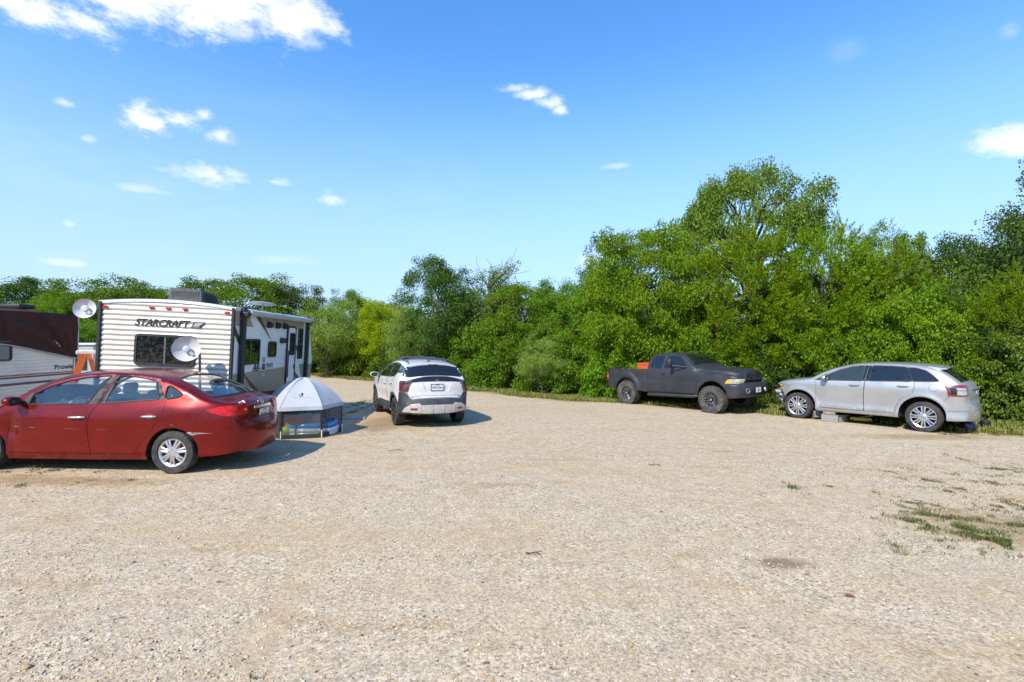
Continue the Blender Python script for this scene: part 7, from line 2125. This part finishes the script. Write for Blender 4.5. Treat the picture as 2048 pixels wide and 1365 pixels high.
BUSHES = [
    (640, 31.0, 660, 3.4, 'green', 1, 'bush beside the front end of the travel trailer'), (700, 29.0, 655, 3.6, 'green', 2, 'bush between travel trailer and yellowish tree'),
    (745, 27.5, 650, 3.6, 'green', 1, 'bush under the yellow green tree'), (800, 26.0, 670, 3.0, 'dark', 2, 'dark bush left of the white car roof'), (858, 24.6, 660, 3.6, 'dark', 1, 'dark bush behind the left half of the white car'),
    (930, 23.4, 655, 3.2, 'green', 2, 'bush behind the right half of the white car'), (985, 22.4, 640, 3.4, 'green', 1, 'bush just right of the white car'), (1040, 21.6, 665, 2.8, 'green', 2, 'bush left of the pale mesquite'),
    (1125, 20.8, 655, 3.0, 'green', 1, 'bush right of the pale mesquite'), (1180, 20.2, 640, 3.0, 'green', 2, 'bush touching the tail of the pickup'), (1235, 20.0, 650, 2.8, 'elm', 1, 'bright bush behind the pickup bed'),
    (1300, 19.4, 690, 2.4, 'green', 2, 'bush behind the pickup doors'), (1365, 19.0, 640, 2.8, 'elm', 1, 'bright leafy bush over the pickup windscreen'), (1430, 18.6, 680, 2.6, 'green', 2, 'bush behind the pickup bonnet'),
    (1490, 18.2, 650, 2.6, 'green', 1, 'bush behind the pickup grille'), (1535, 17.8, 690, 2.2, 'dark', 2, 'dark bush in the gap between pickup and silver car'), (1600, 17.6, 650, 2.8, 'elm', 1, 'bright bush over the silver bonnet'),
    (1675, 17.2, 660, 2.8, 'green', 2, 'bush behind the silver front door'), (1745, 16.6, 610, 3.0, 'elm', 1, 'bright bush arching over the silver roof'), (1820, 16.2, 595, 3.0, 'elm', 2, 'tall bright bush above the silver rear door'),
    (1895, 15.4, 615, 2.8, 'elm', 1, 'bright bush above the silver tail'), (1955, 14.9, 655, 2.6, 'dark', 2, 'dark bush behind the silver tailgate'), (2030, 14.2, 680, 2.6, 'dark', 1, 'dark bush in the right hand corner'),
    (2085, 13.6, 640, 2.8, 'olive', 2, 'olive bush cut by the right edge'),
    (590, 33.0, 650, 4.0, 'green', 2, 'bush seen past the trailer nose'), (1010, 25.4, 600, 3.4, 'green', 1, 'taller bush behind the hedge right of the white car'),
    (1100, 24.6, 600, 3.6, 'green', 2, 'taller bush behind the pale mesquite'), (760, 30.5, 620, 4.0, 'green', 2, 'taller bush behind the yellow green tree'), (1560, 20.5, 560, 3.6, 'green', 1, 'tall bush filling the gap below the cedars'),
    (1700, 20.0, 560, 3.6, 'green', 2, 'tall bush between the two right cedars'), (1840, 18.8, 545, 3.4, 'green', 1, 'tall bush below the dark oak'), (1985, 17.0, 560, 3.4, 'green', 2, 'tall bush below the right hand oak'),
    (1420, 21.0, 600, 3.4, 'green', 1, 'tall bush behind the bright windscreen bush'), (180, 26, 640, 5., 'dark', 1, 'dark bush behind the orange ladder'), (60, 27, 640, 5., 'dark', 2, 'dark bush behind the tarpaulin'),
]
for i, (px, dist, top, w, leaf, seed, lab) in enumerate(BUSHES):
    tree('bush', 'shrub', seed, leaf, px, dist * (1.085 if px < 1215 else 1.03), top, w, {'green': 'green ', 'elm': '', 'dark': '', 'olive': ''}[leaf] + lab, 'bush', GB, (i * 77) % 360, .05)
# far wood closing the view behind the named trees: one mass
def far_wood():
    rng = np.random.default_rng(5); LV = []; LF = []; k = 0
    for i in range(560):
        t = rng.random(); bx = -75 + 98 * t
        x = bx + rng.normal() * 1.5; base = 31.5 - .81 * (bx + 6) if bx > -13 else 40 + (-13 - bx) * .1
        y = base + 1.5 + 5 * rng.random() + (x - bx) * 0
        z = gzf(x, y) + (.2 + 4.3 * rng.random() ** 1.1)
        n = 150; R_ = 1.0 + .5 * rng.random()
        q = unit(rng.normal(size=(n, 3))) * (rng.random((n, 1)) ** .4) * R_
        V, F = leaves(np.array([x, y, z]) + q, unit(q + rng.normal(size=(n, 3)) * .5), .17, rng, .6, .1)
        LV.append(V); LF.append(F + k); k += len(V)
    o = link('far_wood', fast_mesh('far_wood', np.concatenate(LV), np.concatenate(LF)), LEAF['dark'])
    tag(o, 'dark depth of the wood behind the first rows of trees', 'wood', kind='stuff')


far_wood()


def wood_opposite():
    """the wood on the near side of the lot, behind whoever looks: seen in window glass and paint"""
    rng = np.random.default_rng(9); LV = []; LF = []; k = 0
    for i in range(300):
        x = -42 + 84 * rng.random(); y = -17 - 5 * rng.random() + 2 * math.sin(x * .4); z = .2 + (5.2 + 1.6 * math.sin(x * .9) + math.sin(x * 2.3)) * rng.random() ** .8
        n = 110; R_ = 1.1 + .6 * rng.random()
        q = unit(rng.normal(size=(n, 3))) * (rng.random((n, 1)) ** .4) * R_
        V, F = leaves(np.array([x, y, z]) + q, unit(q + rng.normal(size=(n, 3)) * .5), .24, rng, .6, .1)
        LV.append(V); LF.append(F + k); k += len(V)
    o = link('wood_opposite', fast_mesh('wood_opposite', np.concatenate(LV), np.concatenate(LF)), LEAF['dark'])
    tag(o, 'dark wood on the opposite side of the gravel lot', 'wood', kind='stuff')


wood_opposite()


# ------------------------------------------------------------------ grass
def blades(pts, hts, rng, name, label, c1, c2, c3, w=.006, lean=.55):
    n = len(pts); a = rng.random(n) * 6.283; d = np.stack([np.cos(a), np.sin(a), np.zeros(n)], 1); s = np.stack([-d[:, 1], d[:, 0], d[:, 2]], 1)
    h = hts[:, None]; ln = (lean * (.3 + .9 * rng.random(n)))[:, None]
    base = np.stack([pts[:, 0], pts[:, 1], gz(pts[:, 0], pts[:, 1]) + .002], 1)
    ww = (w * (.6 + .8 * rng.random(n)))[:, None]
    m = base + d * h * ln * .45 + np.array([0, 0, 1.]) * h * .62; t = base + d * h * ln * 1.15 + np.array([0, 0, 1.]) * h * (1 - .35 * ln)
    V = np.stack([base - s * ww, base + s * ww, m + s * ww * .8, m - s * ww * .8, t], 1).reshape(-1, 3)
    k = 5 * np.arange(n)[:, None]
    F3 = np.concatenate([k + np.array([[0, 1, 2]]), k + np.array([[0, 2, 3]]), k + np.array([[3, 2, 4]])])
    o = link(name, fast_mesh(name, V, F3), leafmat(label[:40], c1, c2, c3, .25)); tag(o, label, 'grass', kind='stuff')


def grass():
    rng = np.random.default_rng(21)
    # verge along the wood
    n = 150000; t = rng.random(n); bx = -17 + 31 * t; off = -2.75 + 3.9 * rng.random(n) ** .8
    X = bx + .63 * off; Y = (18.2 - .63 * bx) / .776 + .776 * off
    nn = np.array([noise.noise(Vector((x * .6, y * .6, 4))) + .5 * noise.noise(Vector((x * 2, y * 2, 4))) for x, y in zip(X, Y)])
    keep = (off + .7 * nn > -2.2 + 1.15 * sstep(1.5, 4.5, X))
    X, Y, off = X[keep], Y[keep], off[keep]
    # none under the parked vehicles' outer wheels side
    blades(np.stack([X, Y], 1), .05 + .13 * rng.random(len(X)) * (1 + .5 * (off > 0)), rng, 'verge_grass', 'dry yellowish grass verge between gravel and wood', (.17, .20, .035), (.27, .235, .08), (.12, .18, .025), .010)
    # weeds on the gravel
    P = []; Hh = []
    def clump(px, py, rx, ry, n, h, sx=1.):
        # px, py: where on the ground, in metres
        n = int(n * .85); c = rng.standard_t(3, size=(n, 2)) * (rx * .85, ry * 1.35); c = c[np.abs(c).max(1) < 1.6]; q = np.array([noise.noise(Vector(((px + a) * 5, (py + b) * 5, 2))) for a, b in c]) > -.02
        c = c[q]; P.append(np.stack([px + c[:, 0], py + c[:, 1]], 1)); Hh.append(h * (.4 + .6 * rng.random(len(c))))
    def at(px, py):
        s = (py - 682.5) / 1000; k = (px - 1024) / 1000; z = 1.949 / (s + .0139 - .0152 * -k) if False else 1.949 / (s - .0152 * k - .0139)
        return k * z, z
    for (px, py, wpx, hpx, n, h) in [(2005, 1085, 60, 16, 1300, .06), (1920, 1060, 40, 12, 700, .055), (1960, 1075, 40, 9, 450, .045), (2045, 1105, 30, 10, 420, .045), (1815, 1045, 24, 8, 520, .04), (1850, 1055, 30, 6, 420, .04), (1890, 1035, 26, 6, 420, .045), (1850, 1030, 26, 5, 420, .04),
                                     (1870, 1050, 14, 5, 160, .04), (1950, 1040, 40, 6, 420, .03), (2020, 1050, 30, 7, 420, .035), (2030, 1010, 34, 7, 460, .035), (1985, 1015, 20, 5, 220, .03), (1790, 1020, 16, 4, 200, .03), (1825, 1008, 20, 3, 220, .03), (1785, 995, 14, 3, 140, .025), (1870, 1012, 14, 3, 120, .02),
                                     (1780, 946, 12, 3, 160, .03), (1850, 962, 18, 5, 420, .04), (1800, 958, 16, 4, 130, .025), (1925, 920, 14, 4, 180, .03), (1900, 913, 12, 3, 130, .03), (1985, 938, 20, 4, 320, .03), (2020, 945, 26, 7, 620, .035), (2035, 940, 20, 4, 300, .03), (1975, 952, 26, 3, 220, .02), (1880, 965, 12, 3, 90, .02),
                                     (1582, 976, 16, 5, 240, .07), (1660, 975, 12, 2, 110, .03), (1530, 991, 16, 2, 150, .025), (1620, 990, 8, 2, 40, .02),
                                     (258, 963, 12, 2.5, 150, .03), (185, 961, 9, 2, 60, .025), (150, 967, 10, 2, 70, .02), (52, 970, 16, 3, 170, .03), (35, 975, 18, 2, 90, .02), (70, 938, 9, 3, 240, .09), (140, 938, 30, 4, 320, .03), (60, 948, 30, 4, 220, .025), (190, 945, 24, 3, 140, .025), (100, 942, 40, 3, 300, .03), (20, 944, 20, 3, 160, .03),
                                     (495, 1358, 12, 4, 120, .03), (525, 888, 8, 3, 130, .03), (545, 880, 8, 2, 90, .03), (610, 872, 5, 2, 40, .04),
                                     (720, 808, 16, 8, 2200, .06), (705, 826, 14, 6, 900, .05), (735, 815, 8, 6, 600, .05),
                                     (1950, 868, 24, 4, 900, .05), (1900, 872, 26, 3, 420, .045), (1990, 872, 20, 3, 420, .04), (1870, 862, 20, 2, 260, .05), (2030, 872, 26, 3, 600, .05), (1800, 853, 16, 1.5, 100, .05), (1750, 848, 20, 1.5, 70, .05)]:
        x, y = at(px, py); m = y / 1000
        clump(x, y, wpx * m * .5, hpx * m * y / 1.97 * .5, n, h)
    for i in range(95):
        px, py = 1735 + 330 * rng.random() ** .7, 925 + 185 * rng.random(); x, y = at(px, py)
        clump(x, y, .03 + .16 * rng.random() ** 2, .02 + .07 * rng.random() ** 2, int(30 + 150 * rng.random() ** 2), .02 + .025 * rng.random())
    P = np.concatenate(P); Hh = np.concatenate(Hh)
    blades(P, Hh, rng, 'weeds', 'scattered green weed tufts growing through the gravel', (.14, .165, .045), (.10, .135, .035), (.23, .175, .09), .0035, .9)


grass()
